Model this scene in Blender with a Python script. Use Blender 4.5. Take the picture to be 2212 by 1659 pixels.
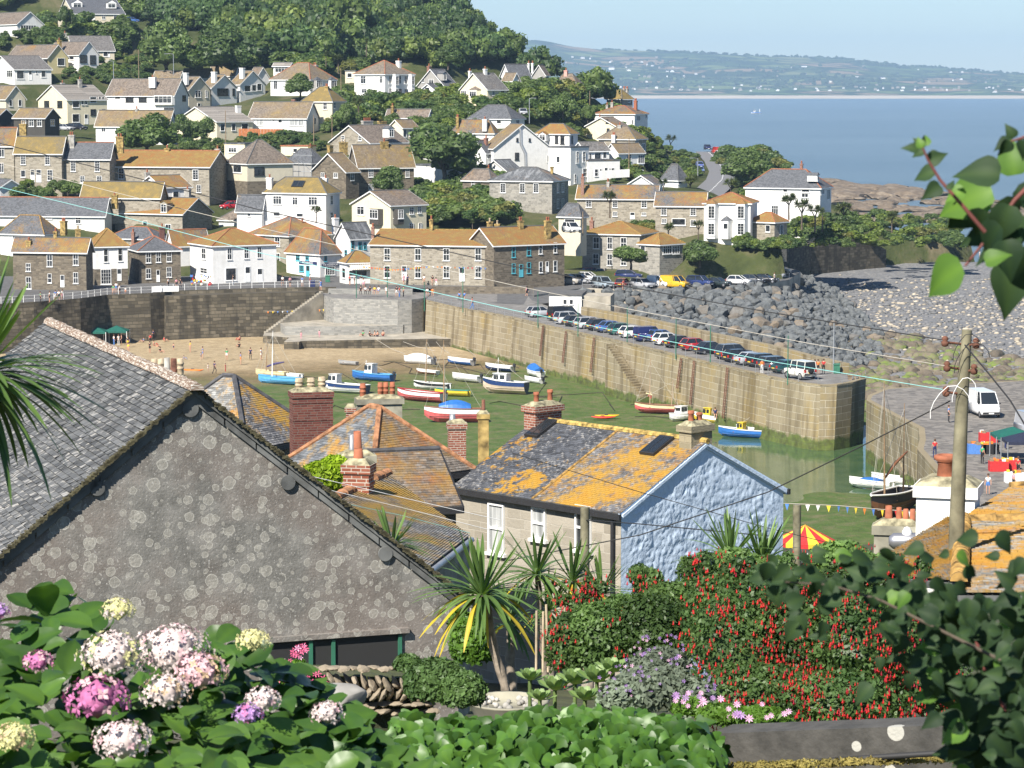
import bpy,bmesh,math,random
import numpy as np
from mathutils import Vector,Matrix
sc=bpy.context.scene
for o in list(bpy.data.objects):bpy.data.objects.remove(o)
random.seed(7);rng=np.random.default_rng(7)
COL=sc.collection
F,CZ=2700.0,39.0;KD=F/1600
PITCH=math.atan(297/F)
cam=bpy.data.cameras.new('camera');camo=bpy.data.objects.new('camera',cam);COL.objects.link(camo)
cam.sensor_width=36;cam.lens=36*F/1024;cam.clip_start=0.1;cam.clip_end=60000
camo.location=(0,0,CZ);camo.rotation_euler=(math.pi/2-PITCH,0,0)
cam.dof.use_dof=True;cam.dof.focus_distance=130;cam.dof.aperture_fstop=16
sc.camera=camo
SUN_AZ=Vector((-0.52,-0.85,0)).normalized();SUN_EL=math.radians(43)
wd=bpy.data.worlds.new('World');sc.world=wd;wd.use_nodes=True
nt=wd.node_tree;nt.nodes.clear()
sky=nt.nodes.new('ShaderNodeTexSky');sky.sky_type='NISHITA';sky.sun_disc=False
sky.sun_elevation=SUN_EL;sky.sun_rotation=math.atan2(SUN_AZ.x,SUN_AZ.y)
sky.air_density=1.0;sky.dust_density=0.1;sky.ozone_density=1.5;sky.altitude=800
bg=nt.nodes.new('ShaderNodeBackground');bg.inputs[1].default_value=0.055
wo=nt.nodes.new('ShaderNodeOutputWorld')
tn=nt.nodes.new('ShaderNodeMixRGB');tn.blend_type='MULTIPLY';tn.inputs[0].default_value=1;tn.inputs[2].default_value=(.75,.88,1.05,1)
nt.links.new(sky.outputs[0],tn.inputs[1]);nt.links.new(tn.outputs[0],bg.inputs[0]);nt.links.new(bg.outputs[0],wo.inputs[0])
sl=bpy.data.lights.new('sun','SUN');sl.energy=4.5;sl.angle=math.radians(0.53);sl.color=(1,0.94,0.85)
so=bpy.data.objects.new('sun',sl);COL.objects.link(so)
sd=Vector((SUN_AZ.x*math.cos(SUN_EL),SUN_AZ.y*math.cos(SUN_EL),math.sin(SUN_EL)))
so.rotation_euler=sd.to_track_quat('Z','Y').to_euler();so.location=sd*300
vs=sc.view_settings;vs.view_transform='Standard';vs.look='None';vs.exposure=1.05;vs.gamma=1;vs.use_curve_mapping=False
sc.cycles.use_denoising=True
sc.cycles.max_bounces=6;sc.cycles.diffuse_bounces=3;sc.cycles.glossy_bounces=3;sc.cycles.transmission_bounces=4
sc.cycles.transparent_max_bounces=8;sc.cycles.volume_bounces=0
SP,CP=math.sin(PITCH),math.cos(PITCH)
def ray(x,y):
 a=(x-512)/F;b=(384-y)/F
 dy=CP+SP*b;dz=-SP+CP*b
 return a/dy,dz/dy
def atY(x,y,D):
 a,b=ray(x,y);return Vector((a*D,D,CZ+b*D))
def at(x,y,D):return atY(x,y,D*KD)
P0=math.atan(297/1600)
def W(x,y,z=7.0):
 dz=z-CZ;w=y*math.cos(P0)-dz*math.sin(P0);v=y*math.sin(P0)+dz*math.cos(P0)
 px,py=512+1600*x/w,384-1600*v/w
 a,b=ray(px,py);D=dz/b
 return(a*D,D)
def atz(x,y,z):
 a,b=ray(x,y);D=(z-CZ)/b;return Vector((a*D,D,z))
def proj(p):
 dx,dy,dz=p[0],p[1],p[2]-CZ
 w=dy*CP-dz*SP;v=dy*SP+dz*CP
 return 512+F*dx/w,384-F*v/w
K=256/2212
def tp(t,u,v):
 if t=='d':return u*4*K,v*4*K
 return int(t[0])*256+u*K,int(t[1])*192+v*K
class MB:
 def __init__(s):s.v=[];s.f=[];s.m=[];s.sm=[]
 def add(s,vs,fs,m=0,smooth=False):
  n=len(s.v);s.v+=[tuple(q)for q in vs]
  for f in fs:s.f.append(tuple(i+n for i in f));s.m.append(m);s.sm.append(smooth)
 def quad(s,a,b,c,d,m=0):s.add([a,b,c,d],[(0,1,2,3)],m)
 def poly(s,pts,m=0):s.add(pts,[tuple(range(len(pts)))],m)
 def box(s,c,ax,ay,az,m=0):
  c=Vector(c);ax=Vector(ax);ay=Vector(ay);az=Vector(az)
  vs=[c+ax*i+ay*j+az*k for k in(-1,1)for j in(-1,1)for i in(-1,1)]
  s.add(vs,[(0,2,3,1),(4,5,7,6),(0,1,5,4),(2,6,7,3),(0,4,6,2),(1,3,7,5)],m)
 def abox(s,x0,x1,y0,y1,z0,z1,m=0):
  s.box(((x0+x1)/2,(y0+y1)/2,(z0+z1)/2),((x1-x0)/2,0,0),(0,(y1-y0)/2,0),(0,0,(z1-z0)/2),m)
 def prism(s,pts,z0,z1,m=0,mt=None):
  n=len(pts);vs=[(p[0],p[1],z0)for p in pts]+[(p[0],p[1],z1)for p in pts]
  s.add(vs,[(i,(i+1)%n,(i+1)%n+n,i+n)for i in range(n)],m)
  s.add(vs[n:],[tuple(range(n))],m if mt is None else mt);s.add(vs[:n],[tuple(range(n-1,-1,-1))],m)
 def tube(s,pts,r,n=6,m=0,cap=True,smooth=True):
  pts=[Vector(p)for p in pts];k=len(pts);rs=r if isinstance(r,(list,tuple))else[r]*k
  vs=[];prev=None
  for i,p in enumerate(pts):
   d=(pts[min(i+1,k-1)]-pts[max(i-1,0)]).normalized()
   if prev is None:prev=d.orthogonal().normalized()
   e=(prev-d*prev.dot(d));e=e.normalized()if e.length>1e-6 else d.orthogonal().normalized();prev=e
   g=d.cross(e)
   for j in range(n):
    t=2*math.pi*j/n;vs.append(p+(e*math.cos(t)+g*math.sin(t))*rs[i])
  fs=[(i*n+j,i*n+(j+1)%n,(i+1)*n+(j+1)%n,(i+1)*n+j)for i in range(k-1)for j in range(n)]
  s.add(vs,fs,m,smooth)
  if cap:
   s.add(vs[:n],[tuple(range(n-1,-1,-1))],m);s.add(vs[-n:],[tuple(range(n))],m)
 def lathe(s,prof,n=12,c=(0,0,0),m=0,smooth=True):
  vs=[(c[0]+r*math.cos(2*math.pi*j/n),c[1]+r*math.sin(2*math.pi*j/n),c[2]+z)for r,z in prof for j in range(n)]
  fs=[(i*n+j,i*n+(j+1)%n,(i+1)*n+(j+1)%n,(i+1)*n+j)for i in range(len(prof)-1)for j in range(n)]
  s.add(vs,fs,m,smooth)
 def loft(s,secs,m=0,smooth=True,closed=False,caps=False):
  n=len(secs[0]);vs=[p for q in secs for p in q];r=n if closed else n-1
  s.add(vs,[(i*n+j,i*n+(j+1)%n,(i+1)*n+(j+1)%n,(i+1)*n+j)for i in range(len(secs)-1)for j in range(r)],m,smooth)
  if caps:s.add(secs[0],[tuple(range(n-1,-1,-1))],m);s.add(secs[-1],[tuple(range(n))],m)
 def build(s,name,mats,parent=None,loc=None,local=False):
  me=bpy.data.meshes.new(name)
  off=Vector((0,0,0))
  if not local:off=wloc(parent)if parent is not None else(Vector(loc)if loc is not None else off)
  me.from_pydata([(a[0]-off.x,a[1]-off.y,a[2]-off.z)for a in s.v],[],s.f)
  for q in(mats if isinstance(mats,(list,tuple))else[mats]):me.materials.append(q)
  me.polygons.foreach_set('material_index',s.m);me.polygons.foreach_set('use_smooth',s.sm)
  me.update()
  o=bpy.data.objects.new(name,me);COL.objects.link(o)
  if parent is not None:o.parent=parent
  elif loc is not None:o.location=loc
  return o
def wloc(o):
 p=Vector((0,0,0))
 while o is not None:p=p+o.location;o=o.parent
 return p
def tag(o,label=None,cat=None,group=None,kind=None):
 if label:o['label']=label
 if cat:o['category']=cat
 if group:o['group']=group
 if kind:o['kind']=kind
 return o
def empty(name,loc,label=None,cat=None,group=None,rz=0):
 o=bpy.data.objects.new(name,None);COL.objects.link(o);o.location=loc;o.rotation_euler=(0,0,rz);o.empty_display_size=.2
 return tag(o,label,cat,group)
def npmesh(name,V,Fq,mats,mi=None,parent=None,col=None,smooth=False,loc=None):
 V=np.asarray(V,dtype=np.float32);Fq=np.asarray(Fq,dtype=np.int32)
 me=bpy.data.meshes.new(name);k=Fq.shape[1];n=len(Fq)
 me.vertices.add(len(V));me.vertices.foreach_set('co',V.ravel())
 me.loops.add(n*k);me.loops.foreach_set('vertex_index',Fq.ravel())
 me.polygons.add(n);me.polygons.foreach_set('loop_start',np.arange(0,n*k,k,dtype=np.int32))
 for q in(mats if isinstance(mats,(list,tuple))else[mats]):me.materials.append(q)
 if mi is not None:me.polygons.foreach_set('material_index',np.asarray(mi,dtype=np.int32))
 me.polygons.foreach_set('use_smooth',np.full(n,smooth))
 if col is not None:
  ca=me.color_attributes.new('tint','FLOAT_COLOR','POINT')
  c4=np.ones((len(V),4),dtype=np.float32);c4[:,:3]=col;ca.data.foreach_set('color',c4.ravel())
 me.update(calc_edges=True);me.validate()
 if name is None:return me
 o=bpy.data.objects.new(name,me);COL.objects.link(o)
 if parent is not None:o.parent=parent
 if loc is not None:o.location=loc
 return o
def copy_tree(o,parent=None):
 c=o.copy();COL.objects.link(c);c.parent=parent
 for ch in list(o.children):copy_tree(ch,c)
 return c
M={}
class NT:
 def __init__(s,name):
  s.m=bpy.data.materials.new(name);s.m.use_nodes=True;s.t=s.m.node_tree;s.t.nodes.clear()
  s.out=s.n('OutputMaterial');s.b=s.n('BsdfPrincipled');s.l(s.b.outputs[0],s.out.inputs[0])
  M[name]=s.m
 def n(s,ty,**kw):
  q=s.t.nodes.new('ShaderNode'+ty)
  for k,v in kw.items():
   if k.startswith('i_'):
    key=k[2:];q.inputs[int(key)if key.isdigit()else key.replace('_',' ')].default_value=v
   else:setattr(q,k,v)
  return q
 def l(s,a,b):s.t.links.new(a,b)
 def base(s,c):s.b.inputs['Base Color'].default_value=(*c,1)
 def set(s,**kw):
  for k,v in kw.items():s.b.inputs[k.replace('_',' ')].default_value=v
 def pos(s):
  if not hasattr(s,'_g'):s._g=s.n('NewGeometry')
  return s._g.outputs['Position']
 def noise(s,scale,detail=4,rough=.55,vec=None,dist=0):
  q=s.n('TexNoise',i_Scale=scale,i_Detail=detail,i_Roughness=rough,i_Distortion=dist);s.l(vec or s.pos(),q.inputs['Vector']);return q.outputs['Fac']
 def ramp(s,fac,stops,mode='LINEAR'):
  q=s.n('ValToRGB');q.color_ramp.interpolation=mode;e=q.color_ramp.elements
  while len(e)<len(stops):e.new(.5)
  for i,(p,c)in enumerate(stops):
   e[i].position=p;e[i].color=(*c,1)if isinstance(c,(tuple,list))else(c,c,c,1)
  s.l(fac,q.inputs[0]);return q.outputs[0]
 def mix(s,fac,a,b,mode='MIX'):
  q=s.n('MixRGB',blend_type=mode)
  for i,x in((0,fac),(1,a),(2,b)):
   if isinstance(x,(int,float)):q.inputs[i].default_value=x
   elif isinstance(x,(tuple,list)):q.inputs[i].default_value=(*x,1)
   else:s.l(x,q.inputs[i])
  return q.outputs[0]
 def math(s,op,a,b=0):
  q=s.n('Math',operation=op)
  for i,x in((0,a),(1,b)):
   if isinstance(x,(int,float)):q.inputs[i].default_value=x
   else:s.l(x,q.inputs[i])
  return q.outputs[0]
 def bump(s,h,strength=.5,dist=.05,nrm=None):
  q=s.n('Bump',i_Strength=strength,i_Distance=dist);s.l(h,q.inputs['Height'])
  if nrm:s.l(nrm,q.inputs['Normal'])
  s.l(q.outputs[0],s.b.inputs['Normal']);return q.outputs[0]
 def color(s,c):s.l(c,s.b.inputs['Base Color'])
 def suv(s,su=1,sv=1):
  g=s.pos();N=s._g.outputs['True Normal']
  c=s.n('VectorMath',operation='CROSS_PRODUCT');c.inputs[0].default_value=(0,0,1);s.l(N,c.inputs[1])
  t=s.n('VectorMath',operation='NORMALIZE');s.l(c.outputs[0],t.inputs[0])
  b=s.n('VectorMath',operation='CROSS_PRODUCT');s.l(N,b.inputs[0]);s.l(t.outputs[0],b.inputs[1])
  d1=s.n('VectorMath',operation='DOT_PRODUCT');s.l(g,d1.inputs[0]);s.l(t.outputs[0],d1.inputs[1])
  d2=s.n('VectorMath',operation='DOT_PRODUCT');s.l(g,d2.inputs[0]);s.l(b.outputs[0],d2.inputs[1])
  x=s.n('CombineXYZ');s.l(s.math('MULTIPLY',d1.outputs['Value'],su),x.inputs[0]);s.l(s.math('MULTIPLY',d2.outputs['Value'],sv),x.inputs[1])
  return x.outputs[0]
def plain(name,c,rough=.6,var=.12,scale=3,metal=0,spec=.4,bump=0):
 t=NT(name);t.set(Roughness=rough,Metallic=metal);t.b.inputs['Specular IOR Level'].default_value=spec
 if var:
  f=t.noise(scale,5);d=tuple(x*(1-var*1.6)for x in c);u=tuple(min(1,x*(1+var))for x in c)
  t.color(t.ramp(f,[(.3,d),(.7,u)]))
  if bump:t.bump(f,bump,.03)
 else:t.base(c)
 return t.m
def wallrender(name,c,stain=(.35,.33,.29),amt=.35,bumps=8):
 t=NT(name);t.set(Roughness=.9);t.b.inputs['Specular IOR Level'].default_value=.15
 n1=t.noise(.35,6,.65);v=t.suv(2.2,.22);n2=t.noise(1.0,5,.6,v)
 base=t.ramp(t.noise(1.7,3),[(.3,tuple(x*.9 for x in c)),(.7,c)])
 k=t.math('MULTIPLY',t.ramp(t.math('MULTIPLY',n1,n2),[(.24,0.0),(.42,1.0)]),amt)
 t.color(t.mix(k,base,stain));t.bump(t.noise(bumps,3),.25,.03);return t.m
def stone(name,cols,mortar,bw=.55,bh=.28,mort=.022,rough=.95,distort=.12,bump=.7,streak=0,scol=(.05,.045,.035),stains=None,tide=0):
 t=NT(name);t.set(Roughness=rough);t.b.inputs['Specular IOR Level'].default_value=.2
 uv=t.suv();nz=t.n('TexNoise',i_Scale=1.3,i_Detail=2.0);t.l(uv,nz.inputs['Vector'])
 ad=t.n('VectorMath',operation='MULTIPLY_ADD');t.l(nz.outputs['Color'],ad.inputs[0]);ad.inputs[1].default_value=(distort,)*3;t.l(uv,ad.inputs[2])
 br=t.n('TexBrick',i_Scale=1.0,i_Mortar_Size=mort,i_Mortar_Smooth=.25,i_Brick_Width=bw,i_Row_Height=bh,i_Bias=0.0)
 br.offset=.5;br.squash=1.4;br.squash_frequency=3
 br.inputs['Color1'].default_value=(0,0,0,1);br.inputs['Color2'].default_value=(1,1,1,1);br.inputs['Mortar'].default_value=(.5,.5,.5,1)
 t.l(ad.outputs[0],br.inputs['Vector'])
 n=len(cols);fine=t.noise(6,5,.65)
 sel=t.math('ADD',t.math('MULTIPLY',br.outputs['Color'],.75),t.math('MULTIPLY',fine,.3))
 c=t.ramp(sel,[(i/(n-1)if n>1 else 0,q)for i,q in enumerate(cols)])
 c=t.mix(t.math('MULTIPLY',t.noise(.25,5,.6),.55),c,tuple(x*.55 for x in cols[0]))
 if stains:
  m=t.ramp(t.noise(.18,5,.65,t.suv(1,.4)),[(.5,0.0),(.62,1.0)]);c=t.mix(t.math('MULTIPLY',m,.75),c,stains)
 c=t.mix(br.outputs['Fac'],c,mortar)
 if streak:
  m=t.ramp(t.noise(1.0,4,.6,t.suv(.55,.05)),[(.5,0.0),(.62,1.0)]);c=t.mix(t.math('MULTIPLY',m,streak),c,scol)
 if tide:
  sz=t.n('SeparateXYZ');t.l(t.pos(),sz.inputs[0]);m=t.math('SUBTRACT',t.math('ADD',tide,t.math('MULTIPLY',t.noise(.35,6,.7),2.6)),sz.outputs[2]);c=t.mix(t.ramp(m,[(.0,0.0),(.35,.85)]),c,t.ramp(t.noise(1.5,5),[(.35,(.035,.05,.012)),(.65,(.10,.15,.025))]))
 t.color(c)
 h=t.math('ADD',t.math('MULTIPLY',br.outputs['Fac'],-1.0),t.math('MULTIPLY',fine,.8));t.bump(h,bump,.05)
 return t.m
OR1,OR2,YE=(.42,.17,.02),(.36,.20,.04),(.42,.28,.05)
def roofing(name,base,lich,rowh=.22,bw=.3,lc=(OR1,OR2),rough=.75,scale=.45,line=.55,silver=0,lw=.06,bump=.6,fine=3.5):
 t=NT(name);t.set(Roughness=rough);t.b.inputs['Specular IOR Level'].default_value=.3
 br=t.n('TexBrick',i_Scale=1.0,i_Mortar_Size=.018,i_Mortar_Smooth=.3,i_Brick_Width=bw,i_Row_Height=rowh,i_Bias=0.0)
 br.inputs['Color1'].default_value=(0,0,0,1);br.inputs['Color2'].default_value=(1,1,1,1);br.inputs['Mortar'].default_value=(.4,.4,.4,1)
 t.l(t.suv(),br.inputs['Vector'])
 d=tuple(x*.6 for x in base);u=tuple(x*1.3 for x in base)
 sel=t.math('ADD',t.math('MULTIPLY',br.outputs['Color'],.55),t.math('MULTIPLY',t.noise(2.5,5,.6),.45))
 c=t.ramp(sel,[(.2,d),(.55,base),(.9,u)])
 if silver:c=t.mix(t.math('MULTIPLY',t.ramp(t.noise(1.2,6,.7,t.suv(1,.25)),[(.5,0.0),(.68,1.0)]),silver),c,(.36,.37,.38))
 if lich>0:
  big=t.noise(scale*.35,4,.6);sm=t.noise(fine,6,.7)
  s_=t.math('ADD',t.math('MULTIPLY',big,.62),t.math('MULTIPLY',sm,.42))
  th=.70-.40*lich
  m=t.ramp(s_,[(max(0,th-lw),0.0),(min(1,th+lw),1.0)])
  lcol=t.ramp(t.noise(scale*2.2,4),[(.32,lc[0]),(.5,lc[1]),(.68,YE)])
  lcol=t.mix(t.math('MULTIPLY',t.noise(fine*3,3),.55),lcol,tuple(x*.35 for x in base))
  c=t.mix(t.math('MULTIPLY',m,.93),c,lcol)
 c=t.mix(t.math('MULTIPLY',br.outputs['Fac'],line),c,tuple(x*.3 for x in base));t.color(c)
 h=t.math('ADD',t.math('MULTIPLY',br.outputs['Fac'],-1.0),t.math('MULTIPLY',t.noise(9,4),.7));t.bump(h,bump,.04)
 return t.m
def leafmat(name,dark,light,scale=.6,trans=.25,rough=.5,spec=.35):
 t=NT(name);t.set(Roughness=rough);t.b.inputs['Specular IOR Level'].default_value=spec
 at_=t.n('Attribute',attribute_name='tint');oi=t.n('ObjectInfo')
 f=t.math('ADD',t.math('MULTIPLY',t.noise(scale,4),.8),t.math('MULTIPLY',oi.outputs['Random'],.25))
 c=t.ramp(f,[(.28,dark),(.82,light)]);c=t.mix(1.0,c,at_.outputs['Color'],'MULTIPLY');t.color(c)
 tr=t.n('BsdfTranslucent');t.l(t.mix(.0,t.mix(1.0,c,(1.2,1.3,.5),'MULTIPLY'),(0,0,0)),tr.inputs[0])
 ms=t.n('MixShader',i_0=trans);t.l(t.b.outputs[0],ms.inputs[1]);t.l(tr.outputs[0],ms.inputs[2]);t.l(ms.outputs[0],t.out.inputs[0])
 return t.m
wallrender('white',(.78,.77,.74),amt=.25);wallrender('white2',(.70,.69,.66),amt=.4);wallrender('cream',(.72,.65,.47),amt=.25)
wallrender('cream2',(.62,.56,.43),amt=.3);wallrender('yellow',(.60,.52,.28),amt=.3);wallrender('pinkwall',(.68,.36,.30),amt=.2)
wallrender('greyren',(.34,.33,.31),amt=.4);wallrender('dark',(.075,.07,.062),(.04,.04,.04),amt=.4);wallrender('darkslate',(.06,.065,.07),(.04,.04,.04))
wallrender('sandren',(.50,.44,.35),amt=.4);wallrender('lilacwall',(.68,.66,.68),amt=.3)
stone('granite',[(.20,.175,.135),(.36,.32,.25),(.48,.43,.34)],(.42,.385,.32))
stone('granite_grey',[(.20,.19,.165),(.34,.32,.28),(.46,.43,.37)],(.44,.415,.36),.6,.32)
stone('granite_dark',[(.10,.085,.065),(.19,.16,.12),(.29,.245,.18)],(.20,.17,.13))
stone('harbour_stone',[(.06,.053,.04),(.14,.12,.085),(.27,.23,.165)],(.08,.07,.052),1.0,.5,.03,streak=.75,bump=1,distort=.2)
stone('pier_stone',[(.25,.205,.13),(.32,.27,.175),(.38,.325,.22)],(.46,.41,.31),1.7,.78,.035,streak=.6,scol=(.10,.075,.04),bump=.8,stains=(.32,.24,.10),tide=.25)
stone('bastion_stone',[(.22,.215,.20),(.33,.325,.30),(.44,.42,.375)],(.30,.29,.26),.6,.26,.02,bump=.7)
SL=(.12,.125,.135);TB=(.19,.155,.125)
roofing('slate',SL,.12);roofing('slate_silver',(.12,.125,.13),.15,silver=.8);roofing('slate_lich',SL,.5);roofing('slate_orange',SL,.85,lw=.1)
roofing('slate_mustard',SL,.8,lc=((.26,.19,.055),(.30,.21,.05)),lw=.1);roofing('slate_full',SL,1.05,lw=.12)
roofing('tile_brown',TB,.2,.34,.33,line=.8);roofing('tile_lich',(.20,.165,.13),.42,.34,.33,line=.7,lc=((.30,.18,.06),(.27,.19,.08)),lw=.1);roofing('tile_grey',(.17,.16,.15),.1,.34,.33,line=.85)
roofing('tile_pale',(.27,.245,.215),.05,.36,50,line=.8)
plain('ridge',(.34,.13,.065),.8,.25);plain('ridge_slate',(.11,.11,.11),.8);plain('ridge_lich',(.33,.20,.06),.9,.5,6)
plain('white_paint',(.80,.80,.78),.5,.04);plain('blue_paint',(.10,.42,.50),.5,.05);plain('green_paint',(.04,.16,.10),.5,.1);plain('dark_paint',(.03,.03,.032),.5,.1)
plain('pot',(.33,.115,.06),.85,.2,5);plain('pot_buff',(.46,.37,.25),.85,.25,6);plain('chim_ren',(.36,.345,.31),.95,.3,2);plain('chim_lich',(.33,.235,.085),.95,.5,2.2)
stone('brick',[(.20,.062,.04),(.29,.10,.06),(.36,.15,.10)],(.42,.37,.31),.23,.085,.012,distort=.01,bump=.5)
stone('brick_dark',[(.11,.035,.028),(.17,.055,.042),(.23,.09,.065)],(.16,.12,.10),.23,.085,.011,distort=.01,bump=.5)
plain('wood',(.26,.19,.12),.8,.3,4);plain('iron',(.16,.07,.045),.9,.4,4);plain('steel',(.42,.43,.44),.45,.1,3,metal=.6)
t=NT('glass');t.set(Roughness=.06);t.color(t.ramp(t.noise(1.1,2),[(.35,(.012,.014,.017)),(.75,(.06,.065,.07))]));t.b.inputs['Specular IOR Level'].default_value=.7
t=NT('curtain');t.set(Roughness=.12);t.color(t.ramp(t.noise(3,2,.5,t.suv(2,.1)),[(.35,(.22,.23,.23)),(.7,(.55,.56,.55))]))
plain('orangewood',(.45,.16,.06),.8,.2)
CTRL=[]
HOUSES={}
YD=[(-40,560),(0,500),(25,470),(60,425),(100,385),(130,352),(165,320),(200,296),(240,272),(270,258),(292,249),(310,240)]
def ydepth(y):return float(np.interp(y,[p[0]for p in YD],[p[1]for p in YD]))
def winbar(mb,c,u,n,wu,wz,t=.03,m=0):
 mb.box(c+n*t,u*wu,n*t,Vector((0,0,wz)),m)
def make_window(parent,c,u,n,w,h,ty='s',frame=None,glass=None):
 frame=frame or M['white_paint'];glass=glass or M['glass']
 mb=MB();b=max(.055,min(.09,w*.07));Z=Vector((0,0,1));t=.04
 for s_ in(-1,1):
  winbar(mb,c+u*s_*(w/2-b/2),u,n,b/2,h/2,t);winbar(mb,c+Z*s_*(h/2-b/2),u,n,w/2-b,b/2,t)
 q=.025;wi,hi=w/2-b,h/2-b
 if ty=='d':
  winbar(mb,c-Z*h*.2,u,n,wi,h*.28,.025)
 elif ty[0]in 's':
  winbar(mb,c,u,n,wi,.035,.035)
  if w>.75:
   for s_ in(-1,1):winbar(mb,c+Z*s_*(hi/2+.0175),u,n,q*.8,hi/2-.0175,.026)
 elif ty[0]=='c':
  k=int(ty[1:]or 2)
  for i in range(1,k):winbar(mb,c+u*(-wi+2*wi*i/k),u,n,.03,hi,.035)
  if h>1.0 and k<5:
   for i in range(k):winbar(mb,c+u*(-wi+2*wi*(i+.5)/k)+Z*hi*.42,u,n,wi/k-.03,.022,.028)
 elif ty[0]=='g':
  k=int(ty[1:]or 3)
  for i in range(1,k):winbar(mb,c+u*(-wi+2*wi*i/k),u,n,.018,hi,.03)
  for j in range(1,4):
   for i in range(k):winbar(mb,c+u*(-wi+2*wi*(i+.5)/k)+Z*(-hi+2*hi*j/4),u,n,wi/k-.018,.015,.025)
 if ty[0]!='d':mb.box(c-Z*(h/2+.05)+n*.07,u*(w/2+.08),n*.07,Z*.05)
 o=mb.build('door' if ty=='d' else 'window',frame,parent)
 g=MB();
 if ty=='d':g.box(c+Z*h*.2+n*.008,u*wi,n*.008,Z*h*.24)
 else:g.box(c+n*.008,u*wi,n*.008,Z*hi)
 g.build('pane',glass,o)
 return o
def slab(mb,q,th,m=0):
 q=[Vector(p)for p in q];n=(q[1]-q[0]).cross(q[2]-q[0]).normalized()
 k=len(q);lo=[p-n*th for p in q]
 mb.add(q+lo,[tuple(range(k)),tuple(range(2*k-1,k-1,-1))]+[(i,i+k,(i+1)%k+k,(i+1)%k)for i in range(k)],m)
def make_chimney(parent,p,w,d,top,ax,mat,pots=2,pot='pot',depth=3.0,poth=.55):
 ax=Vector(ax).normalized();ay=Vector((-ax.y,ax.x,0));p=Vector((p[0],p[1],0));mb=MB()
 mb.box(p+Vector((0,0,top-.25-depth/2)),ax*w/2,ay*d/2,(0,0,depth/2))
 mb.box(p+Vector((0,0,top-.125)),ax*(w/2+.06),ay*(d/2+.06),(0,0,.125))
 o=mb.build('chimney',M[mat],parent)
 for i in range(pots):
  q=p+ax*(w*.7*((i+.5)/pots-.5))+Vector((0,0,top));r=min(.16,w*.38/max(1,pots)+.06)
  mb=MB();mb.lathe([(r,0),(r*.85,poth*.7),(r*1.05,poth*.78),(r*1.05,poth),(r*.7,poth),(r*.65,poth*.6)],8,q)
  mb.build('chimney_pot',M[pot],o)
 return o
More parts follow.
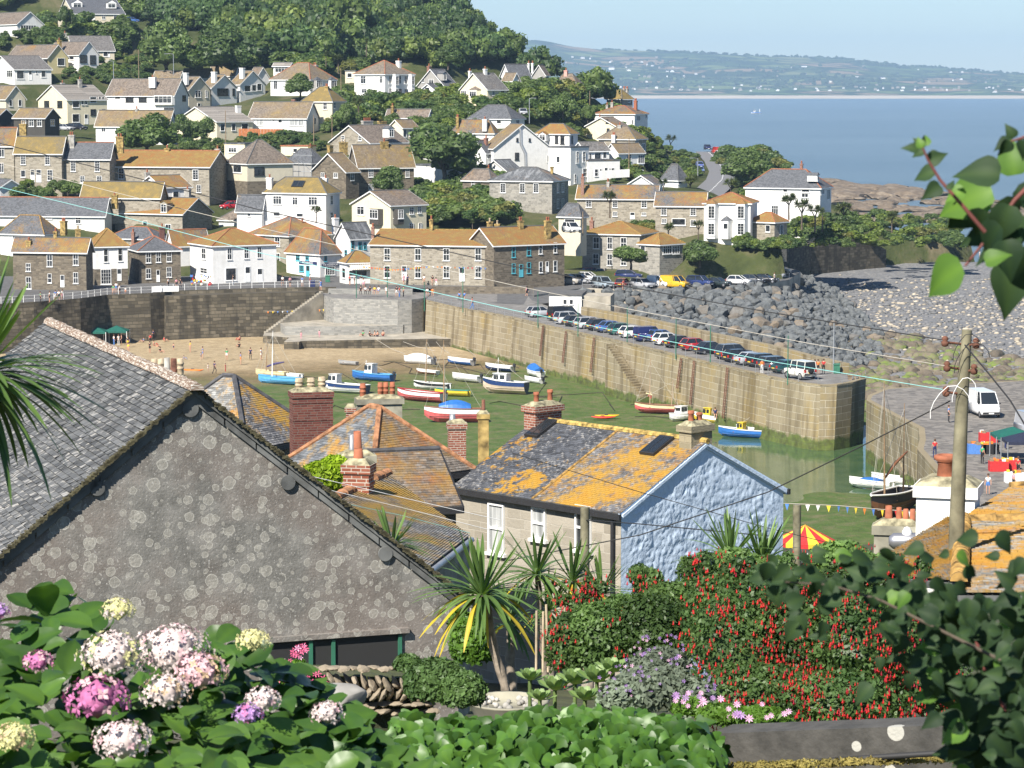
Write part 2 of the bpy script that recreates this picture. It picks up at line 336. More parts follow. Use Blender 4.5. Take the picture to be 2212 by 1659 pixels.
def house(name,label,t,xl,xc,xr,yb,ye,yr,a,roof='hip',wm='white',rm='slate',wins='',chim='',D=None,L=None,R=None,rg='ridge_slate',fas='white_paint',oh=.28,glass=None,frame=None,cat='house',ground=True,found=4.0,lower=None,group=None,onz=None,bar=None,og=None):
 px,py=tp(t,xc,yb)
 if onz:D=atz(px,py,onz).y/KD
 if D is None:D=ydepth(py)
 C=at(px,py,D);e=math.radians(a);ca,sa=math.cos(e),math.sin(e)
 dl=Vector((-ca,sa,0));dr=Vector((sa,ca,0));ze=at(*tp(t,xc,ye),D).z;dz=ze-CZ
 k=(tp(t,xl,0)[0]-512)/F
 if L is None:L=(C.x-k*(C.y*CP-dz*SP))/(ca+k*sa*CP)
 k=(tp(t,xr,0)[0]-512)/F
 if R is None:R=(k*(C.y*CP-dz*SP)-C.x)/(sa-k*ca*CP)
 if not(1.5<L<60)or not(1.5<R<60):print('HOUSE?',name,label,'L',round(L,1),'R',round(R,1))
 L=min(max(L,2),60);R=min(max(R,2),60)
 root=empty(name,C,label,cat,group)
 z0=C.z-found;ctr=C+dl*L/2+dr*R/2
 zr=atY(*tp(t,xc,yr),ctr.y).z;zr=max(zr,ze+.3)
 A,B,E=C+dl*L,C+dr*R,C+dl*L+dr*R
 def P(u,v,z):q=C+dl*u+dr*v;return Vector((q.x,q.y,z))
 mb=MB();lo=[P(0,0,z0),P(0,R,z0),P(L,R,z0),P(L,0,z0)]
 hi=[P(0,0,ze),P(0,R,ze),P(L,R,ze),P(L,0,ze)]
 if lower:
  zm=at(*tp(t,xc,lower[0]),D).z;md=[Vector((q.x,q.y,zm))for q in lo]
  mb.add(lo+md,[(i,(i+1)%4,(i+1)%4+4,i+4)for i in range(4)],1);lo=md
 mb.add(lo+hi,[(i,(i+1)%4,(i+1)%4+4,i+4)for i in range(4)])
 rb=MB();ri=MB();fb=MB();bb=[MB(),MB()];th=.13
 def rline(p,q,r=.1,m=0):ri.tube([p+Vector((0,0,.02)),q+Vector((0,0,.02))],r,6,m,smooth=False)
 if roof in('L','R'):
  if roof=='L':G=lambda u,v,z:P(u,v,z);U,W=L,R
  else:G=lambda u,v,z:P(v,u,z);U,W=R,L
  og=oh if og is None else og;sl=(zr-ze)/(W/2);zo=ze-oh*sl
  mb.poly([G(0,0,ze),G(0,W,ze),G(0,W/2,zr)]);mb.poly([G(U,0,ze),G(U,W,ze),G(U,W/2,zr)])
  q1=[G(-og,-oh,zo),G(-og,W/2,zr),G(U+og,W/2,zr),G(U+og,-oh,zo)]
  q2=[G(-og,W+oh,zo),G(U+og,W+oh,zo),G(U+og,W/2,zr),G(-og,W/2,zr)]
  for q in(q1,q2):
   q=[p+Vector((0,0,th))for p in q]
   if(q[1]-q[0]).cross(q[2]-q[0]).z<0:q=q[::-1]
   slab(rb,q,th)
  rline(G(-oh,W/2,zr+th),G(U+oh,W/2,zr+th))
  dU=(G(1,0,0)-G(0,0,0));dW=(G(0,1,0)-G(0,0,0))
  for v in(-oh-.03,W+oh+.03):
   fb.box((G(-oh,v,zo+.02)+G(U+oh,v,zo+.02))/2,dU*(U/2+oh),dW*.05,Vector((0,0,.09)))
  for e_,u in enumerate((-og-.03,U+og+.03)):
   for v0,v1 in((-oh,W/2),(W/2,W+oh)):
    p0=G(u,v0,zo if v0<0 else zr);p1=G(u,v1,zr if v0<0 else zo);d=p1-p0
    bb[e_].box((p0+p1)/2+Vector((0,0,.02)),d/2,dU*.03,Vector((0,0,.1)))
 elif roof=='hip':
  long_u=L>=R;rl=abs(L-R)/2;W=min(L,R);sl=(zr-ze)/(W/2);zo=ze-oh*sl
  if long_u:r0,r1=P(R/2,R/2,zr+th),P(L-R/2,R/2,zr+th)
  else:r0,r1=P(L/2,L/2,zr+th),P(L/2,R-L/2,zr+th)
  c=[P(-oh,-oh,zo+th),P(-oh,R+oh,zo+th),P(L+oh,R+oh,zo+th),P(L+oh,-oh,zo+th)]
  if long_u:fs=[[c[0],c[1],r0],[c[1],c[2],r1,r0],[c[2],c[3],r1],[c[3],c[0],r0,r1]]
  else:fs=[[c[3],c[0],r0],[c[0],c[1],r1,r0],[c[1],c[2],r1],[c[2],c[3],r0,r1]]
  for q in fs:
   if(q[1]-q[0]).cross(q[2]-q[0]).z<0:q=q[::-1]
   slab(rb,q,th)
  rline(r0,r1);
  hips=[(c[0],r0),(c[1],r0 if long_u else r1),(c[2],r1),(c[3],r1 if long_u else r0)]
  for p,q in hips:rline(p,q)
  for p,q in((c[0],c[1]),(c[1],c[2]),(c[2],c[3]),(c[3],c[0])):
   d=(q-p);n=Vector((d.y,-d.x,0)).normalized()
   fb.box((p+q)/2-Vector((0,0,.13)),d/2,n*.05,Vector((0,0,.09)))
 else:
  slab(rb,[P(-.1,-.1,ze+.2),P(-.1,R+.1,ze+.2),P(L+.1,R+.1,ze+.2),P(L+.1,-.1,ze+.2)][::-1 if(P(0,1,0)-P(0,0,0)).cross(P(1,1,0)-P(0,0,0)).z<0 else 1],.22)
 mats=[M[wm]]+([M[lower[1]]]if lower else[])
 mb.build('wall',mats,root)
 ro=rb.build('roof',M[rm],root)
 if ri.v:ri.build('ridge_tiles',M[rg],ro)
 if fb.v:fb.build('gutter',M[fas],ro)
 for q in bb:
  if q.v:q.build('barge_board',M[fas if bar is None else bar],ro)
 face,ty,w,h='L','s',40,80;gl=glass;fr=frame
 for tok in wins.split():
  if tok[0]in 'LR':
   face=tok[0];ty=tok[1:];gl=glass;fr=frame
   if ty.endswith('w'):ty=ty[:-1];gl=M['curtain']
   if ty.endswith('k'):ty=ty[:-1];fr=M['dark_paint']
   if ty.endswith('b'):ty=ty[:-1];fr=M['blue_paint']
   continue
  v=[float(q)for q in tok.split(',')]
  if len(v)==4:w,h=v[2],v[3]
  dirv,n=(dl,Vector((-sa,-ca,0)))if face=='L' else(dr,Vector((ca,-sa,0)))
  def isect(x,y):
   ax,bz=ray(*tp(t,x,y));Y=(n.x*C.x+n.y*C.y)/(n.x*ax+n.y);q=Vector((ax*Y,Y,CZ+bz*Y));return q,(q-C).dot(dirv)
  q,u=isect(v[0],v[1]);u0=isect(v[0]-w/2,v[1])[1];u1=isect(v[0]+w/2,v[1])[1]
  wm_=min(abs(u1-u0),4.5);hm=h*K*(4 if t=='d' else 1)*q.y/F;mx=L if face=='L' else R
  if not(wm_/2-.3<u<mx-wm_/2+.3):
   u=min(max(u,wm_/2+.05),mx-wm_/2-.05);q=Vector((*(C+dirv*u).xy,q.z))
  make_window(root,q+n*.004,dirv,n,wm_,hm,ty,fr,gl)
 for tok in chim.split():
  v=tok.split(',');x,y,w=float(v[0]),float(v[1]),float(v[2]);pots=int(v[3]);mt=v[4]if len(v)>4 else 'chim_ren'
  Y=ctr.y+(float(v[5])if len(v)>5 else 0);q=atY(*tp(t,x,y),Y);wm_=w*K*(4 if t=='d' else 1)*Y/F
  make_chimney(root,q,max(.45,wm_*.85),max(.4,min(.7,wm_*.8)),q.z,dl if roof!='R' else dr,mt,pots,'pot' if 'buff' not in(v[6]if len(v)>6 else '')else 'pot_buff',depth=max(2.2,q.z-zr+1.6))
 if ground:
  for q in(C,A,B,E):CTRL.append((q.x,q.y,C.z))
 root['_z']=C.z
 HOUSES[label]=dict(root=root,C=C,dl=dl,dr=dr,L=L,R=R,ze=ze,zr=zr,P=P,D=D)
 return root
H=house
H('bungalow','wide grey slate bungalow with two white dormers, highest house below the wood','00',500,645,1075,195,120,-12,74,'R','cream2','slate','Rc2 705,155,70,50 895,148,30,35 1005,155,50,45 Rd 808,158,25,60',D=440)
H('bungalow','low white bungalow with glazed gable front at the photo edge below the dormer bungalow','00',-120,150,372,272,205,112,52,'L','white2','tile_brown','Rc6 245,238,165,42',D=415)
H('house','pale yellow gable-fronted house under a long brown tiled roof','00',60,415,590,620,497,393,50,'L','yellow','tile_brown','Rp 528,535,65,65 Lpk 440,530,35,55','512,345,45,1,chim_lich',D=398)
H('house','white house with grey slate gable and picture windows beside the yellow gable','00',400,685,852,612,470,366,48,'L','white','tile_brown','Rpk 720,508,60,65 802,515,50,75 Lp 620,497,40,40',D=400)
H('house','cream house with wide brown roof behind the two gable-fronted houses','00',560,640,988,545,438,315,72,'R','cream2','tile_grey','Rp 912,463,42,50 Rd 940,470,20,50','560,285,35,1,chim_ren',D=420)
H('bungalow','white bungalow with low grey roof and balcony at the photo edge','00',-90,130,443,722,601,487,62,'R','white2','tile_grey','Rp 175,645,65,75 375,637,40,60 315,625,14,25 Rd 262,650,28,80 Lc3 85,637,90,60',D=388)
H('house','small pale house end with two windows, below the balcony bungalow','00',-140,52,218,940,852,745,50,'L','cream2','tile_lich','Rp 92,890,28,55 172,890,28,55',D=362)
H('house','pair of cream semi-detached houses with pale ribbed roof','00',330,585,925,1075,862,738,50,'R','cream','tile_pale','Lpk 405,900,42,58 518,900,42,58 Rp 655,900,60,58 655,1020,62,72 Rp 805,862,58,52 862,853,20,35 890,853,20,35 712,888,18,35 742,888,18,35 Rd 745,1030,32,85 Rpk 805,970,45,52 895,965,30,45','540,715,35,1,chim_ren 690,685,35,1,chim_ren',D=365,rg='ridge_slate')
H('house','long white house with tall tapering white chimney and slate-hung gable','00',918,1505,1627,985,822,686,24,'L','white','tile_brown','Lpk 1120,853,68,55 1233,853,68,55 1400,858,125,62 Ld 1018,860,52,75 Lpk 1525,955,85,45 Rpk 1590,848,30,50','1318,668,72,1,white,-3.2',D=372)
for i,(xl,xc,xr,yb,ye,yr,ch,lb)in enumerate([(1540,1632,1815,926,775,666,'1605,628,55,0,white,-2.5','cream gable house first in the stepped row beside the tall-chimney house'),(1740,1830,2045,893,756,650,'1850,620,58,0,white,-2.5','white gable house second in the stepped row with brown bay window'),(1985,2075,2292,868,728,616,'2092,586,55,0,white,-2.5','white gable house at the far end of the stepped row')]):
 H('house',lb,'00',xl,xc,xr,yb,ye,yr,42,'L',['cream2','white','white'][i],'tile_lich',['Rc2 1710,812,50,60 1783,812,20,60 Rp 1720,905,30,28 Lc2 1655,815,60,55','Rpk 2018,795,20,60 Lpk 1930,795,20,60 Rc4k 1925,795,95,62','Rp 2138,765,55,55 2240,752,40,60 2195,760,40,55'][i],ch,D=378+4*i)
for i,(xl,xc,xr,lb)in enumerate([(1320,1545,1600,'brown roofed house behind the tall-chimney house'),(1572,1800,1850,'brown roofed house behind the middle of the stepped row'),(1812,2030,2070,'brown roofed house with rooflight behind the end of the stepped row')]):
 H('house',lb,'00',xl,xc,xr,740-22*i,690-22*i,617-20*i,22,'L','white2','tile_lich','','',D=402+5*i)
H('house','dark pebbledash house with black slate-hung gable end','00',118,390,513,1190,1018,940,24,'L','dark','tile_lich','Lc2 272,1062,42,60 342,1062,42,60 208,1048,35,30 Rc2 453,1060,38,55',D=335)
H('house','black gable end at the photo edge next to the dark pebbledash house','00',-150,-20,120,1190,1010,945,40,'L','darkslate','tile_lich','',D=338)
H('cottage','white cottage with half orange roof behind the round dark green tree','00',827,1455,1530,1235,1085,957,20,'L','white','tile_lich','Lc2 895,1117,36,48 1025,1122,50,60 Rp 1485,1255,40,75','1182,940,25,1',D=333)
H('bungalow','cream bungalow with pale ribbed roof and broad gable behind the orchard trees','00',1520,1875,2182,1210,1052,926,50,'R','cream','tile_pale','Rp 1922,1100,40,62 2018,1098,35,62 2115,1102,58,72 Lp 1805,1100,30,50','2058,912,50,0,white',D=340)
H('cottage','stone terrace cottage with slate roof at the photo edge','00',-130,125,160,1560,1243,1108,8,'L','granite','slate_lich','Lc2 15,1310,45,95 15,1450,35,85','200,1070,70,2,chim_lich,0,buff',D=292,rg='ridge')
H('cottage','stone terrace cottage under a mustard lichen roof','00',128,536,590,1600,1318,1185,8,'L','granite','slate_mustard','Lg2 200,1378,42,85 410,1380,42,88 432,1513,46,92 Ld 335,1520,45,110 282,1520,35,110 Lp 200,1500,40,60','618,1165,62,2,chim_ren',D=290)
H('cottage','stone terrace cottage under a dark slate roof with red ridge','00',536,950,1005,1620,1367,1236,8,'L','granite','slate','Lg2 632,1433,42,95 840,1435,42,92 858,1550,46,60 712,1550,40,60','1035,1180,75,2,chim_lich',D=290,rg='ridge')
H('cottage','long stone terrace house half orange half slate with white end gable','00',952,1810,1978,1720,1443,1306,12,'L','granite','slate_orange','Lg2 1048,1500,50,92 1690,1510,50,88 1718,1630,40,65 1620,1628,40,60','1445,1280,55,1,chim_lich 1880,1285,50,1',D=290,rg='ridge')
H('house','brown hipped roof house with cream walls above a stone ground floor','d',490,535,632,438,352,303,58,'hip','cream2','tile_brown','Lp 513,365,18,16 Rpk 560,370,22,18',D=292,lower=(392,'granite_dark'))
H('cottage','low cottage with flat mustard roof below the terrace','d',176,345,360,436,425,394,15,'L','granite','slate_mustard','Lp 210,440,12,8',D=280)
H('cottage','small slate cottage with white left gable below the long terrace','d',300,352,412,440,405,380,55,'R','white','slate_lich','Rp 380,420,14,14','318,372,12,1',D=284)
H('villa','white villa with grey bays under a hipped lichen roof left of the big white villa','10',125,470,692,815,683,547,38,'hip','white','tile_lich','Lg2 170,735,34,72 Rc2 548,728,35,55 Rc3 655,740,60,80 Rc2 510,725,20,50','510,560,60,2,chim_ren',D=372,rg='ridge')
H('house','square cream house with pyramid mustard roof in front of the grey-bayed villa','10',400,660,768,1042,870,752,25,'hip','cream2','slate_mustard','Ls 598,915,34,60 Rs 680,910,14,55','612,745,40,2,chim_lich,-1',D=345)
H('house','long white house with balcony and brown roof beside an orange fence','10',-62,435,540,1172,1018,885,20,'L','white','tile_lich','Lc2w 32,1058,62,52 Lc3w 350,1055,125,62 Lp 152,1035,25,26 Ld 210,1065,34,80 Lpk 365,1150,90,32 Rp 508,1045,18,55','325,858,36,0,brick',D=342)
H('villa','large two-storey white villa with double bays under a hipped brown roof','10',850,1115,1364,868,638,528,42,'hip','white','tile_lich','Lc2 928,690,45,68 1082,688,28,62 935,785,45,40 990,788,25,40 Rs 1160,690,26,70 1200,690,30,75 1238,688,28,70 1295,690,28,70 1332,690,30,75 1160,800,24,75 1200,805,30,80 1245,810,32,90 1295,805,26,75 1332,808,30,80','1232,525,48,1,white,0',D=360,rg='ridge')
H('house','grey gabled chalet house with dormers behind a small white garage','10',1370,1655,1762,805,772,602,42,'R','greyren','slate','Lc2 1445,698,22,32 1515,705,42,42','1496,570,34,1,brick',D=372)
H('garage','small white gabled garage behind the parked silver car','10',1395,1575,1618,848,800,728,35,'R','white','slate','Lc4 1465,812,100,28 Lpk 1480,768,34,20',D=362,cat='garage')
H('house','cream double-gabled house with small bay on the slope beside the garage','10',1765,2000,2168,912,772,636,46,'R','cream','tile_grey','Lc3 1795,802,48,40 Lp 1900,805,80,48 Rp 2128,808,34,60 Rc2 2050,800,20,50','1848,612,24,1,white 1980,595,32,1,white',D=358)
H('house','slate roofed chalet with rooflight high beside the pink house','20',-120,10,180,758,712,560,62,'R','white','slate','Rc2 130,735,60,35',D=372)
H('house','white glazed porch house with orange roof below the chalet','20',-80,5,60,785,690,632,50,'L','white','tile_lich','Rc3 35,735,40,70 Lc3 -30,720,60,60',D=364)
H('house','grey gable house with white barge boards beside the pink house','20',180,288,320,762,645,565,25,'R','greyren','tile_brown','Lp 255,690,30,60','145,545,18,1,white 178,545,20,1,white',D=380)
H('house','small pink house with brown hipped roof and pink chimney','20',362,556,606,815,722,640,24,'hip','pinkwall','tile_brown','Rp 590,760,20,40','467,608,34,1,pinkwall',D=385)
H('house','stone house with yellow hipped roof and tall chimneys against the sea','20',818,950,1042,905,850,775,45,'hip','granite_grey','slate_mustard','Rs 1010,868,22,30','822,758,20,1,chim_ren,-2 970,765,28,2 995,765,24,2',D=395,ground=False)
H('house','white house with slate front and red hip behind, glazed porch facing the sea','20',715,1058,1172,1125,985,918,24,'hip','white','slate_lich','Rp 1090,1022,36,45 Rp 1160,1000,18,45 Lp 1040,1055,14,40 Rp 1090,1110,34,28','865,885,26,1,chim_ren 822,905,22,1 1068,870,30,2,pot',D=372,rg='ridge')
H('house','pale yellow house with low gable among trees above the hotel','20',640,900,1000,1155,1092,1016,40,'R','cream','tile_brown','Lpk 822,1048,20,32 832,1122,24,25','758,1010,22,1',D=352)
H('house','brown hipped house with tall striped chimney below the yellow gable','20',748,1062,1162,1310,1198,1095,26,'hip','granite','tile_lich','Rp 1080,1240,24,60 Rp 1135,1270,30,60','932,1080,38,1,chim_ren 880,1165,36,2,white,-3',D=333)
H('house','white gabled house with conservatory bay stepped below the striped chimney','20',808,920,1140,1425,1320,1243,52,'R','white','tile_lich','Rc2 1010,1362,40,62 Rc3 1115,1375,55,75',D=318)
H('hotel','tall white gable of the hotel with ribbed metal flue','20',-260,-160,335,1450,1282,1076,62,'L','white','tile_lich','Rpk 45,1207,16,30 152,1208,16,26 Rpk 42,1350,34,62 Rp 342,1370,30,60',D=312,cat='hotel wing')
H('hotel','upper white storey of the hotel under an orange hipped roof','20',205,495,568,1440,1152,1074,24,'hip','white','slate_orange','Lpk 386,1205,28,66 436,1208,34,72 Rpk 518,1208,14,66 Lp 290,1205,18,50',D=318,cat='hotel wing')
H('hotel','three-storey flat roofed white block at the front of the hotel','20',315,505,664,1610,1275,1270,40,'flat','white','slate','Rs 565,1360,24,100 622,1355,26,90 545,1545,16,80 640,1490,60,70 Lp 400,1378,28,54',D=308,cat='hotel wing')
H('hotel','white lower hotel wing with grey roofed balcony storey','20',600,640,840,1400,1305,1232,66,'R','white','tile_grey','Rp 740,1350,60,60 800,1340,30,55 675,1355,20,60',D=315,cat='hotel wing',L=6)
H('hotel','long white flat topped hotel wing with four windows beside the white picket fence','20',610,655,932,1545,1390,1385,66,'flat','white','slate','Rs 728,1492,30,62 765,1490,18,60 812,1482,28,66 870,1482,26,62 845,1482,14,60',D=310,cat='hotel wing',L=7)
H('house','square granite house with silver slate hipped roof above the gardens','20',-195,345,487,1830,1565,1450,20,'hip','granite_grey','slate_silver','Lg2 -78,1625,46,80 90,1625,46,80 208,1625,46,80 Rg2 395,1625,16,80 438,1620,18,78 395,1760,16,80 438,1755,18,78','345,1440,26,0,chim_lich',D=285)
H('cottage','stone cottage with whitewashed stones down its gable and tall chimney','10',485,778,890,1705,1485,1328,42,'R','granite_dark','tile_lich','Lg2 578,1512,32,42 690,1515,36,44 Rg2 832,1522,30,75','640,1255,50,0,chim_lich',D=296)
H('house','stone house with broad brown roof joined to the whitewashed gable cottage','10',800,888,1365,1700,1440,1256,66,'R','granite_dark','tile_lich','Rg3 992,1490,40,80 1085,1470,30,60 1168,1455,34,50 1308,1497,34,68 992,1615,40,50','755,1228,80,2,chim_lich,0,buff 1108,1222,80,1,chim_lich',D=299)
H('cottage','older stone gable cottage with blue dormer behind the broad brown roof','10',640,985,1312,1310,1235,1085,46,'R','granite','tile_brown','Ls 900,1195,30,42 752,1190,30,40','960,1042,130,6,chim_ren',D=318)
H('house','cream house with veranda balcony behind the blue dormer','10',1148,1268,1398,1218,1103,1038,45,'R','cream','tile_lich','Rp 1285,1150,30,70 1335,1150,24,60 1370,1145,24,55','1090,1045,95,0,chim_lich',D=330)
H('bungalow','low brown roofed bungalow among conifers above the veranda house','10',1125,1480,1522,1062,1012,948,22,'L','white2','tile_brown','','1180,915,28,1,chim_lich',D=346)
H('house','white house with dark slate hipped roof below the double-gabled house','10',1838,2200,2320,1085,1022,912,30,'hip','white','slate','Lp 2100,1050,40,40 Rp 2260,1055,30,40','',D=340)
H('house','white house with lichen hipped roof and white chimney behind the tree','10',1690,2055,2098,1230,1140,1038,18,'hip','white','slate_lich','Lp 1775,1175,34,30 1890,1178,24,30','1742,1012,28,2,chim_lich 1978,1030,44,1,white,-2.5',D=326)
H('house','small slate roofed white house with red ridge wedged beside the hotel','10',1842,1985,2046,1390,1318,1215,40,'R','white','slate','Rp 2010,1350,20,40','1860,1195,40,1,chim_ren 1988,1190,34,1,brick',D=312,rg='ridge')
H('shed','long slate lean-to roof in front of the hotel gable','10',1955,2170,2300,1530,1480,1385,40,'R','white2','slate_silver','',D=302,cat='outhouse')
H('cottage','small stone cottage with dark lichen hipped roof by the stepped path','10',1785,2030,2110,1700,1553,1465,34,'hip','granite_dark','tile_brown','Ls 1878,1590,30,70 Rs 2000,1590,14,60','2010,1450,28,1,chim_lich',D=292)
H('house','long white side wall of a house half hidden by the broad tree','10',1335,1640,1800,1615,1440,1345,60,'flat','white','slate_silver','Rp 1690,1500,30,60',D=304)
H('house','slate roofed house with builders scaffolding beside the brown hipped house','10',262,480,600,1550,1400,1290,40,'hip','greyren','slate','','470,1265,28,1,chim_lich',D=303)
H('house','low cream flat roofed extension with rusty roof edge below the orange fence','10',215,450,520,1330,1265,1260,22,'flat','cream','ridge','Lp 340,1300,36,34 420,1298,30,32',D=320)
H('house','white house with solar panel on its hipped roof','11',72,605,722,240,5,-122,22,'hip','white','slate_mustard','Lc3 185,70,75,75 Lc2 338,78,45,70 Lc3 492,78,78,75 Rs 652,70,22,80 Rs 652,205,22,60 Lp 180,190,60,40 380,200,60,36','600,-120,45,1,white 118,-125,60,1,white',D=272)
H('house','cream house with two gables and dark bay windows above the harbour shops','11',828,1165,1472,420,118,-8,48,'R','cream','tile_brown','Lc2 905,160,62,75 Lc2 1047,185,95,80 Rc2 1222,185,70,78 Rc2 1345,162,36,62 1412,155,30,58 1342,300,36,60 1418,298,30,60',D=268)
H('house','long low house with dark slate roof and white wall behind the palm leaves','01',-80,905,965,345,200,52,8,'L','white2','slate','Ls 675,238,44,70 Lp 420,215,60,40','990,25,60,1,chim_lich',D=278,rg='ridge')
H('house','stone house with big orange roof and dormer in its slate end','01',995,1578,1832,400,192,52,26,'L','granite','slate_full','Ls 1455,320,50,85 Lp 1255,270,40,40','1620,-25,60,1',D=278)
H('house','slate hipped house with white walls seen through the palm leaves','01',0,380,520,430,358,207,24,'hip','white','slate','Lp 130,400,40,40 330,390,40,30','550,250,60,2,chim_lich',D=268,rg='ridge_lich')
H('house','low slate roofed house with red ridge between the white shop and the orange roof','01',925,1340,1480,480,405,308,20,'hip','granite','slate','','1400,300,50,1,brick 1150,345,30,1,brick,-4',D=270,rg='ridge')
H('house','slate wing with red valley ridge beside the white shop','01',1440,1500,1800,640,455,330,60,'R','white','slate_lich','Lp 1600,550,50,120',D=266,rg='ridge')
H('cottage','dark stone cottage pair at the harbour front behind the palm','01',110,748,800,850,512,400,12,'L','granite_dark','slate_lich','Ls 430,592,48,105 655,580,46,105 245,650,40,70 248,785,46,105 655,742,42,95 430,745,34,80 Ld 540,770,34,105','480,340,34,1,chim_lich 250,420,50,1,chim_lich',onz=8.0)
H('house','narrow white upper storeys on stone ground floor with orange hipped roof','01',752,822,1102,808,465,322,70,'hip','white','slate_orange','Rs 914,548,38,115 1038,542,38,112 Rg4 915,732,90,130 Rd 1030,715,38,105','672,320,60,2,chim_lich,0,buff',onz=8.0,lower=(668,'granite_dark'),rg='ridge_lich')
H('cottage','dark stone cottage with red ridged hip roof and white windows on the front','01',1108,1205,1560,790,508,388,70,'hip','granite_dark','slate','Rs 1282,568,44,88 1368,562,42,90 1460,558,42,88 1282,705,44,88 1460,692,42,88 Rd 1365,725,30,105','1398,305,46,0,brick_dark',onz=8.0,rg='ridge')
H('shop','white corner shop hung with beach goods under an orange hipped roof','01',1640,1842,2388,795,465,322,62,'hip','white','slate_orange','Ls 1762,532,38,95 Ls 1762,680,60,50 Rs 1982,535,40,100 2128,525,40,100 2240,522,38,95 Rp 1995,710,95,110 Rd 2140,710,45,130 2245,720,45,120',onz=8.0,rg='ridge',cat='shop')
H('house','tall stone house with grey and orange hipped roof behind the white shops','11',-60,285,645,620,378,222,44,'hip','granite','slate_lich','Ls 186,430,46,80 188,570,42,85','400,255,60,1,brick_dark 352,310,52,1,brick_dark',D=268,rg='ridge')
H('shop','white inn with turquoise windows and dark name boards','11',262,555,725,738,522,322,46,'hip','white','slate_lich','Lsb 362,562,32,60 444,562,30,55 Lgb 395,660,40,55 Ldb 450,690,30,110 Rsb 600,560,24,80 Rg5 640,680,85,75',onz=8.0,rg='ridge',cat='inn')
H('house','white gable house with turquoise window frames behind the inn','11',690,815,1005,640,398,268,50,'R','white','slate_silver','Rsb 835,460,28,90 898,468,32,75 940,465,22,60 Lsb 778,530,22,60','685,222,55,1,white',D=264)
H('kiosk','ice cream kiosk with orange pyramid roof and striped awning','11',722,788,1032,795,606,515,68,'hip','white','slate_orange','Rp 880,700,160,55 Lp 760,700,30,90',onz=8.0,cat='kiosk')
H('cottage','broad stone cottages with bright orange roof facing the harbour','11',985,2035,2200,812,470,333,12,'L','granite','slate_full','Ls 1134,538,54,105 1400,540,54,105 1645,540,54,105 1920,540,54,105 1134,690,54,105 1400,692,54,105 1645,692,54,105 1920,692,54,105 Ld 1282,700,44,125 1780,710,46,125','1010,300,28,1,brick,-2 1515,235,34,1,chim_lich 2085,275,50,1,chim_lich,0,buff',onz=8.0,rg='ridge_lich')
H('cottage','terrace of stone cottages with blue windows running back to the car park','11',2030,2055,2665,820,462,305,57,'R','granite_dark','slate_orange','Rsb 2225,520,30,90 2357,505,34,90 2225,660,30,85 2357,655,34,95 Rs 2458,490,30,90 2585,480,28,90 2460,650,30,95 2585,640,32,95 Rd 2515,650,26,100 Rdb 2290,680,34,110','2020,255,44,1,chim_lich,0,buff 2285,245,50,2,chim_lich 2520,245,60,2,chim_lich',onz=8.0,L=7.5,rg='ridge_slate')
H('cottage','long stone cottages with lichen roof behind a cabbage palm','21',562,1245,1280,250,58,-55,10,'L','granite','slate_lich','Lg2 663,98,48,66 890,100,42,66 1142,102,48,68 890,190,40,40 1140,190,40,30 Ld 1040,205,40,60','610,-130,30,1,brick,-1 830,-90,28,1,chim_ren',D=276)
H('cottage','grey slate and lichen roofed stone cottage joined to the white double-bay house','21',1240,1662,1690,300,118,5,10,'L','granite','slate_lich','Lg2 1312,165,48,72 1565,170,50,66 1315,250,44,40 1565,268,48,55 Lp 1440,258,120,60',D=272)
H('villa','white double-bay house with orange roof and small pillared porch','21',1660,2058,2120,392,98,12,14,'hip','white','slate_orange','Lg2 1728,165,66,95 1982,165,66,95 1728,300,66,66 1982,320,66,95 Ls 1855,330,30,100','',D=268,rg='ridge')
H('cottage','small stone annexe with low orange hip beside the white double-bay house','31',-160,55,165,405,258,182,38,'hip','granite','slate_orange','Lp 0,315,40,60 Rp 115,335,26,105',D=268,rg='ridge')
H('villa','large white seaside house with slate roof outlined in red ridge tiles','30',-195,448,548,1900,1622,1468,22,'hip','white','slate','Lp 150,1645,40,30 Lp 325,1648,70,30 Lc2 320,1682,60,50 Rp 470,1650,30,60 Rp 520,1680,30,90 Lc3 60,1820,60,90','290,1415,26,1,brick',D=290,rg='ridge')
H('garage','grey hipped garage with white roller door','21',402,592,645,345,198,105,30,'hip','cream2','slate','Lp 500,285,90,105',D=264,cat='garage',fas='white_paint')
H('house','stone house with bright orange hipped roof beside the car park','21',608,1102,1250,645,368,260,20,'hip','granite_grey','slate_full','Ls 728,440,54,100 846,442,44,105 965,442,52,98 725,578,52,90 845,585,46,100 965,605,50,60','690,245,38,1,brick',D=266,rg='ridge_lich')
H('house','lower stone wing with white corner bay beside the orange hipped house','21',1095,1275,1478,680,452,362,44,'hip','granite_grey','slate_orange','Lp 1132,490,42,48 Rc4 1340,500,75,72 1415,500,60,72','1256,370,16,0,white',D=262,rg='ridge_lich')
H('pavilion','white pavilion with steep grey pyramid roof below the coast road','20',1295,1435,1515,1600,1540,1423,45,'hip','white','slate','Rp 1450,1570,30,40',D=300,cat='pavilion')
H('shed','long low white shed with dark slate roof beside the picket fence','20',1012,1225,1300,1640,1592,1518,35,'R','white','slate','',D=295,cat='shed')
H('house','brown roofed house half buried in trees above the stepped row','00',1905,2040,2130,470,410,290,60,'R','white2','tile_grey','Rp 2085,445,30,40',D=425)
H('greenhouse','pale lean-to greenhouse behind the grey-bayed villa','10',150,290,320,640,570,545,15,'L','white','tile_pale','Lc4 220,600,110,50',D=392,cat='greenhouse')
H('house','white house edge with grey roof at the photo edge below the terrace','01',-250,0,190,-20,-40,-110,50,'L','white','slate','',D=283)
H('bungalow','low white bungalow with dark hipped roof just below the red car','01',1890,2110,2225,275,242,165,32,'hip','white','tile_brown','Lp 2050,258,40,24',D=283)
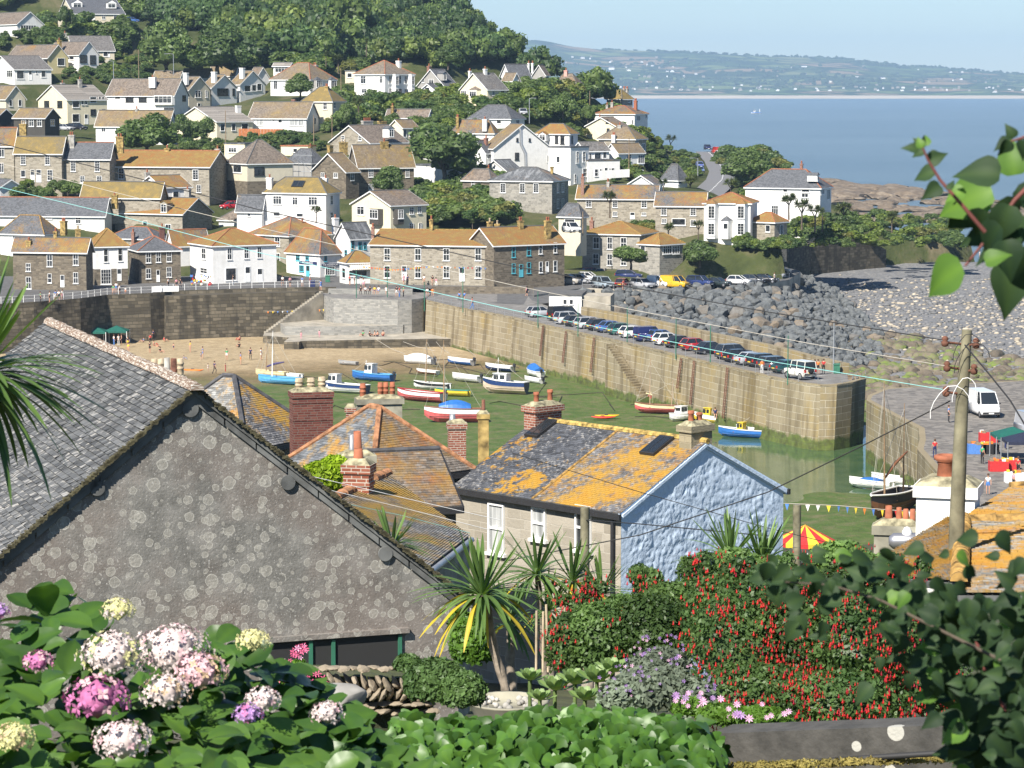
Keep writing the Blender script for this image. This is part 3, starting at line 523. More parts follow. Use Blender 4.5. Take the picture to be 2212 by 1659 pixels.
H('house','cream flat roofed extension with pale blue roof beside the brown hipped house','00',1938,2115,2262,1350,1245,1240,40,'flat','cream','slate_silver','Lc3 2010,1295,70,45',D=306)
H('cottage','small white cottage with dark roof left of the solar panel house','11',-165,50,95,235,150,30,20,'L','white','slate','Lp -60,190,30,40','75,115,50,2,chim_lich,0,buff',D=274)
H('house','white gabled house squeezed behind the stepped row chimneys','00',2140,2210,2330,760,680,585,48,'L','white','tile_brown','Rp 2270,720,30,40',D=396)
H('garage','low cream garage block right of the grey-bayed villa','10',770,860,905,690,615,605,40,'flat','cream2','slate_silver','Lp 810,650,40,40',D=378,cat='garage')
H('cottage','slate lean-to cottage between the older stone gable and the hotel','10',1400,1560,1680,1330,1270,1180,45,'R','white','slate','Lp 1470,1300,30,30',D=316)
HILL=[(-60,60,430),(-60,-60,560),(60,-70,560),(160,-75,560),(260,-70,550),(340,-50,540),(400,-10,530),(440,30,510),(480,52,495),(520,75,478),(560,96,462),(300,62,425),(250,40,440),(340,30,470),(420,55,440),(200,30,470),(150,60,432),(460,80,425),(600,112,440),(640,128,430),(660,145,420),(690,160,428),(560,130,355),(520,125,350),(480,128,338),(600,150,352),(640,170,330),(660,178,330),(700,170,400),(715,160,440),(725,175,395),(740,195,355),(700,195,320),(760,155,470),(745,150,480),(790,158,430),(770,200,330),(800,225,300),(850,232,318),(900,235,325),(950,240,330),(985,245,330),(740,235,268),(690,240,266),(780,245,272),(610,205,292),(590,215,275),(520,212,274),(470,222,268),(450,205,285),(540,235,266),(430,215,268),(580,250,262),(0,305,243),(60,298,247),(120,292,249),(-60,310,240),(700,262,262),(640,268,256),(560,280,250),(640,262,262)]
for x,y,D in HILL:
 p=at(x,y,D);CTRL.append((p.x,p.y,p.z))
for x,y,z in[(-200,240,7),(-160,243,7),(-120,246,7),(-80,247,7),(-40,250,7),(-5,250,7),(20,255,7),(35,260,7),(8,258,7),(18,257,7),(28,257,7),(36,266,7),(42,276,7),(46,286,7.5),(58,308,9),(75,312,9),(88,316,9),(62,328,11),(90,338,9),(98,310,-2),(106,322,-2),(108,345,-2),(118,335,-3),(125,312,-3),(150,330,-4),(150,350,-4),(135,365,-4),(75,375,6),(90,362,5),(190,380,-5),(210,340,-5),(75,292,-1),(100,296,-1),(130,300,-1),(150,316,-3),(180,300,-1),(60,278,-1),(60,262,-1),(80,255,-1),(120,260,-1),(160,260,-1),(200,260,-1),(-300,560,90),(-250,420,52),(-220,330,28),(-200,600,95),(-60,620,60),(20,600,15),(60,560,0),(100,600,-5),(130,560,-5),(150,500,-4),(140,460,-3),(160,400,-2),(175,340,-4),(140,700,-6),(0,720,5),(-150,720,70),(85,430,-2),(95,400,-1),(90,470,-4),(75,500,-4),(55,520,-4),(115,375,-3),(135,385,-2),(40,490,0),(20,520,14),(62,470,0)]:
 CTRL.append((*W(x,y,min(z,30)),z))
rd=[(700,200,318),(712,190,340),(722,180,362),(724,172,390),(718,162,425),(708,152,455)]
for f in np.linspace(0,5,26):
 i=min(int(f),4);p=at(*rd[i]).lerp(at(*rd[i+1]),f-i)
 for dx in(-7,-2,2,7):CTRL.append((p.x+dx,p.y,p.z-.1))
CT=np.array(CTRL)
def ground(X,Y):
 X=np.asarray(X,float).ravel();Y=np.asarray(Y,float).ravel()
 d2=(X[:,None]-CT[None,:,0])**2+((Y[:,None]-CT[None,:,1])/KD)**2+9.0
 w=d2**-1.9
 return(w*CT[None,:,2]).sum(1)/w.sum(1)
def hit(x,y,dmin=235*KD,dmax=640*KD):
 a,b=ray(x,y);D=np.arange(dmin,dmax,1.0)
 g=ground(a*D,D);z=CZ+b*D;i=np.where(z<=g)[0]
 D0=D[i[0]]if len(i)else dmax
 return Vector((a*D0,D0,float(ground([a*D0],[D0])[0])))
t=NT('hill_ground');t.set(Roughness=1.0);t.b.inputs['Specular IOR Level'].default_value=.1
t.color(t.ramp(t.noise(.12,6,.65),[(.3,(.035,.045,.017)),(.5,(.06,.072,.026)),(.62,(.10,.095,.048)),(.75,(.15,.125,.08))]));t.bump(t.noise(.8,5),.8,.4)
nx,ny=170,170
gx=np.linspace(-300,215,nx);gy=np.linspace(252*KD,740*KD,ny);GX,GY=np.meshgrid(gx,gy)
gz=np.concatenate([ground(GX[i],GY[i])for i in range(ny)]).reshape(ny,nx)
yo=GY/KD;yw=np.interp(GX,[40,49,60,72,95],[287,292,313,322,332]);gz=np.where(((GX>46)&(yo<yw+2))|(GX>97)|((GX>66)&(yo>338))|((GX>34)&(yo<262)),-5,gz);gz=np.where((GX>2.5)&(GX<48)&(yo<262),np.minimum(gz,7.2),gz);gz=np.where(GX<5,np.minimum(gz,7.4+np.maximum(0,yo-261)*.42),gz);gz=np.where((GX>2.5)&(GX<29)&(yo<271),np.minimum(gz,9.1),gz)
idx=np.arange(nx*ny).reshape(ny,nx);q=np.stack([idx[:-1,:-1],idx[:-1,1:],idx[1:,1:],idx[1:,:-1]],-1).reshape(-1,4)
o=npmesh('terrain',np.stack([GX,GY,gz-.35],-1).reshape(-1,3),q,M['hill_ground'],smooth=True);tag(o,'grassy village hillside rising behind the harbour',kind='structure')
t=NT('sea_water');t.set(Roughness=.28);t.b.inputs['IOR'].default_value=1.33
mp=t.n('Mapping');mp.inputs['Scale'].default_value=(.35,1.0,1);t.l(t.pos(),mp.inputs['Vector'])
t.color(t.ramp(t.noise(.004,5,.6,mp.outputs[0]),[(.35,(.10,.155,.20)),(.65,(.135,.195,.24))]))
n1=t.noise(.25,8,.7,mp.outputs[0]);t.bump(n1,1.0,2.2)
S=30000;mb=MB();mb.quad((-S,-2000,0),(S,-2000,0),(S,S*1.3,0),(-S,S*1.3,0));tag(mb.build('sea',M['sea_water']),'wide blue bay water out to the far shore',kind='structure')
plain('tarmac',(.115,.112,.108),.95,.18,1.2);plain('tarmac_pale',(.19,.18,.165),.95,.2,.8);plain('concrete',(.36,.325,.26),.95,.25,.6,bump=.2)
def ring(pts):return[Vector((p[0],p[1],0))for p in pts]
def wallstrip(mb,top,base,m=0,n=1):
 k=len(top)
 for i in range(k-1):mb.quad(base[i],base[i+1],top[i+1],top[i],m)
PE=[(-140,205),(-95,219),(-78,227),(-69.6,231),(-63.9,235),(-61,239.2),(-54.9,241.2),(-53.0,242.6),(-52.3,244),(-39.8,247.3),(-29.9,248.7),(-27.5,248.7)];PE=[W(x_,y_,8)for x_,y_ in PE]
mb=MB();mb.poly([(x,y,8)for x,y in PE]+[(*W(x_,y_,8),8)for x_,y_ in((-20,249.0),(-10,248.6),(2.0,248.2),(3.5,268),(-140,268))]);tag(mb.build('promenade',M['tarmac']),kind='structure')
top=[Vector((x,y,8.25))for x,y in PE];bs=[Vector((x+.3,y-1.1,-1))for x,y in PE]
mb=MB();bk=[Vector((x-.05,y+.45,8.25))for x,y in PE];bl=[Vector((x-.05,y+.45,7.6))for x,y in PE]
wallstrip(mb,top,bs);wallstrip(mb,bk,top);wallstrip(mb,bl,bk)
hw=tag(mb.build('harbour_wall',M['harbour_stone']),'tall dark stone harbour wall streaked with weed behind the beach','wall')
mb=MB();bt=[(-53.4,243.2),(-52.6,241.6),(-41,245.0),(-30.5,246.9),(-30.0,248.6)];bt=[W(x_,y_,8)for x_,y_ in bt]
wallstrip(mb,[Vector((x,y,7.7))for x,y in bt],[Vector((x,y-1.0,-1))for x,y in bt]);mb.poly([(x,y,7.7)for x,y in bt]+[(*W(-40,247.8),7.7),(*W(-52.3,244.6),7.7)])
tag(mb.build('stone_buttress',M['harbour_stone']),'lighter stone section of harbour wall standing proud beside the steps','wall')
def railing(name,pts,label,sp=1.75,h=1.05,r=.045,rails=(.55,1.0),mat='white_paint',rr=.02,cat='railing'):
 root=empty(name,pts[0],label,cat);P=[Vector(p)for p in pts];seg=[(P[i+1]-P[i]).length for i in range(len(P)-1)];tot=sum(seg);n=max(2,int(tot/sp)+1)
 def pt(s):
  for i,l in enumerate(seg):
   if s<=l+1e-6:return P[i].lerp(P[i+1],s/l)
   s-=l
  return P[-1]
 mb=MB();mb.tube([(0,0,-.1),(0,0,h)],r,6);first=None
 for i in range(n):
  q=pt(tot*i/(n-1))
  if first is None:first=mb.build('post',M[mat],root,local=True);o=first
  else:o=first.copy();COL.objects.link(o)
  o.location=q-P[0]
 for z in rails:
  mb=MB();mb.tube([p+Vector((0,0,z))for p in P],rr,5);mb.build('rail',M[mat],root)
 return root
railing('railing',[(x,y+.25,8.2)for x,y in PE[2:11]],'white posted railing along the promenade edge above the beach')
B0=[(-30.2,248.6),(-28.6,244.5),(-27.2,242.2),(-24,241.2),(-20,240.5),(-17.3,240.2),(-15.2,240.7),(-13.6,242),(-12.9,244),(-12.7,247)];B0=[W(x_,y_,7.3)for x_,y_ in B0]
broot=empty('stone_bastion',(*W(-20,244),1),'pale curved stone bastion with grey metal door between the steps and the pier','bastion')
mb=MB();wallstrip(mb,[Vector((x,y,7.35))for x,y in B0],[Vector((x,y-.25,1))for x,y in B0]);mb.build('curved_wall',M['bastion_stone'],broot)
mb=MB();mb.poly([(x,y,7.35)for x,y in B0]+[(*W(-12.7,249.5),7.35),(*W(-30,249.5),7.35)]);mb.build('terrace',M['tarmac_pale'],broot)
mb=MB();mb.box((*W(-22,247.2),7.75),(6.5,-.35,0),(.02,.45,0),(0,0,.4));mb.build('bench_ledge',M['bastion_stone'],broot)
def face_at(t,x,y,D):return at(*tp(t,x,y),D)
c=at(*tp('11',940,1045),240.75);make_window(broot,c,Vector((1,-.17,0)).normalized(),Vector((-.17,-1,0)).normalized(),1.15,2.5,'p',M['iron'],M['steel'])
c=at(*tp('11',1012,1063),240.6);make_window(broot,c,Vector((1,-.17,0)).normalized(),Vector((-.17,-1,0)).normalized(),.75,1.1,'p',M['steel'],M['steel'])
mb=MB();pl=[(-36.0,243.5),(-34.2,238.3),(-26.7,238.2),(-20,239.0),(-16.5,239.7),(-15,241.5),(-29,247)];pl=[W(x_,y_,3.6)for x_,y_ in pl]
mb.prism(pl,.5,3.6,0,1);tag(mb.build('lower_terrace',[M['bastion_stone'],M['concrete']]),'low pale stone terrace with flat top at the foot of the bastion','terrace')
mb=MB();pl=[(-37.6,241),(-37.4,237.6),(-33.2,235.6),(-33.4,231.6),(-31.2,231.4),(-31,232.3),(-20.7,233.7),(-.6,235.1),(-.5,236),(-13,243.8),(-30,244)];pl=[W(x_,y_,2.3)for x_,y_ in pl]
mb.prism(pl,-.6,2.3,0,1);tag(mb.build('stone_apron',[M['harbour_stone'],M['concrete']]),'long flat stone apron where sunbathers sit above the weed','quay apron')
def steps(name,a,b,n,w,side,mat,label,base):
 a,b=Vector(a),Vector(b);root=empty(name,b,label,'steps');d=(b-a);dh=Vector((d.x,d.y,0));u=dh.normalized();s=Vector(side).normalized()
 for i in range(n):
  p=a+d*((i+.5)/n);z1=a.z+d.z*((i+.5)/n)
  mb=MB();mb.box((p.x+s.x*w/2,p.y+s.y*w/2,(z1+base)/2),u*(dh.length/n/2),s*w/2,(0,0,(z1-base)/2));mb.build('step',M[mat],root)
 return root
steps('harbour_steps',(*W(-29.6,246.6),8),(*W(-37.8,241.6),2.3),24,1.5,(.3,-1,0),'concrete','long flight of stone steps from the promenade down to the beach',0)
PI=[(-12.9,246),(-13,240.8),(-6.5,232),(0,223.2),(4.6,215.4),(13.2,202.3),(21.9,187.8),(28.7,176.6),(32,172.4),(33.6,171.2),(35.4,171.3),(37.4,172.8),(39.4,175.2)];PI=[W(x_,y_,7)for x_,y_ in PI]
PO=[(2,250),(3,240),(6.5,232.5),(9.9,226.7),(13.6,221.8),(17.4,216.5),(25.2,202.3),(31.2,192.4),(34.9,184.4),(37.6,179.2),(39.4,175.2)];PO=[W(x_,y_,7)for x_,y_ in PO]
proot=empty('stone_pier',(*W(13,202),0),'long stone pier with a row of parked cars, curving to a square head','pier')
mb=MB();wallstrip(mb,[Vector((x,y,7.0 if i>1 else 7.3))for i,(x,y)in enumerate(PI)],[Vector((x-.35,y-.5,-1.5))for x,y in PI]);mb.build('inner_wall',M['pier_stone'],proot)
mb=MB();mb.poly([(x,y,7.0 if i>1 else 7.3)for i,(x,y)in enumerate(PI)]+[(x,y,7.0 if y<236*KD else 7.3)for x,y in PO[::-1]]);mb.build('roadway',M['tarmac_pale'],proot)
mb=MB()
for i in range(3,len(PO)-2):
 a,b=Vector((*PO[i],0)),Vector((*PO[i+1],0));u=(b-a).normalized();n=Vector((-u.y,u.x,0));L_=(b-a).length
 mb.box((a+b)/2+n*.4+Vector((0,0,3.6)),u*(L_/2+.1),n*.4,(0,0,4.5))
mb.build('parapet',M['pier_stone'],proot)
mb=MB()
for i in range(1,len(PI)-1):
 a,b=Vector((*PI[i],7.03)),Vector((*PI[i+1],7.03));L_=(b-a).length;k=max(1,int(L_/1.1));u=(b-a).normalized();n=Vector((-u.y,u.x,0))
 for j in range(k):
  p=a.lerp(b,(j+.5)/k);mb.box(p+n*.32+Vector((0,0,random.uniform(-.02,.02))),u*(L_/k/2-.015),n*.36,(0,0,.09))
tag(mb.build('coping_stone',M['pier_stone'],proot),kind='stuff')
steps('pier_steps',(*W(13.0,201.6),7),(*W(17.0,195.0),1.2),22,1.3,(-.86,-.5,0),'pier_stone','narrow stone steps down the inside face of the pier',-.5)
def ladder(t,x,y0,y1,label):
 a,b=ray(*tp(t,x,y0));best=None
 for i in range(1,len(PI)-1):
  p,q=Vector(PI[i]),Vector(PI[i+1])
  den=(q.x-p.x)-a*(q.y-p.y)
  s=(a*p.y-p.x)/den
  if 0<=s<=1:best=p.lerp(q,s);u=(q-p).normalized();break
 if best is None:return
 n=Vector((u.y,-u.x));n=-n if n.y>0 else n
 D=best.y-.6;z0=atY(*tp(t,x,y0),D).z;z1=max(.2,atY(*tp(t,x,y1),D).z)
 root=empty('iron_ladder',(best.x,best.y,z1),label,'ladder','iron ladders on the pier wall');mb=MB()
 for s in(-.22,.22):mb.tube([(best.x+u.x*s+n.x*.25,best.y+u.y*s+n.y*.25,z0),(best.x+u.x*s+n.x*.75,best.y+u.y*s+n.y*.75,z1)],.06,5)
 mb.build('rails',M['iron'],root);mb=MB()
 k=int((z0-z1)/.3)
 for i in range(k):
  f=(i+.5)/k;off=.25+.5*f;z=z0+(z1-z0)*f
  mb.box((best.x+n.x*off,best.y+n.y*off,z),(u.x*.2,u.y*.2,0),(n.x*.03,n.y*.03,0),(0,0,.03))
 tag(mb.build('rungs',M['iron'],root),kind='stuff')
for t_,x,y0,y1,lb in[('21',285,1160,1420,'rusty iron ladder on the pier nearest the beach'),('21',482,1205,1480,'rusty iron ladder second from the beach'),('21',725,1260,1560,'rusty iron ladder just left of the pier steps'),('21',1592,1460,1840,'rusty iron ladder behind the cream cabin boat'),('21',1878,1520,1960,'rusty iron ladder nearest the pier head'),('21',1478,1440,1700,'thin rusty ladder right of the pier steps')]:
 ladder(t_,x,y0,y1,lb)
for i,(x,w)in enumerate([(700,.42),(745,.26),(780,.2)]):
 p=at(*tp('32',x,480),175.0+i*.35);mb=MB();mb.box((p.x,p.y,3.4),(w/2,0,0),(0,.2,0),(0,0,4.0));mb.box((p.x,p.y,7.5),(w/2+.05,0,0),(0,.25,0),(0,0,.1))
 tag(mb.build('timber_post',M['wood'],loc=(p.x,p.y,0)),'upright timber gate post in the harbour mouth, '+['thickest','middle','thinnest'][i]+' of three','post','harbour gate posts')
QP=[(37.4,165.7),(38.2,168.5),(41,172.5),(52,176),(75,182),(75,110),(36,110),(36.2,128),(37,142.6),(38.2,146.5),(39.4,151.7),(38.4,158)];QP=[W(x_,y_,6.5)for x_,y_ in QP]
sq=empty('south_quay',(*W(44,150),0),'cobbled quay with a golden stone wall and steps at the harbour mouth','quay')
mb=MB();mb.prism(QP,-1.5,6.5,0,0);mb.build('quay_wall',M['pier_stone'],sq)
t=NT('cobbles');t.set(Roughness=.9);vo=t.n('TexVoronoi',i_Scale=1.6);t.l(t.pos(),vo.inputs['Vector'])
t.color(t.mix(t.math('MULTIPLY',t.noise(.35,4),.6),t.ramp(vo.outputs['Color'],[(.2,(.10,.095,.085)),(.8,(.25,.23,.20))]),(.16,.14,.12)));t.bump(vo.outputs['Distance'],.7,.06)
mb=MB();mb.poly([(*W(x,y,6.5),6.504)for x,y in[(37.9,166.0),(38.6,168.2),(41.2,172.1),(52,175.6),(74,181),(74,112),(36.6,112),(36.8,128),(37.6,142.6),(38.8,146.5),(40,151.7),(39,158)]]);mb.build('cobbles',M['cobbles'],sq)
steps('quay_steps',(*W(39.3,163.5),6.3),(*W(39.6,152.8),.6),20,.9,(-1,.1,0),'pier_stone','worn stone steps up the face of the cobbled quay',-.5)
mb=MB();pl=[(58.5,168),(52.2,158),(49.5,150),(48.6,140),(50.5,140),(51.5,150),(54.2,157),(60.5,167)];pl=[W(x_,y_)for x_,y_ in pl];mb.prism(pl,6.3,7.9,0,0);tag(mb.build('quay_parapet',M['pier_stone']),'thick golden parapet wall behind the white van on the quay','wall')
mb=MB();mb.poly([(*W(x_,y_),z_)for x_,y_,z_ in[(-27.4,248.7,7.2),(-12.6,243.8,7.2),(-12.6,240,7.2),(3.2,236,7.2),(9,240,7.3),(13,252,7.45),(16,264,7.5),(-27,252,7.2)]]);tag(mb.build('harbour_road',M['tarmac']),kind='structure')
CP_=[(3.4,244),(11.2,252.8),(20,250.2),(27.7,253),(39.3,257),(46,264),(50,276),(47,290),(42,284),(34,264),(28,260),(3.4,260)];CP_=[W(x_,y_,7.6)for x_,y_ in CP_]
mb=MB();mb.prism([(x,y)for x,y in CP_],1,7.6,0,1);tag(mb.build('car_park',[M['concrete'],M['tarmac']]),kind='structure')
mb=MB();mb.prism([W(x_,y_,8)for x_,y_ in((-12.5,248.4),(2.2,247.9),(2.3,248.4),(-12.5,248.9))],6.8,8.35,0,0);tag(mb.build('terrace_wall',M['granite_dark']),'low dark stone wall with seats below the orange roofed cottages','wall')
hut=empty('harbour_hut',at(*tp('21',460,1020),232),'white flat roofed hut with two dark windows at the start of the pier','hut')
c=at(*tp('21',455,1020),231.5);u=Vector((1,-.12,0)).normalized();n=Vector((-.12,-1,0)).normalized();p0=at(*tp('21',330,1030),232.3);p1=at(*tp('21',592,1030),231.2);zt=at(*tp('21',455,892),232).z
mb=MB();mid=(p0+p1)/2;hl=(p1-p0).length/2;mb.box(Vector((mid.x,mid.y,0))-n*3.4+Vector((0,0,(zt+5.5)/2)),u*hl,n*3.4,(0,0,(zt-5.5)/2));mb.build('wall',M['white'],hut)
mb=MB();mb.box(Vector((mid.x,mid.y,zt+.12))-n*3.6,u*(hl+.1),n*3.75,(0,0,.12));mb.build('roof',M['tarmac'],hut)
mb=MB();mb.box(Vector((mid.x,mid.y,(zt+5)/2))-n*3.7+u*(hl+2.1),u*2.08,n*3.3,(0,0,(zt-5)/2-.1));mb.build('concrete_flank',M['concrete'],hut)
for x in(458,513):
 q=at(*tp('21',x,950),231.75);make_window(hut,q+n*(-(q-mid).dot(n)+.004),u,n,.55,.75,'p',M['white_paint'])
def floorz(X,Y):
 d=np.sqrt(((X-48)/31.)**2+((Y-166)/18.5)**2)
 z=np.where(d<1,-.75+.77*d,np.minimum(.02+(d-1)*.33,1.15))
 return z+.08*np.sin(X*.31+Y*.17)*np.cos(Y*.23)
nx,ny=120,120;gx=np.linspace(-150,48,nx);gy=np.linspace(96,252,ny);GX,GY=np.meshgrid(gx,gy);gz=floorz(GX,GY)
idx=np.arange(nx*ny).reshape(ny,nx);q=np.stack([idx[:-1,:-1],idx[:-1,1:],idx[1:,1:],idx[1:,:-1]],-1).reshape(-1,4)
t=NT('harbour_bed');t.set(Roughness=.9);t.b.inputs['Specular IOR Level'].default_value=.25
sx=t.n('SeparateXYZ');t.l(t.pos(),sx.inputs[0])
k=t.math('SUBTRACT',t.math('ADD',t.math('DIVIDE',sx.outputs[1],KD),t.math('MULTIPLY',t.noise(.09,4,.6),26)),t.math('MULTIPLY',sx.outputs[0],.33))
k=t.math('DIVIDE',t.math('SUBTRACT',k,205),60)
sand=t.ramp(t.noise(.7,6,.6),[(.3,(.36,.27,.155)),(.7,(.50,.39,.24))])
wet=t.ramp(t.noise(.5,6,.65),[(.35,(.17,.12,.06)),(.65,(.27,.195,.10))])
weed=t.ramp(t.noise(.45,7,.7),[(.28,(.045,.085,.018)),(.46,(.085,.14,.03)),(.58,(.13,.145,.055)),(.72,(.22,.19,.115))])
c=t.mix(t.ramp(k,[(.34,0.0),(.52,1.0)]),weed,wet);c=t.mix(t.ramp(k,[(.50,0.0),(.68,1.0)]),c,sand);c=t.mix(t.math('MULTIPLY',t.ramp(t.noise(2.2,8,.75),[(.42,0.0),(.62,1.0)]),.4),c,(.05,.05,.022));t.color(c);t.bump(t.noise(1.8,8,.7),1.0,.2)
tag(npmesh('harbour_beach',np.stack([*W(GX,GY,.5),gz],-1).reshape(-1,3),q,M['harbour_bed'],smooth=True),'drying harbour bed, sand giving way to green weed',kind='structure')
t=NT('harbour_water');t.set(Roughness=.05,IOR=1.33);t.color(t.ramp(t.noise(.35,6,.6),[(.35,(.04,.09,.04)),(.6,(.075,.125,.055))]))
mp=t.n('Mapping');mp.inputs['Scale'].default_value=(1,.5,1);t.l(t.pos(),mp.inputs['Vector']);t.bump(t.noise(1.1,5,.6,mp.outputs[0]),.12,.12)
mb=MB();mb.poly([(*W(x_,y_,0),.02)for x_,y_ in((8,140),(60,130),(60,185),(44,186),(39.5,176),(33,172.4),(22,189),(14,200),(8,200))]);tag(mb.build('harbour_water',M['harbour_water']),'still green harbour water at the pier head',kind='structure')
SKY=[(380,60),(460,52),(500,46),(515,42),(535,40.5),(550,42.5),(570,47),(600,50),(650,51.5),(700,53.5),(768,57),(800,57.5),(850,60),(870,63),(900,66),(950,69),(1000,73),(1040,76),(1150,80),(1400,84)]
xs=np.linspace(300,1350,220);rows=60;S0,S1=5600.*KD,7700.*KD
zr=np.array([(87-np.interp(x,[p[0]for p in SKY],[p[1]for p in SKY]))/F*S1+CZ for x in xs])
V=[];
for r in range(rows+8):
 s=r/(rows-1)
 D=S0+(S1-S0)*s
 for j,x in enumerate(xs):
  X=(x-512)/F*D*1.0
  if s<=1:z=4+(zr[j]-4)*(s**1.12)+7*math.sin(X/260+s*5)*math.sin(s*math.pi)+5*math.sin(X/97+s*17)*math.sin(s*math.pi)
  else:z=zr[j]-(s-1)*300
  V.append((X,D,z if r else-2))
n=len(xs);idx=np.arange(n*(rows+8)).reshape(rows+8,n);q=np.stack([idx[:-1,:-1],idx[:-1,1:],idx[1:,1:],idx[1:,:-1]],-1).reshape(-1,4)
t=NT('far_fields');t.set(Roughness=1.0);t.b.inputs['Specular IOR Level'].default_value=0
nz=t.n('TexNoise',i_Scale=.004,i_Detail=3.0);t.l(t.pos(),nz.inputs['Vector']);ad=t.n('VectorMath',operation='MULTIPLY_ADD');t.l(nz.outputs['Color'],ad.inputs[0]);ad.inputs[1].default_value=(120,120,0);t.l(t.pos(),ad.inputs[2])
mp=t.n('Mapping');mp.inputs['Scale'].default_value=(.0042,.0036,0);t.l(ad.outputs[0],mp.inputs['Vector'])
vo=t.n('TexVoronoi',i_Scale=1.0,i_Randomness=.85);t.l(mp.outputs[0],vo.inputs['Vector']);ve=t.n('TexVoronoi',i_Scale=1.0,i_Randomness=.85,feature='DISTANCE_TO_EDGE');t.l(mp.outputs[0],ve.inputs['Vector'])
c=t.ramp(vo.outputs['Color'],[(.0,(.05,.09,.03)),(.25,(.13,.17,.06)),(.42,(.09,.14,.045)),(.55,(.24,.18,.11)),(.66,(.16,.18,.08)),(.8,(.07,.10,.035)),(.92,(.22,.20,.10))],'CONSTANT')
c=t.mix(t.ramp(ve.outputs['Distance'],[(.03,1.0),(.10,0.0)]),c,(.025,.045,.02))
c=t.mix(t.ramp(t.noise(.0045,6,.65),[(.52,0.0),(.58,1.0)]),c,(.022,.042,.018));t.color(c)
tag(npmesh('far_shore',V,q,M['far_fields'],smooth=True),'hazy patchwork fields and low hills across the bay',kind='structure')
plain('far_sand',(.50,.43,.33),1,.1,.01)
mb=MB()
for j in range(n-1):
 a,b=(xs[j]-512)/F,(xs[j+1]-512)/F
 w=1.0
 mb.quad((a*5380*KD,5380*KD,.3),(b*5380*KD,5380*KD,.3),(b*5660*KD,5660*KD,9.5),(a*5660*KD,5660*KD,9.5))
tag(mb.build('beach_strip',M['far_sand']),'long pale sandy beach below the far fields',kind='structure')
def farz(x,y):
 for D in np.arange(5640*KD,7680*KD,15.):
  p=atY(x,y,D);s=(D-S0)/(S1-S0);z1=float(np.interp(x,xs,zr));zz=4+(z1-4)*s**1.12+7*math.sin(p.x/260+s*5)*math.sin(s*math.pi)+5*math.sin(p.x/97+s*17)*math.sin(s*math.pi)
  if p.z<=zz:return Vector((p.x,D,zz))
 return None
FH=[('20',860,605,50,32,'largest white farmhouse standing alone in mid slope'),('20',610,508,36,20,'white farmhouse on the upper slope, beside three smaller houses'),('20',1385,630,34,26,'white gabled house left of a small hamlet'),('20',1120,548,26,20,'white house against a dark wood'),('20',1010,615,34,16,'low white house right of the farmhouse'),('20',870,728,26,22,'white house near the beach among trees'),('30',312,582,50,18,'long white farmhouse below the wooded skyline'),('30',985,682,56,18,'white house beside the ploughed field'),('30',85,588,22,18,'small white house below the skyline'),('30',1670,692,24,18,'white cottage among the right hand woods'),('30',1580,630,28,14,'white house high on the right slope'),('30',535,788,28,16,'white gable on the beach front'),('30',85,788,30,20,'paired white gables on the beach front'),('30',432,788,22,16,'white cottage on the beach front between paired gables and lone gable'),('30',1960,800,40,14,'low white building at the far end of the beach')]
for t_,u,v,w,h,lb in FH:
 p=farz(*tp(t_,u,v))
 if p is None:continue
 W=w*K*p.y/F;Hh=h*K*p.y/F;root=empty('distant_house',p,lb,'house','houses on the far shore');mb=MB();d=8
 mb.abox(p.x-W/2,p.x+W/2,p.y,p.y+d,p.z-3,p.z+Hh*.62);mb.poly([(p.x-W/2,p.y,p.z+Hh*.62),(p.x+W/2,p.y,p.z+Hh*.62),(p.x,p.y,p.z+Hh)])if W<18 else None
 mb.build('wall',M['white_paint'],root);rb=MB()
 if W<18:
  for s in(-1,1):slab(rb,[(p.x+s*(W/2+.5),p.y-.3,p.z+Hh*.6),(p.x+s*(W/2+.5),p.y+d,p.z+Hh*.6),(p.x,p.y+d,p.z+Hh*1.02),(p.x,p.y-.3,p.z+Hh*1.02)][::s],.4)
 else:slab(rb,[(p.x-W/2,p.y-.4,p.z+Hh*.6),(p.x+W/2,p.y-.4,p.z+Hh*.6),(p.x+W/2-2,p.y+d/2,p.z+Hh),(p.x-W/2+2,p.y+d/2,p.z+Hh)],.4)
 rb.build('roof',M['slate'],root)
mb=MB();random.seed(5)
for i in range(120):
 if i<65:x,y=random.uniform(620,1030),random.uniform(87.5,91.5)
 else:x,y=random.choice([(random.uniform(560,660),random.uniform(56,66)),(random.uniform(620,720),random.uniform(66,78)),(random.uniform(770,1020),random.uniform(66,84)),(random.uniform(640,1020),random.uniform(76,88))])
 p=farz(x,y)
 if p is None:continue
 W,h=random.uniform(5,13),random.uniform(3,7);m=0 if random.random()<.6 else 1
 mb.abox(p.x-W/2,p.x+W/2,p.y,p.y+8,p.z-3,p.z+h,m);mb.add([(p.x-W/2,p.y,p.z+h),(p.x+W/2,p.y,p.z+h),(p.x+W/2,p.y+8,p.z+h),(p.x-W/2,p.y+8,p.z+h),(p.x-W/2+2,p.y+4,p.z+h+3),(p.x+W/2-2,p.y+4,p.z+h+3)],[(0,1,5,4),(1,2,5),(2,3,4,5),(3,0,4)],2)
tag(mb.build('distant_village',[M['white_paint'],M['granite'],M['tile_grey']]),'scatter of tiny houses along the far beach and slopes',kind='stuff')
plain('far_leaf',(.03,.055,.022),1,.3,.02)
ICO=None
def ico_arrays(sub=1):
 bm=bmesh.new();bmesh.ops.create_icosphere(bm,subdivisions=sub,radius=1);v=np.array([x.co[:]for x in bm.verts]);f=np.array([[a.index for a in q.verts]for q in bm.faces]);bm.free();return v,f
iv,fi=ico_arrays(1);VV=[];FF=[];k=0
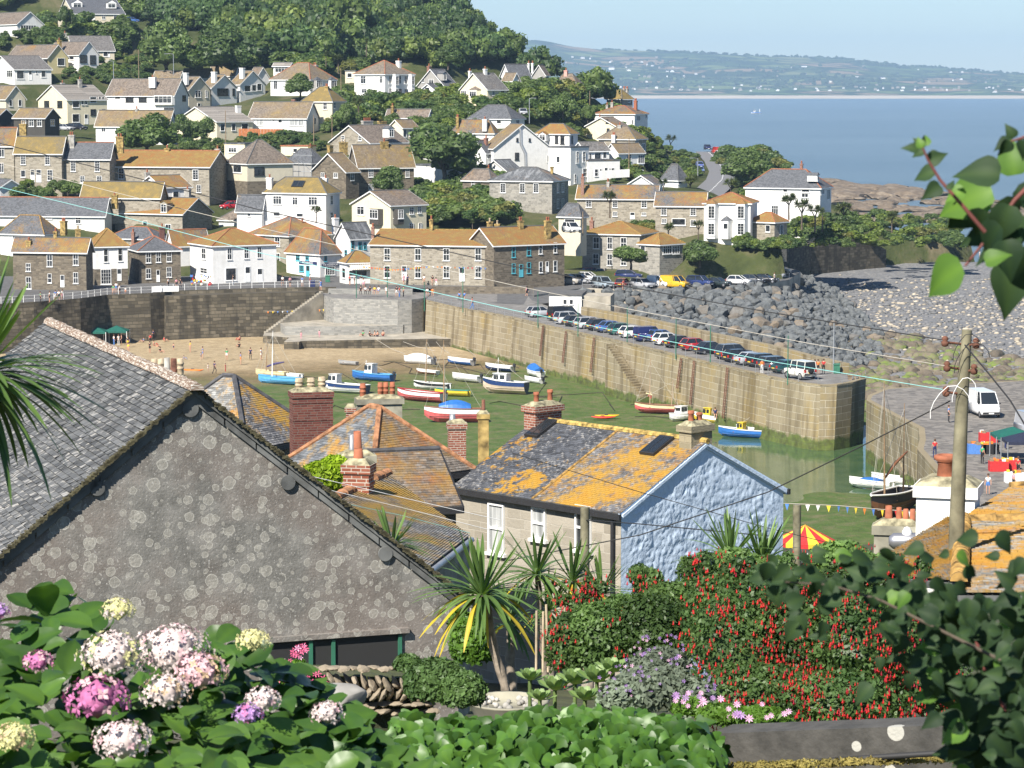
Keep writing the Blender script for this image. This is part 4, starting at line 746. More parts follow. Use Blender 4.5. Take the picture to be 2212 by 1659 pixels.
for i in range(900):
 r=random.random()
 if r<.28:x,y=random.uniform(600,1024),np.nan
 elif r<.55:x,y=random.uniform(560,900),random.gauss(82,3)
 elif r<.75:cx,cy=random.choice([(690,62),(640,66),(850,82),(960,78),(780,70),(820,79),(1010,82)]);x,y=random.gauss(cx,18),random.gauss(cy,1.5)
 else:x,y=random.uniform(540,1024),random.uniform(60,91)
 if y!=y:
  z1=float(np.interp(x,xs,zr));p=Vector(((x-512)/F*S1,S1-20,z1-2))
 else:
  p=farz(x,y)
  if p is None:continue
 s=random.uniform(4,9);VV.append(iv*[s*random.uniform(1,2.2),s,s*random.uniform(.7,1.2)]*(1+.25*rng.standard_normal((len(iv),1)))+[p.x,p.y,p.z+s*.4]);FF.append(fi+k);k+=len(iv)
tag(npmesh('far_woods',np.concatenate(VV),np.concatenate(FF),M['far_leaf'],smooth=False),'dark woods and hedgerow trees on the far shore',kind='stuff')
mv=bpy.data.materials.new('haze_air');mv.use_nodes=True;n_=mv.node_tree.nodes;n_.clear();pv=n_.new('ShaderNodeVolumePrincipled');oo=n_.new('ShaderNodeOutputMaterial')
pv.inputs['Color'].default_value=(.50,.73,1,1);pv.inputs['Density'].default_value=1.25e-4/KD;pv.inputs['Anisotropy'].default_value=.0
mv.node_tree.links.new(pv.outputs[0],oo.inputs['Volume'])
mb=MB();mb.abox(-14000,14000,-300,9500*KD,-8.0,330);hz=mb.build('haze',mv);tag(hz,'thin blue sea haze over the bay',kind='stuff')
leafmat('leaf_tree',(.06,.10,.032),(.17,.24,.07),trans=.35);leafmat('leaf_bush',(.055,.095,.03),(.19,.26,.075),trans=.35);leafmat('leaf_palm',(.05,.07,.025),(.15,.18,.065),2,.25)
plain('bark',(.12,.095,.07),.95,.3,3)
def leafcloud(n,lobes,size,seed,core=.78,tintv=.25):
 r=np.random.default_rng(seed);lob=np.array(lobes,float);wt=(lob[:,3]*lob[:,4]+lob[:,4]*lob[:,5]);wt=wt/wt.sum()
 k=r.choice(len(lob),n,p=wt);d=r.standard_normal((n,3));d/=np.linalg.norm(d,axis=1)[:,None];d[:,2]=np.where(d[:,2]<-.55,-d[:,2],d[:,2])
 rad=r.uniform(.72,1.08,n)**.7;P=lob[k,:3]+d*lob[k,3:6]*rad[:,None]
 nn=d+r.standard_normal((n,3))*.65;nn/=np.linalg.norm(nn,axis=1)[:,None]
 a=np.cross(nn,r.standard_normal((n,3)));a/=np.linalg.norm(a,axis=1)[:,None];b=np.cross(nn,a)
 s=size*r.uniform(.55,1.35,n)[:,None]
 V=np.stack([P-a*s*.5,P+b*s*.32,P+a*s*.6,P-b*s*.32],1).reshape(-1,3);Fq=np.arange(4*n).reshape(-1,4)
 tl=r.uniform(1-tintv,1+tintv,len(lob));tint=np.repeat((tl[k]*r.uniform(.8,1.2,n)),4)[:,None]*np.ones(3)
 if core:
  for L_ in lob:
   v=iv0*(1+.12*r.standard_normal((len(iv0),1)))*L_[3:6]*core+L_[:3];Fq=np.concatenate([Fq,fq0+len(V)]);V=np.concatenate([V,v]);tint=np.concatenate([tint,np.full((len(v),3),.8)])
 return V,Fq,tint
def cube_sphere():
 bm=bmesh.new();bmesh.ops.create_cube(bm,size=1);bmesh.ops.subdivide_edges(bm,edges=bm.edges[:],cuts=1,use_grid_fill=True)
 for v in bm.verts:v.co.normalize()
 v=np.array([x.co[:]for x in bm.verts]);f=np.array([[a.index for a in q.verts]for q in bm.faces]);bm.free();return v,f
iv0,fq0=cube_sphere()
def lobes_round(n,seed,rx=.5,rz=.38,zc=.62,r0=.2,r1=.3):
 r=random.Random(seed);L=[(0,0,zc,rx*.7,rx*.7,rz*.75)]
 for i in range(n):
  t=2*math.pi*(i+r.random()*.6)/n*2.4;h=r.uniform(-.75,.95);q=math.sqrt(max(0,1-h*h*.8));s=r.uniform(r0,r1)
  L.append((math.cos(t)*rx*q*.72,math.sin(t)*rx*q*.72,zc+h*rz*.72,s,s,s*.85))
 return L
def lobes_dome(n,seed):
 r=random.Random(seed);L=[(0,0,.38,.4,.4,.38)]
 for i in range(n):
  t=r.uniform(0,6.28);h=r.random();q=math.sqrt(1-h*h);s=r.uniform(.16,.27);L.append((math.cos(t)*q*.42,math.sin(t)*q*.42,.12+h*.62,s,s,s))
 return L
TREES={}
def template(key,nleaf,lobes,size,mat,seed,trunk=True,h=.35,tr=.035):
 V,Fq,ti=leafcloud(nleaf,lobes,size,seed)
 cm=npmesh(key+'_crown',V,Fq,M[mat],col=ti);me=cm.data;bpy.data.objects.remove(cm)
 mb=MB();r=random.Random(seed)
 if trunk:
  mb.tube([(0,0,-.12),(.02,0,h*.5),(0,.02,h),(.02,0,h*1.5)],[tr*1.3,tr,tr*.8,tr*.4],6)
  for i in range(4):
   L_=lobes[1+i*2%(len(lobes)-1)];mb.tube([(0,0,h*.7),(L_[0]*.5,L_[1]*.5,(h*.8+L_[2])/2),(L_[0]*.85,L_[1]*.85,L_[2])],[tr*.5,tr*.35,tr*.15],5)
 else:
  for i in range(5):mb.tube([(0,0,-.05),(r.uniform(-.2,.2),r.uniform(-.2,.2),.35)],[.02,.008],5)
 to=mb.build(key+'_trunk',M['bark'],local=True);tm=to.data;bpy.data.objects.remove(to)
 TREES[key]=(tm,me)
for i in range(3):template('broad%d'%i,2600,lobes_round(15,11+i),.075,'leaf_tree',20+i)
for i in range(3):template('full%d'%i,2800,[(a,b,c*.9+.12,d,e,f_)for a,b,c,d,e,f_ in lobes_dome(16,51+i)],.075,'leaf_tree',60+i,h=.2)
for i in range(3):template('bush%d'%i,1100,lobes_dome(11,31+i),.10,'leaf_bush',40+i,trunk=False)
def tree(key,p,h,w=None,label=None,group=None,name='tree',cat='tree',rz=None):
 tm,me=TREES[key];w=w or h
 root=empty(name,(p[0],p[1],p[2]-.1),label,cat,group);root.scale=(w,w,h);root.rotation_euler=(0,0,random.uniform(0,6.28)if rz is None else rz)
 for nm,m in(('trunk' if 'bush' not in key else 'stems',tm),('crown',me)):
  o=bpy.data.objects.new(nm,m);COL.objects.link(o);o.parent=root
 return root
random.seed(3)
def ptree(key,t,x0,x1,y0,y1,label,name='tree',D=None,cat='tree'):
 xa,ya=tp(t,x0,y0);xb,yb=tp(t,x1,y1);xm=(xa+xb)/2
 p=hit(xm,yb)if D is None else at(xm,yb,D)
 return tree(key,p,(yb-ya)/F*p.y*1.02,(xb-xa)/F*p.y,label,name=name,cat=cat)
ptree('full0','00',1215,1660,205,640,'tall dense dark green tree above the stepped row of gables',D=405);ptree('full1','00',1640,2130,230,630,'second tall dark tree, right of its dense neighbour above the stepped row',D=405)
ptree('full2','00',1050,1500,965,1320,'round dark green tree in front of the white cottage with half orange roof',D=318)
ptree('broad0','00',1505,1680,1015,1225,'small leaning orchard tree before the cream bungalow gable',D=332);ptree('broad1','00',1650,1850,1035,1245,'small orchard tree with spreading crown beside the leaning one',D=332)
ptree('broad1','10',1330,1915,1130,1600,'broad spreading green tree in front of the long white wall',D=300)
ptree('full2','10',690,885,885,1090,'round bright green tree right of the square cream house',D=338);ptree('full0','10',265,500,640,830,'grey green tree hiding part of the grey-bayed villa',D=366)
ptree('full1','10',1025,1280,1430,1660,'bushy garden tree in front of the broad brown roofed stone house',D=286)
ptree('full0','10',1550,1770,395,580,'pale brownish rounded tree at the edge of the wood',D=402);ptree('full2','00',500,640,45,215,'dark rounded tree beside the dormer bungalow',D=432)
ptree('full2','20',340,545,780,1000,'light green rounded tree on the slope below the pink house',D=358);ptree('full1','20',600,710,905,1040,'small silvery tree left of the slate fronted white house',D=360)
ptree('full0','20',730,880,725,840,'dark green tree beside the stone house with yellow hipped roof',D=398);ptree('full2','21',1490,1760,400,620,'glossy dark green tree beside the stone wing with corner bay',D=262)
ptree('broad1','21',890,1165,480,650,'small golden leaved tree in front of the orange hipped house',D=250);ptree('full0','20',1850,2240,1300,1560,'olive brown tree overhanging the coast road',D=350)
ptree('full2','21',1930,2220,320,560,'dense dark garden tree below the white double-bay house',D=272)
def spiky(n,ln,seed,wd=.035,droop=.5):
 r=random.Random(seed);mb=MB()
 for i in range(n):
  az=r.uniform(0,6.283);el=math.asin(r.uniform(-.35,1));l=ln*r.uniform(.75,1.1);d=Vector((math.cos(az)*math.cos(el),math.sin(az)*math.cos(el),math.sin(el)));s=d.cross(Vector((0,0,1))).normalized()*wd*l
  p0=d*.04;p1=d*l*.5;p2=d*l*.95-Vector((0,0,droop*l*(.35 if el<.9 else .05)))
  mb.add([p0-s*.5,p0+s*.5,p1+s,p2,p1-s],[(0,1,2,4),(4,2,3)])
 return mb
def mkpalm(key,heads,seed):
 r=random.Random(seed);tb=MB();cb=MB()
 tb.tube([(0,0,-.1),(.01,0,.3),(0,0,.55)],[.035,.028,.025],6)
 for i in range(heads):
  t=6.283*i/heads+r.random();q=Vector((math.cos(t)*.16*(heads>1),math.sin(t)*.16*(heads>1),.68+r.uniform(0,.14)))
  tb.tube([(0,0,.5),q],[.022,.016],5);m=spiky(130,.27,seed+i,.06)
  cb.add([Vector(v)+q for v in m.v],m.f)
 to=tb.build(key,M['bark'],local=True);co=cb.build(key,M['leaf_palm'],local=True);ca=co.data.color_attributes.new('tint','FLOAT_COLOR','POINT');ca.data.foreach_set('color',[1.0]*(4*len(co.data.vertices)))
 TREES[key]=(to.data,co.data);bpy.data.objects.remove(to);bpy.data.objects.remove(co)
mkpalm('palm0',1,1);mkpalm('palm1',3,5);mkpalm('palm2',4,9)
for i,(t_,x,y0,y1,k,D,lb)in enumerate([('10',955,330,470,'palm0',400,'lone cabbage palm against the wood above the big white villa'),('10',605,440,560,'palm0',388,'cabbage palm above the roof of the grey-bayed villa'),('10',712,470,620,'palm1',384,'bushy cabbage palm right of the grey-bayed villa'),('10',885,835,1020,'palm1',340,'tall cabbage palm right of the round bright green tree'),('21',845,-10,200,'palm1',272,'large cabbage palm in front of the long stone cottages'),('31',180,0,215,'palm2',284,'many headed palm against the white seaside house'),('31',292,60,300,'palm1',280,'slim palm in the seaside garden left of the twin trunked palm'),('31',405,105,320,'palm1',282,'twin trunked palm in the middle of the seaside garden'),('31',468,130,320,'palm0',284,'short palm beside the twin trunked palm'),('31',650,75,310,'palm2',290,'tall palm right of the white seaside house'),('31',1070,150,330,'palm2',300,'spreading palm near the end of the sea gardens'),('20',1370,1040,1200,'palm1',385,'cabbage palm on the slope above the coast road'),('20',1540,1500,1700,'palm2',300,'palm beside the grey pyramid roof'),('20',1890,1530,1720,'palm2',300,'palm left of the white seaside house roof'),('20',1310,1540,1680,'palm1',285,'palm in front of the grey pyramid roof'),('21',1350,255,420,'palm2',266,'leafy palm below the slate and lichen cottage'),('21',1610,240,400,'palm1',266,'palm left of the small pillared porch'),('11',520,110,250,'palm2',264,'spiky palm on the terrace below the solar panel house'),('11',1870,230,340,'palm0',262,'feathery palm on the bank above the orange roofed cottages')]):
 px,py=tp(t_,x,y1);p=at(px,py,D)if D!=385 else hit(px,py);h=(tp(t_,x,y1)[1]-tp(t_,x,y0)[1])/F*p.y;tree(k,p,h,h*1.15,lb,name='cabbage_palm',cat='palm')
FOOT=[(h['C'],h['dl'],h['dr'],h['L'],h['R'])for h in HOUSES.values()]
def blocked(p,mg=1.2):
 for C,dl,dr,L_,R_ in FOOT:
  d=Vector((p[0]-C.x,p[1]-C.y,0));u,v=d.dot(dl),d.dot(dr)
  if-mg<u<L_+mg and-mg<v<R_+mg:return True
 return False
ZONES=[(40,130,22,60,60,2,4.5,'below the dormer bungalow'),(0,60,30,48,16,1.5,3,'above the yellow gable house'),(95,150,55,82,36,1.2,3,'around the street lamps on the upper hillside'),(60,110,70,84,14,1,2.2,'in the gardens above the cream semi-detached pair'),(240,300,40,68,46,2,4.5,'above the grey-bayed villa'),(300,360,50,75,46,2,4.5,'left of the big white villa'),(320,350,95,130,24,1.5,3,'between the cream house and the villas'),(340,440,96,122,70,1.5,3.6,'on the bank below the big white villa'),(430,470,90,125,40,1.5,3.6,'on the bank below the garage'),(385,480,118,140,40,1.2,3,'above the broad spreading tree'),(480,620,88,122,90,1.8,4,'on the slope below the pink house'),(560,640,112,138,30,1.2,3,'round the yellow gabled house'),(640,698,130,175,70,1.0,2.2,'in the terraced gardens beside the coast road'),(610,700,160,182,40,1,2.4,'beside the hotel fence'),(415,505,178,222,110,1.6,3.6,'on the green bank above the orange roofed cottages'),(575,720,205,222,36,1.2,2.6,'in the gardens below the hotel'),(600,660,218,236,40,1.2,2.4,'behind the orange hipped house'),(740,800,238,250,40,.8,1.8,'in the garden of the white double-bay house'),(780,960,218,248,110,1,2.8,'in the sea gardens'),(0,130,178,200,40,1,2.4,'below the stone terrace'),(170,270,140,152,24,1,2.2,'below the cream bungalow'),(260,330,125,150,30,1,2.4,'around the orange fence'),(345,420,108,120,16,1,2,'by the low bungalow'),(720,775,128,165,60,2.2,4.5,'on the sea cliff'),(740,790,165,205,40,1.5,3.6,'on the bank of the coast road'),(270,335,215,232,16,1,2,'below the solar panel house')]
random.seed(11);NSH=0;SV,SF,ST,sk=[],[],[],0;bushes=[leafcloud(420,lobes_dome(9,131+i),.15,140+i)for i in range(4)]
for x0,x1,y0,y1,n,h0,h1,where in ZONES:
 keep=0
 for i in range(int(n*1.5)):
  p=hit(random.uniform(x0,x1),random.uniform(y0,y1))
  if blocked(p):continue
  h=random.uniform(h0,h1);w=h*random.uniform(1.1,1.7)
  if h>h0+(h1-h0)*.55 and keep<10:
   tree('bush%d'%random.randrange(3),p,h,w,'tall leafy green shrub '+where,'shrubs '+where,'shrub','shrub');keep+=1;NSH+=1;continue
  b=bushes[i%4];a=random.uniform(0,6.28);R_=np.array([[math.cos(a),-math.sin(a),0],[math.sin(a),math.cos(a),0],[0,0,1]]);r=random.random()
  tc=np.array([1,1,1])if r<.5 else np.array([1.5,1.35,.9])if r<.7 else np.array([.7,.8,.8])if r<.88 else np.array([1.7,1.2,1.1])
  SV.append(b[0]@R_.T*[w,w,h]+np.array(p)-[0,0,.1]);SF.append(b[1]+sk);ST.append(b[2]*tc);sk+=len(b[0])
tag(npmesh('garden_shrubbery',np.concatenate(SV),np.concatenate(SF),M['leaf_bush'],col=np.concatenate(ST)),'low mixed shrubs filling the gardens and banks between the houses',kind='stuff')
print('shrubs',NSH,len(SV))
LOWE=[(-40,0),(0,2),(60,-8),(120,14),(230,36),(255,56),(340,60),(400,58),(440,64),(480,60),(530,68),(560,80),(600,98),(650,118),(690,138)]
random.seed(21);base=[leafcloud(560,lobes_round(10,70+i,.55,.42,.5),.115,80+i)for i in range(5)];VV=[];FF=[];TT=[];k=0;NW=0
i=-1
while NW<760 and i<30000:
 i+=1;X,Yo=random.uniform(-290,80),random.uniform(370,545);p=Vector((X,Yo*KD,0));p.z=float(ground([p.x],[p.y])[0]);x,y=proj(p)
 lo=float(np.interp(x,[q[0]for q in LOWE],[q[1]for q in LOWE]))
 if not(-25<x<700 and-45<y<lo+6)or blocked(p,5):continue
 s=random.uniform(5.5,9.5)*(1.25 if x<350 else 1);b=base[i%5];a=random.uniform(0,6.28);ca,sa=math.cos(a),math.sin(a)
 R_=np.array([[ca,-sa,0],[sa,ca,0],[0,0,1]]);VV.append(b[0]@R_.T*[s,s,s*random.uniform(.85,1.25)]+[p.x,p.y,p.z-s*.12]);FF.append(b[1]+k);k+=len(b[0])
 r=random.random();tc=np.array([.62,.72,.8])if r<.55 else np.array([.95,.95,.8])if r<.85 else np.array([1.2,1.08,.85])if r<.95 else np.array([1.3,1.3,1.25]);TT.append(b[2]*tc*random.uniform(.8,1.15));NW+=1
tag(npmesh('hillside_wood',np.concatenate(VV),np.concatenate(FF),M['leaf_tree'],col=np.concatenate(TT)),'dense dark green wood covering the top of the hill',kind='stuff');print('wood',NW)
t=NT('boulder');t.set(Roughness=.85);oi=t.n('ObjectInfo');c=t.ramp(t.noise(1.3,6,.65),[(.3,(.055,.06,.062)),(.7,(.155,.165,.165))]);c=t.mix(t.ramp(oi.outputs['Random'],[(.78,0.0),(.95,.75)]),c,(.22,.165,.105));t.color(c);t.bump(t.noise(4,5),.6,.08)
t=NT('shore_rock');t.set(Roughness=.9);c=t.ramp(t.noise(.35,6,.65),[(.3,(.075,.06,.045)),(.5,(.15,.115,.08)),(.7,(.24,.20,.15))]);t.color(c);t.bump(t.noise(1.5,6),.8,.25)
t=NT('weed_rock');t.set(Roughness=.9);c=t.ramp(t.noise(.3,6,.65),[(.3,(.06,.055,.045)),(.5,(.13,.105,.075)),(.6,(.17,.145,.10))]);g=t.ramp(t.noise(.22,5,.7),[(.5,0.0),(.6,1.0)]);c=t.mix(t.math('MULTIPLY',g,.8),c,(.14,.20,.03));t.color(c);t.bump(t.noise(1.5,6),.8,.2)
def rockmesh(seed,sub=2,cuts=9,flat=.75):
 v,f=ico_arrays(sub);r=np.random.default_rng(seed)
 for i in range(cuts):
  d=r.standard_normal(3);d/=np.linalg.norm(d);o_=r.uniform(.55,.85);s=v@d-o_;v=v-np.clip(s,0,None)[:,None]*d
 return v*[1,r.uniform(.7,.95),flat]*1.15,f
ROCKS=[]
for i in range(7):
 v,f=rockmesh(i,2,14);o=npmesh('boulder',v*[1,1,1.2],f,M['boulder']);ROCKS.append(o.data);bpy.data.objects.remove(o)
BT=[(560,299),(585,292),(640,291),(700,289),(755,286),(785,278),(812,277),(838,294),(880,332)];BB=[(560,302),(590,304),(640,320),(700,336),(760,350),(800,358),(840,362),(880,362)]
def bankz(x,y):
 y0=np.interp(x,[p[0]for p in BT],[p[1]for p in BT]);y1=np.interp(x,[p[0]for p in BB],[p[1]for p in BB]);f=(y-y0)/max(1,y1-y0)
 zt=np.interp(x,[560,760,785,812,840,880],[7.3,7.3,6.6,5.0,3.6,2.2]);zb=np.interp(x,[560,640,700,760,800,880],[6.0,4.7,4.0,3.2,2.4,1.2]);return zt+(zb-zt)*f
xsb=np.linspace(556,884,40);V=[]
for r in range(16):
 for x in xsb:
  y0=float(np.interp(x,[p[0]for p in BT],[p[1]for p in BT]));y1=float(np.interp(x,[p[0]for p in BB],[p[1]for p in BB]))+6;y=y0-2+(y1-y0+2)*r/15
  p=atz(x,y,float(bankz(x,y))-1.0);V.append(p[:])
idx=np.arange(640).reshape(16,40);q=np.stack([idx[:-1,:-1],idx[1:,:-1],idx[1:,1:],idx[:-1,1:]],-1).reshape(-1,4)
tag(npmesh('rock_bank',V,q,M['boulder']),'bank under the boulders below the car park',kind='structure')
random.seed(9);pts=[]
for i in range(9000):
 x=random.uniform(562,880);y0=float(np.interp(x,[p[0]for p in BT],[p[1]for p in BT]));y1=float(np.interp(x,[p[0]for p in BB],[p[1]for p in BB]));y=random.uniform(y0-1,y1+3)
 s=random.triangular(.5,1.6,.75)if x<800 else random.triangular(.35,1.0,.5)
 p=atz(x,y,float(bankz(x,y)))
 if all((p.x-a.x)**2+((p.y-a.y)*.55)**2>(.72*(s+b))**2 for a,b in pts):pts.append((p,s))
pts.sort(key=lambda q:-q[1]/q[0].y);print('boulders',len(pts));VV=[];FF=[];k=0
for i,(p,s)in enumerate(pts):
 rot=Matrix.Rotation(random.uniform(0,6.28),3,'Z')@Matrix.Rotation(random.uniform(-.5,.5),3,'X');p=p+Vector((0,0,random.uniform(-.35,.25)))
 if i<300:
  o=bpy.data.objects.new('boulder',ROCKS[i%7]);COL.objects.link(o);o.location=p;o.scale=(s*1.2,s*1.2,s*1.15);o.rotation_euler=rot.to_euler();tag(o,'grey angular boulder in the rock armour between pier and car park','boulder','rock armour boulders')
 else:
  me=ROCKS[i%7];v=np.empty(len(me.vertices)*3);me.vertices.foreach_get('co',v);v=v.reshape(-1,3)@np.array(rot).T*s*1.2+np.array(p);f=np.array([q.vertices[:]for q in me.polygons]);VV.append(v);FF.append(f+k);k+=len(v)
if VV:tag(npmesh('boulder_rubble',np.concatenate(VV),np.concatenate(FF),M['boulder']),'smaller grey boulders filling the rock armour bank',kind='stuff')
V=[];nx,ny=60,40
def shz(x,y):return 3.0-(y-262)/160*2.9
for j in range(ny):
 for i in range(nx):
  y=262+168*j/(ny-1);xa=float(np.interp(y,[262,300,341,354,374,390,430],[640,690,735,785,845,878,905]));x=xa+(1160-xa)*i/(nx-1);V.append(atz(x,y,shz(x,y))[:])
idx=np.arange(nx*ny).reshape(ny,nx);q=np.stack([idx[:-1,:-1],idx[1:,:-1],idx[1:,1:],idx[:-1,1:]],-1).reshape(-1,4)
t=NT('shingle');t.set(Roughness=.95);vo=t.n('TexVoronoi',i_Scale=2.2);t.l(t.pos(),vo.inputs['Vector']);c=t.ramp(vo.outputs['Color'],[(.2,(.11,.112,.115)),(.7,(.22,.22,.22)),(.95,(.36,.33,.28))]);c=t.mix(t.math('MULTIPLY',t.noise(.08,5),.6),c,(.13,.13,.13));t.color(c);t.bump(vo.outputs['Distance'],.8,.15)
tag(npmesh('shingle_beach',V,q,M['shingle'],smooth=True),'grey shingle beach behind the boulders',kind='structure')
plain('cobble_pale',(.40,.35,.27),.9,.3,.5);plain('cobble_grey',(.17,.17,.17),.9,.3,.5)
VV=[];FF=[];MI=[];k=0;v0,f0=ico_arrays(1);random.seed(14)
for i in range(2600):
 x=random.uniform(800,1030);y=random.triangular(274,385,300)
 if y>330+(x-800)*.22:continue
 p=atz(x,y,shz(x,y));s=random.uniform(.12,.38)*(1.3 if random.random()<.15 else 1);v=v0*[s*1.3,s,s*.6]*(1+.15*rng.standard_normal((len(v0),1)))+np.array(p)+[0,0,s*.2]
 VV.append(v);FF.append(f0+k);MI.append(np.full(len(f0),0 if random.random()<.4 else 1));k+=len(v)
tag(npmesh('beach_cobbles',np.concatenate(VV),np.concatenate(FF),[M['cobble_pale'],M['cobble_grey']],mi=np.concatenate(MI),smooth=True),'pale and grey cobbles strewn over the shingle',kind='stuff')
VV=[];FF=[];MI=[];k=0;random.seed(15);rk=[rockmesh(50+i,2,6,.6)for i in range(5)]
for i in range(1500):
 x=random.uniform(770,1040);y=random.uniform(330,412)
 if y<332+max(0,(x-880))*.2 or y<335+max(0,850-x)*.2:continue
 p=atz(x,y,shz(x,y)-.1);s=random.triangular(.3,1.7,.6);a=random.uniform(0,6.28);R_=np.array([[math.cos(a),-math.sin(a),0],[math.sin(a),math.cos(a),0],[0,0,1]]);v,f=rk[i%5]
 VV.append(v@R_.T*s+np.array(p));FF.append(f+k);MI.append(np.full(len(f),0));k+=len(v)
tag(npmesh('weedy_rocks',np.concatenate(VV),np.concatenate(FF),[M['weed_rock']],smooth=True),'low brown rocks draped in green weed beside the pier head',kind='stuff')
VV=[];FF=[];k=0;random.seed(16)
for i in range(420):
 x=random.uniform(822,1040);y=random.uniform(182,222)
 if y<178+(x-822)*.13 or random.random()<.1:continue
 p=atz(x,y,random.uniform(-.6,.8));s=random.uniform(2.0,5.0)*(1.25 if y<198 and x<920 else .8);a=random.uniform(0,6.28);R_=np.array([[math.cos(a),-math.sin(a),0],[math.sin(a),math.cos(a),0],[0,0,1]]);v,f=rk[i%5]
 VV.append(v@R_.T*[s*1.4,s*1.6,s*.55]+np.array(p));FF.append(f+k);k+=len(v)
tag(npmesh('shore_rocks',np.concatenate(VV),np.concatenate(FF),M['shore_rock'],smooth=False),'low brown rock ledges along the shore behind the seaside house',kind='stuff')
A=[('31',-480,600,640),('31',-250,590,650),('31',0,540,660),('31',370,440,705),('31',850,400,660),('31',1020,500,648)]
mb=MB();T_,B_=[],[]
for i,(t_,x,y0,y1)in enumerate(A):
 b=atz(*tp(t_,x,y1),[7.4,7.4,6.5,3.0,3.0,3.0][i]);z=atY(*tp(t_,x,y0),b.y).z;T_.append(Vector((b.x,b.y,z)));B_.append(Vector((b.x,b.y,b.z-2)))
wallstrip(mb,T_,B_);wallstrip(mb,[p+Vector((-.1,1.2,0))for p in T_],T_);tag(mb.build('retaining_wall',M['harbour_stone']),'long dark stone retaining wall below the sea gardens','wall')
plain('tyre',(.02,.02,.02),.8,0);plain('rim',(.42,.42,.44),.35,0,metal=.7);plain('trim',(.03,.03,.03),.6,0);plain('plate_y',(.70,.48,.04),.5,0);plain('plate_w',(.75,.75,.73),.5,0)
plain('lamp_red',(.45,.02,.015),.25,0);plain('lamp_clear',(.75,.77,.8),.12,0)
t=NT('car_glass');t.set(Roughness=.04);t.base((.02,.025,.03));t.b.inputs['Specular IOR Level'].default_value=.8
PAINT={}
def paint(c):
 if c not in PAINT:
  t=NT('paint_%d'%len(PAINT));t.base(c);t.set(Roughness=.28);t.b.inputs['Coat Weight'].default_value=.6;t.b.inputs['Coat Roughness'].default_value=.06;PAINT[c]=t.m
 return PAINT[c]
def car_template(key,L,Wd,H,belt,hood,xw,xr0,xr1,xe,boot,van=False,wr=.31,gc=.2):
 x=lambda d:L/2-d
 w=Wd/2;body=MB()
 st=[(0.0,.82,gc+.22,hood-.18),(.12,.93,gc+.05,hood-.06),(.5,.98,gc,hood),(xw,1,gc,belt),(L*.55,1,gc,belt+.02),(xe,1,gc,belt+.03),(L-.18,.97,gc+.03,boot),(L,.88,gc+.18,boot-.08)]
 secs=[]
 for d,f,zb,zt in st:
  a=w*f;secs.append([(x(d),-a*.95,zb),(x(d),-a,zb+.2),(x(d),-a,zt-.12),(x(d),-a*.9,zt),(x(d),a*.9,zt),(x(d),a,zt-.12),(x(d),a,zb+.2),(x(d),a*.95,zb)])
 body.loft(secs,0,True,closed=True,caps=True)
 bz=belt;rw,tw=w*.9,w*.76
 lo=[(x(xw),-rw,bz),(x(xw),rw,bz),(x(xe),rw,bz),(x(xe),-rw,bz)];hi=[(x(xr0),-tw,H),(x(xr0),tw,H),(x(xr1),tw,H),(x(xr1),-tw,H)]
 lo=[Vector(p)for p in lo];hi=[Vector(p)for p in hi]
 gl=MB();gl.add(lo+hi,[(0,1,5,4),(1,2,6,5),(2,3,7,6),(3,0,4,7)])
 body.box(((x(xr0)+x(xr1))/2,0,H+.015),((xr1-xr0)/2+.02,0,0),(0,tw+.02,0),(0,0,.03))
 for a,b in zip(lo,hi):body.tube([a,b],.05,5)
 for s in(-1,1):
  for f in(.45,)if not van else(.3,.45):
   a=Vector((x(xw+(xe-xw)*f),s*rw,bz));b=Vector((x(xr0+(xr1-xr0)*(f-.05)),s*tw,H));body.tube([a,b],.05,5)
 if van:
  for s in(-1,1):
   a0,a1=x(xw+(xe-xw)*.36),x(xe);b0,b1=x(xr0+(xr1-xr0)*.3),x(xr1)
   body.quad((a0,s*(rw+.015),bz-.02),(a1,s*(rw+.015),bz-.02),(b1,s*(tw+.015),H),(b0,s*(tw+.015),H))
  body.quad((x(xe)-.015,-rw,bz-.02),(x(xe)-.015,rw,bz-.02),(x(xr1)-.015,tw,H),(x(xr1)-.015,-tw,H))
 tr=MB();tr.box((x(.06),0,gc+.22),(.08,0,0),(0,w*.84,0),(0,0,.1));tr.box((x(L-.04),0,gc+.25),(.07,0,0),(0,w*.86,0),(0,0,.1))
 for s in(-1,1):tr.box((x(xw+.2),s*(w+.1),belt+.04),(.07,0,0),(0,.08,0),(0,0,.06))
 parts=[('body',body,'PAINT',(0,0,0)),('windows',gl,'car_glass',(0,0,0)),('bumpers',tr,'trim',(0,0,0))]
 for s in(-1,1):
  h=MB();h.box((0,0,0),(.06,0,0),(0,.17,0),(0,0,.075));parts.append(('headlight',h,'lamp_clear',(x(.12),s*w*.68,hood-.16)))
  h=MB();h.box((0,0,0),(.05,0,0),(0,.11,0),(0,0,.14));parts.append(('tail_light',h,'lamp_red',(x(L-.03),s*w*.78,boot-.2)))
 h=MB();h.box((0,0,0),(.02,0,0),(0,.26,0),(0,0,.06));parts.append(('number_plate',h,'plate_y',(x(L+.02),0,gc+.42)))
 h=MB();h.box((0,0,0),(.02,0,0),(0,.26,0),(0,0,.06));parts.append(('number_plate',h,'plate_w',(x(-.03),0,gc+.2)))
 ty=MB();ty.lathe([(wr*.62,-.1),(wr*.95,-.1),(wr,-.06),(wr,.06),(wr*.95,.1),(wr*.62,.1)],14)
 ty.v=[(a,c,b)for a,b,c in ty.v];ri=MB();ri.lathe([(.001,.075),(wr*.3,.085),(wr*.62,.07)],10);ri.lathe([(.001,-.075),(wr*.3,-.085),(wr*.62,-.07)],10);ri.v=[(a,c,b)for a,b,c in ri.v]
 out=[]
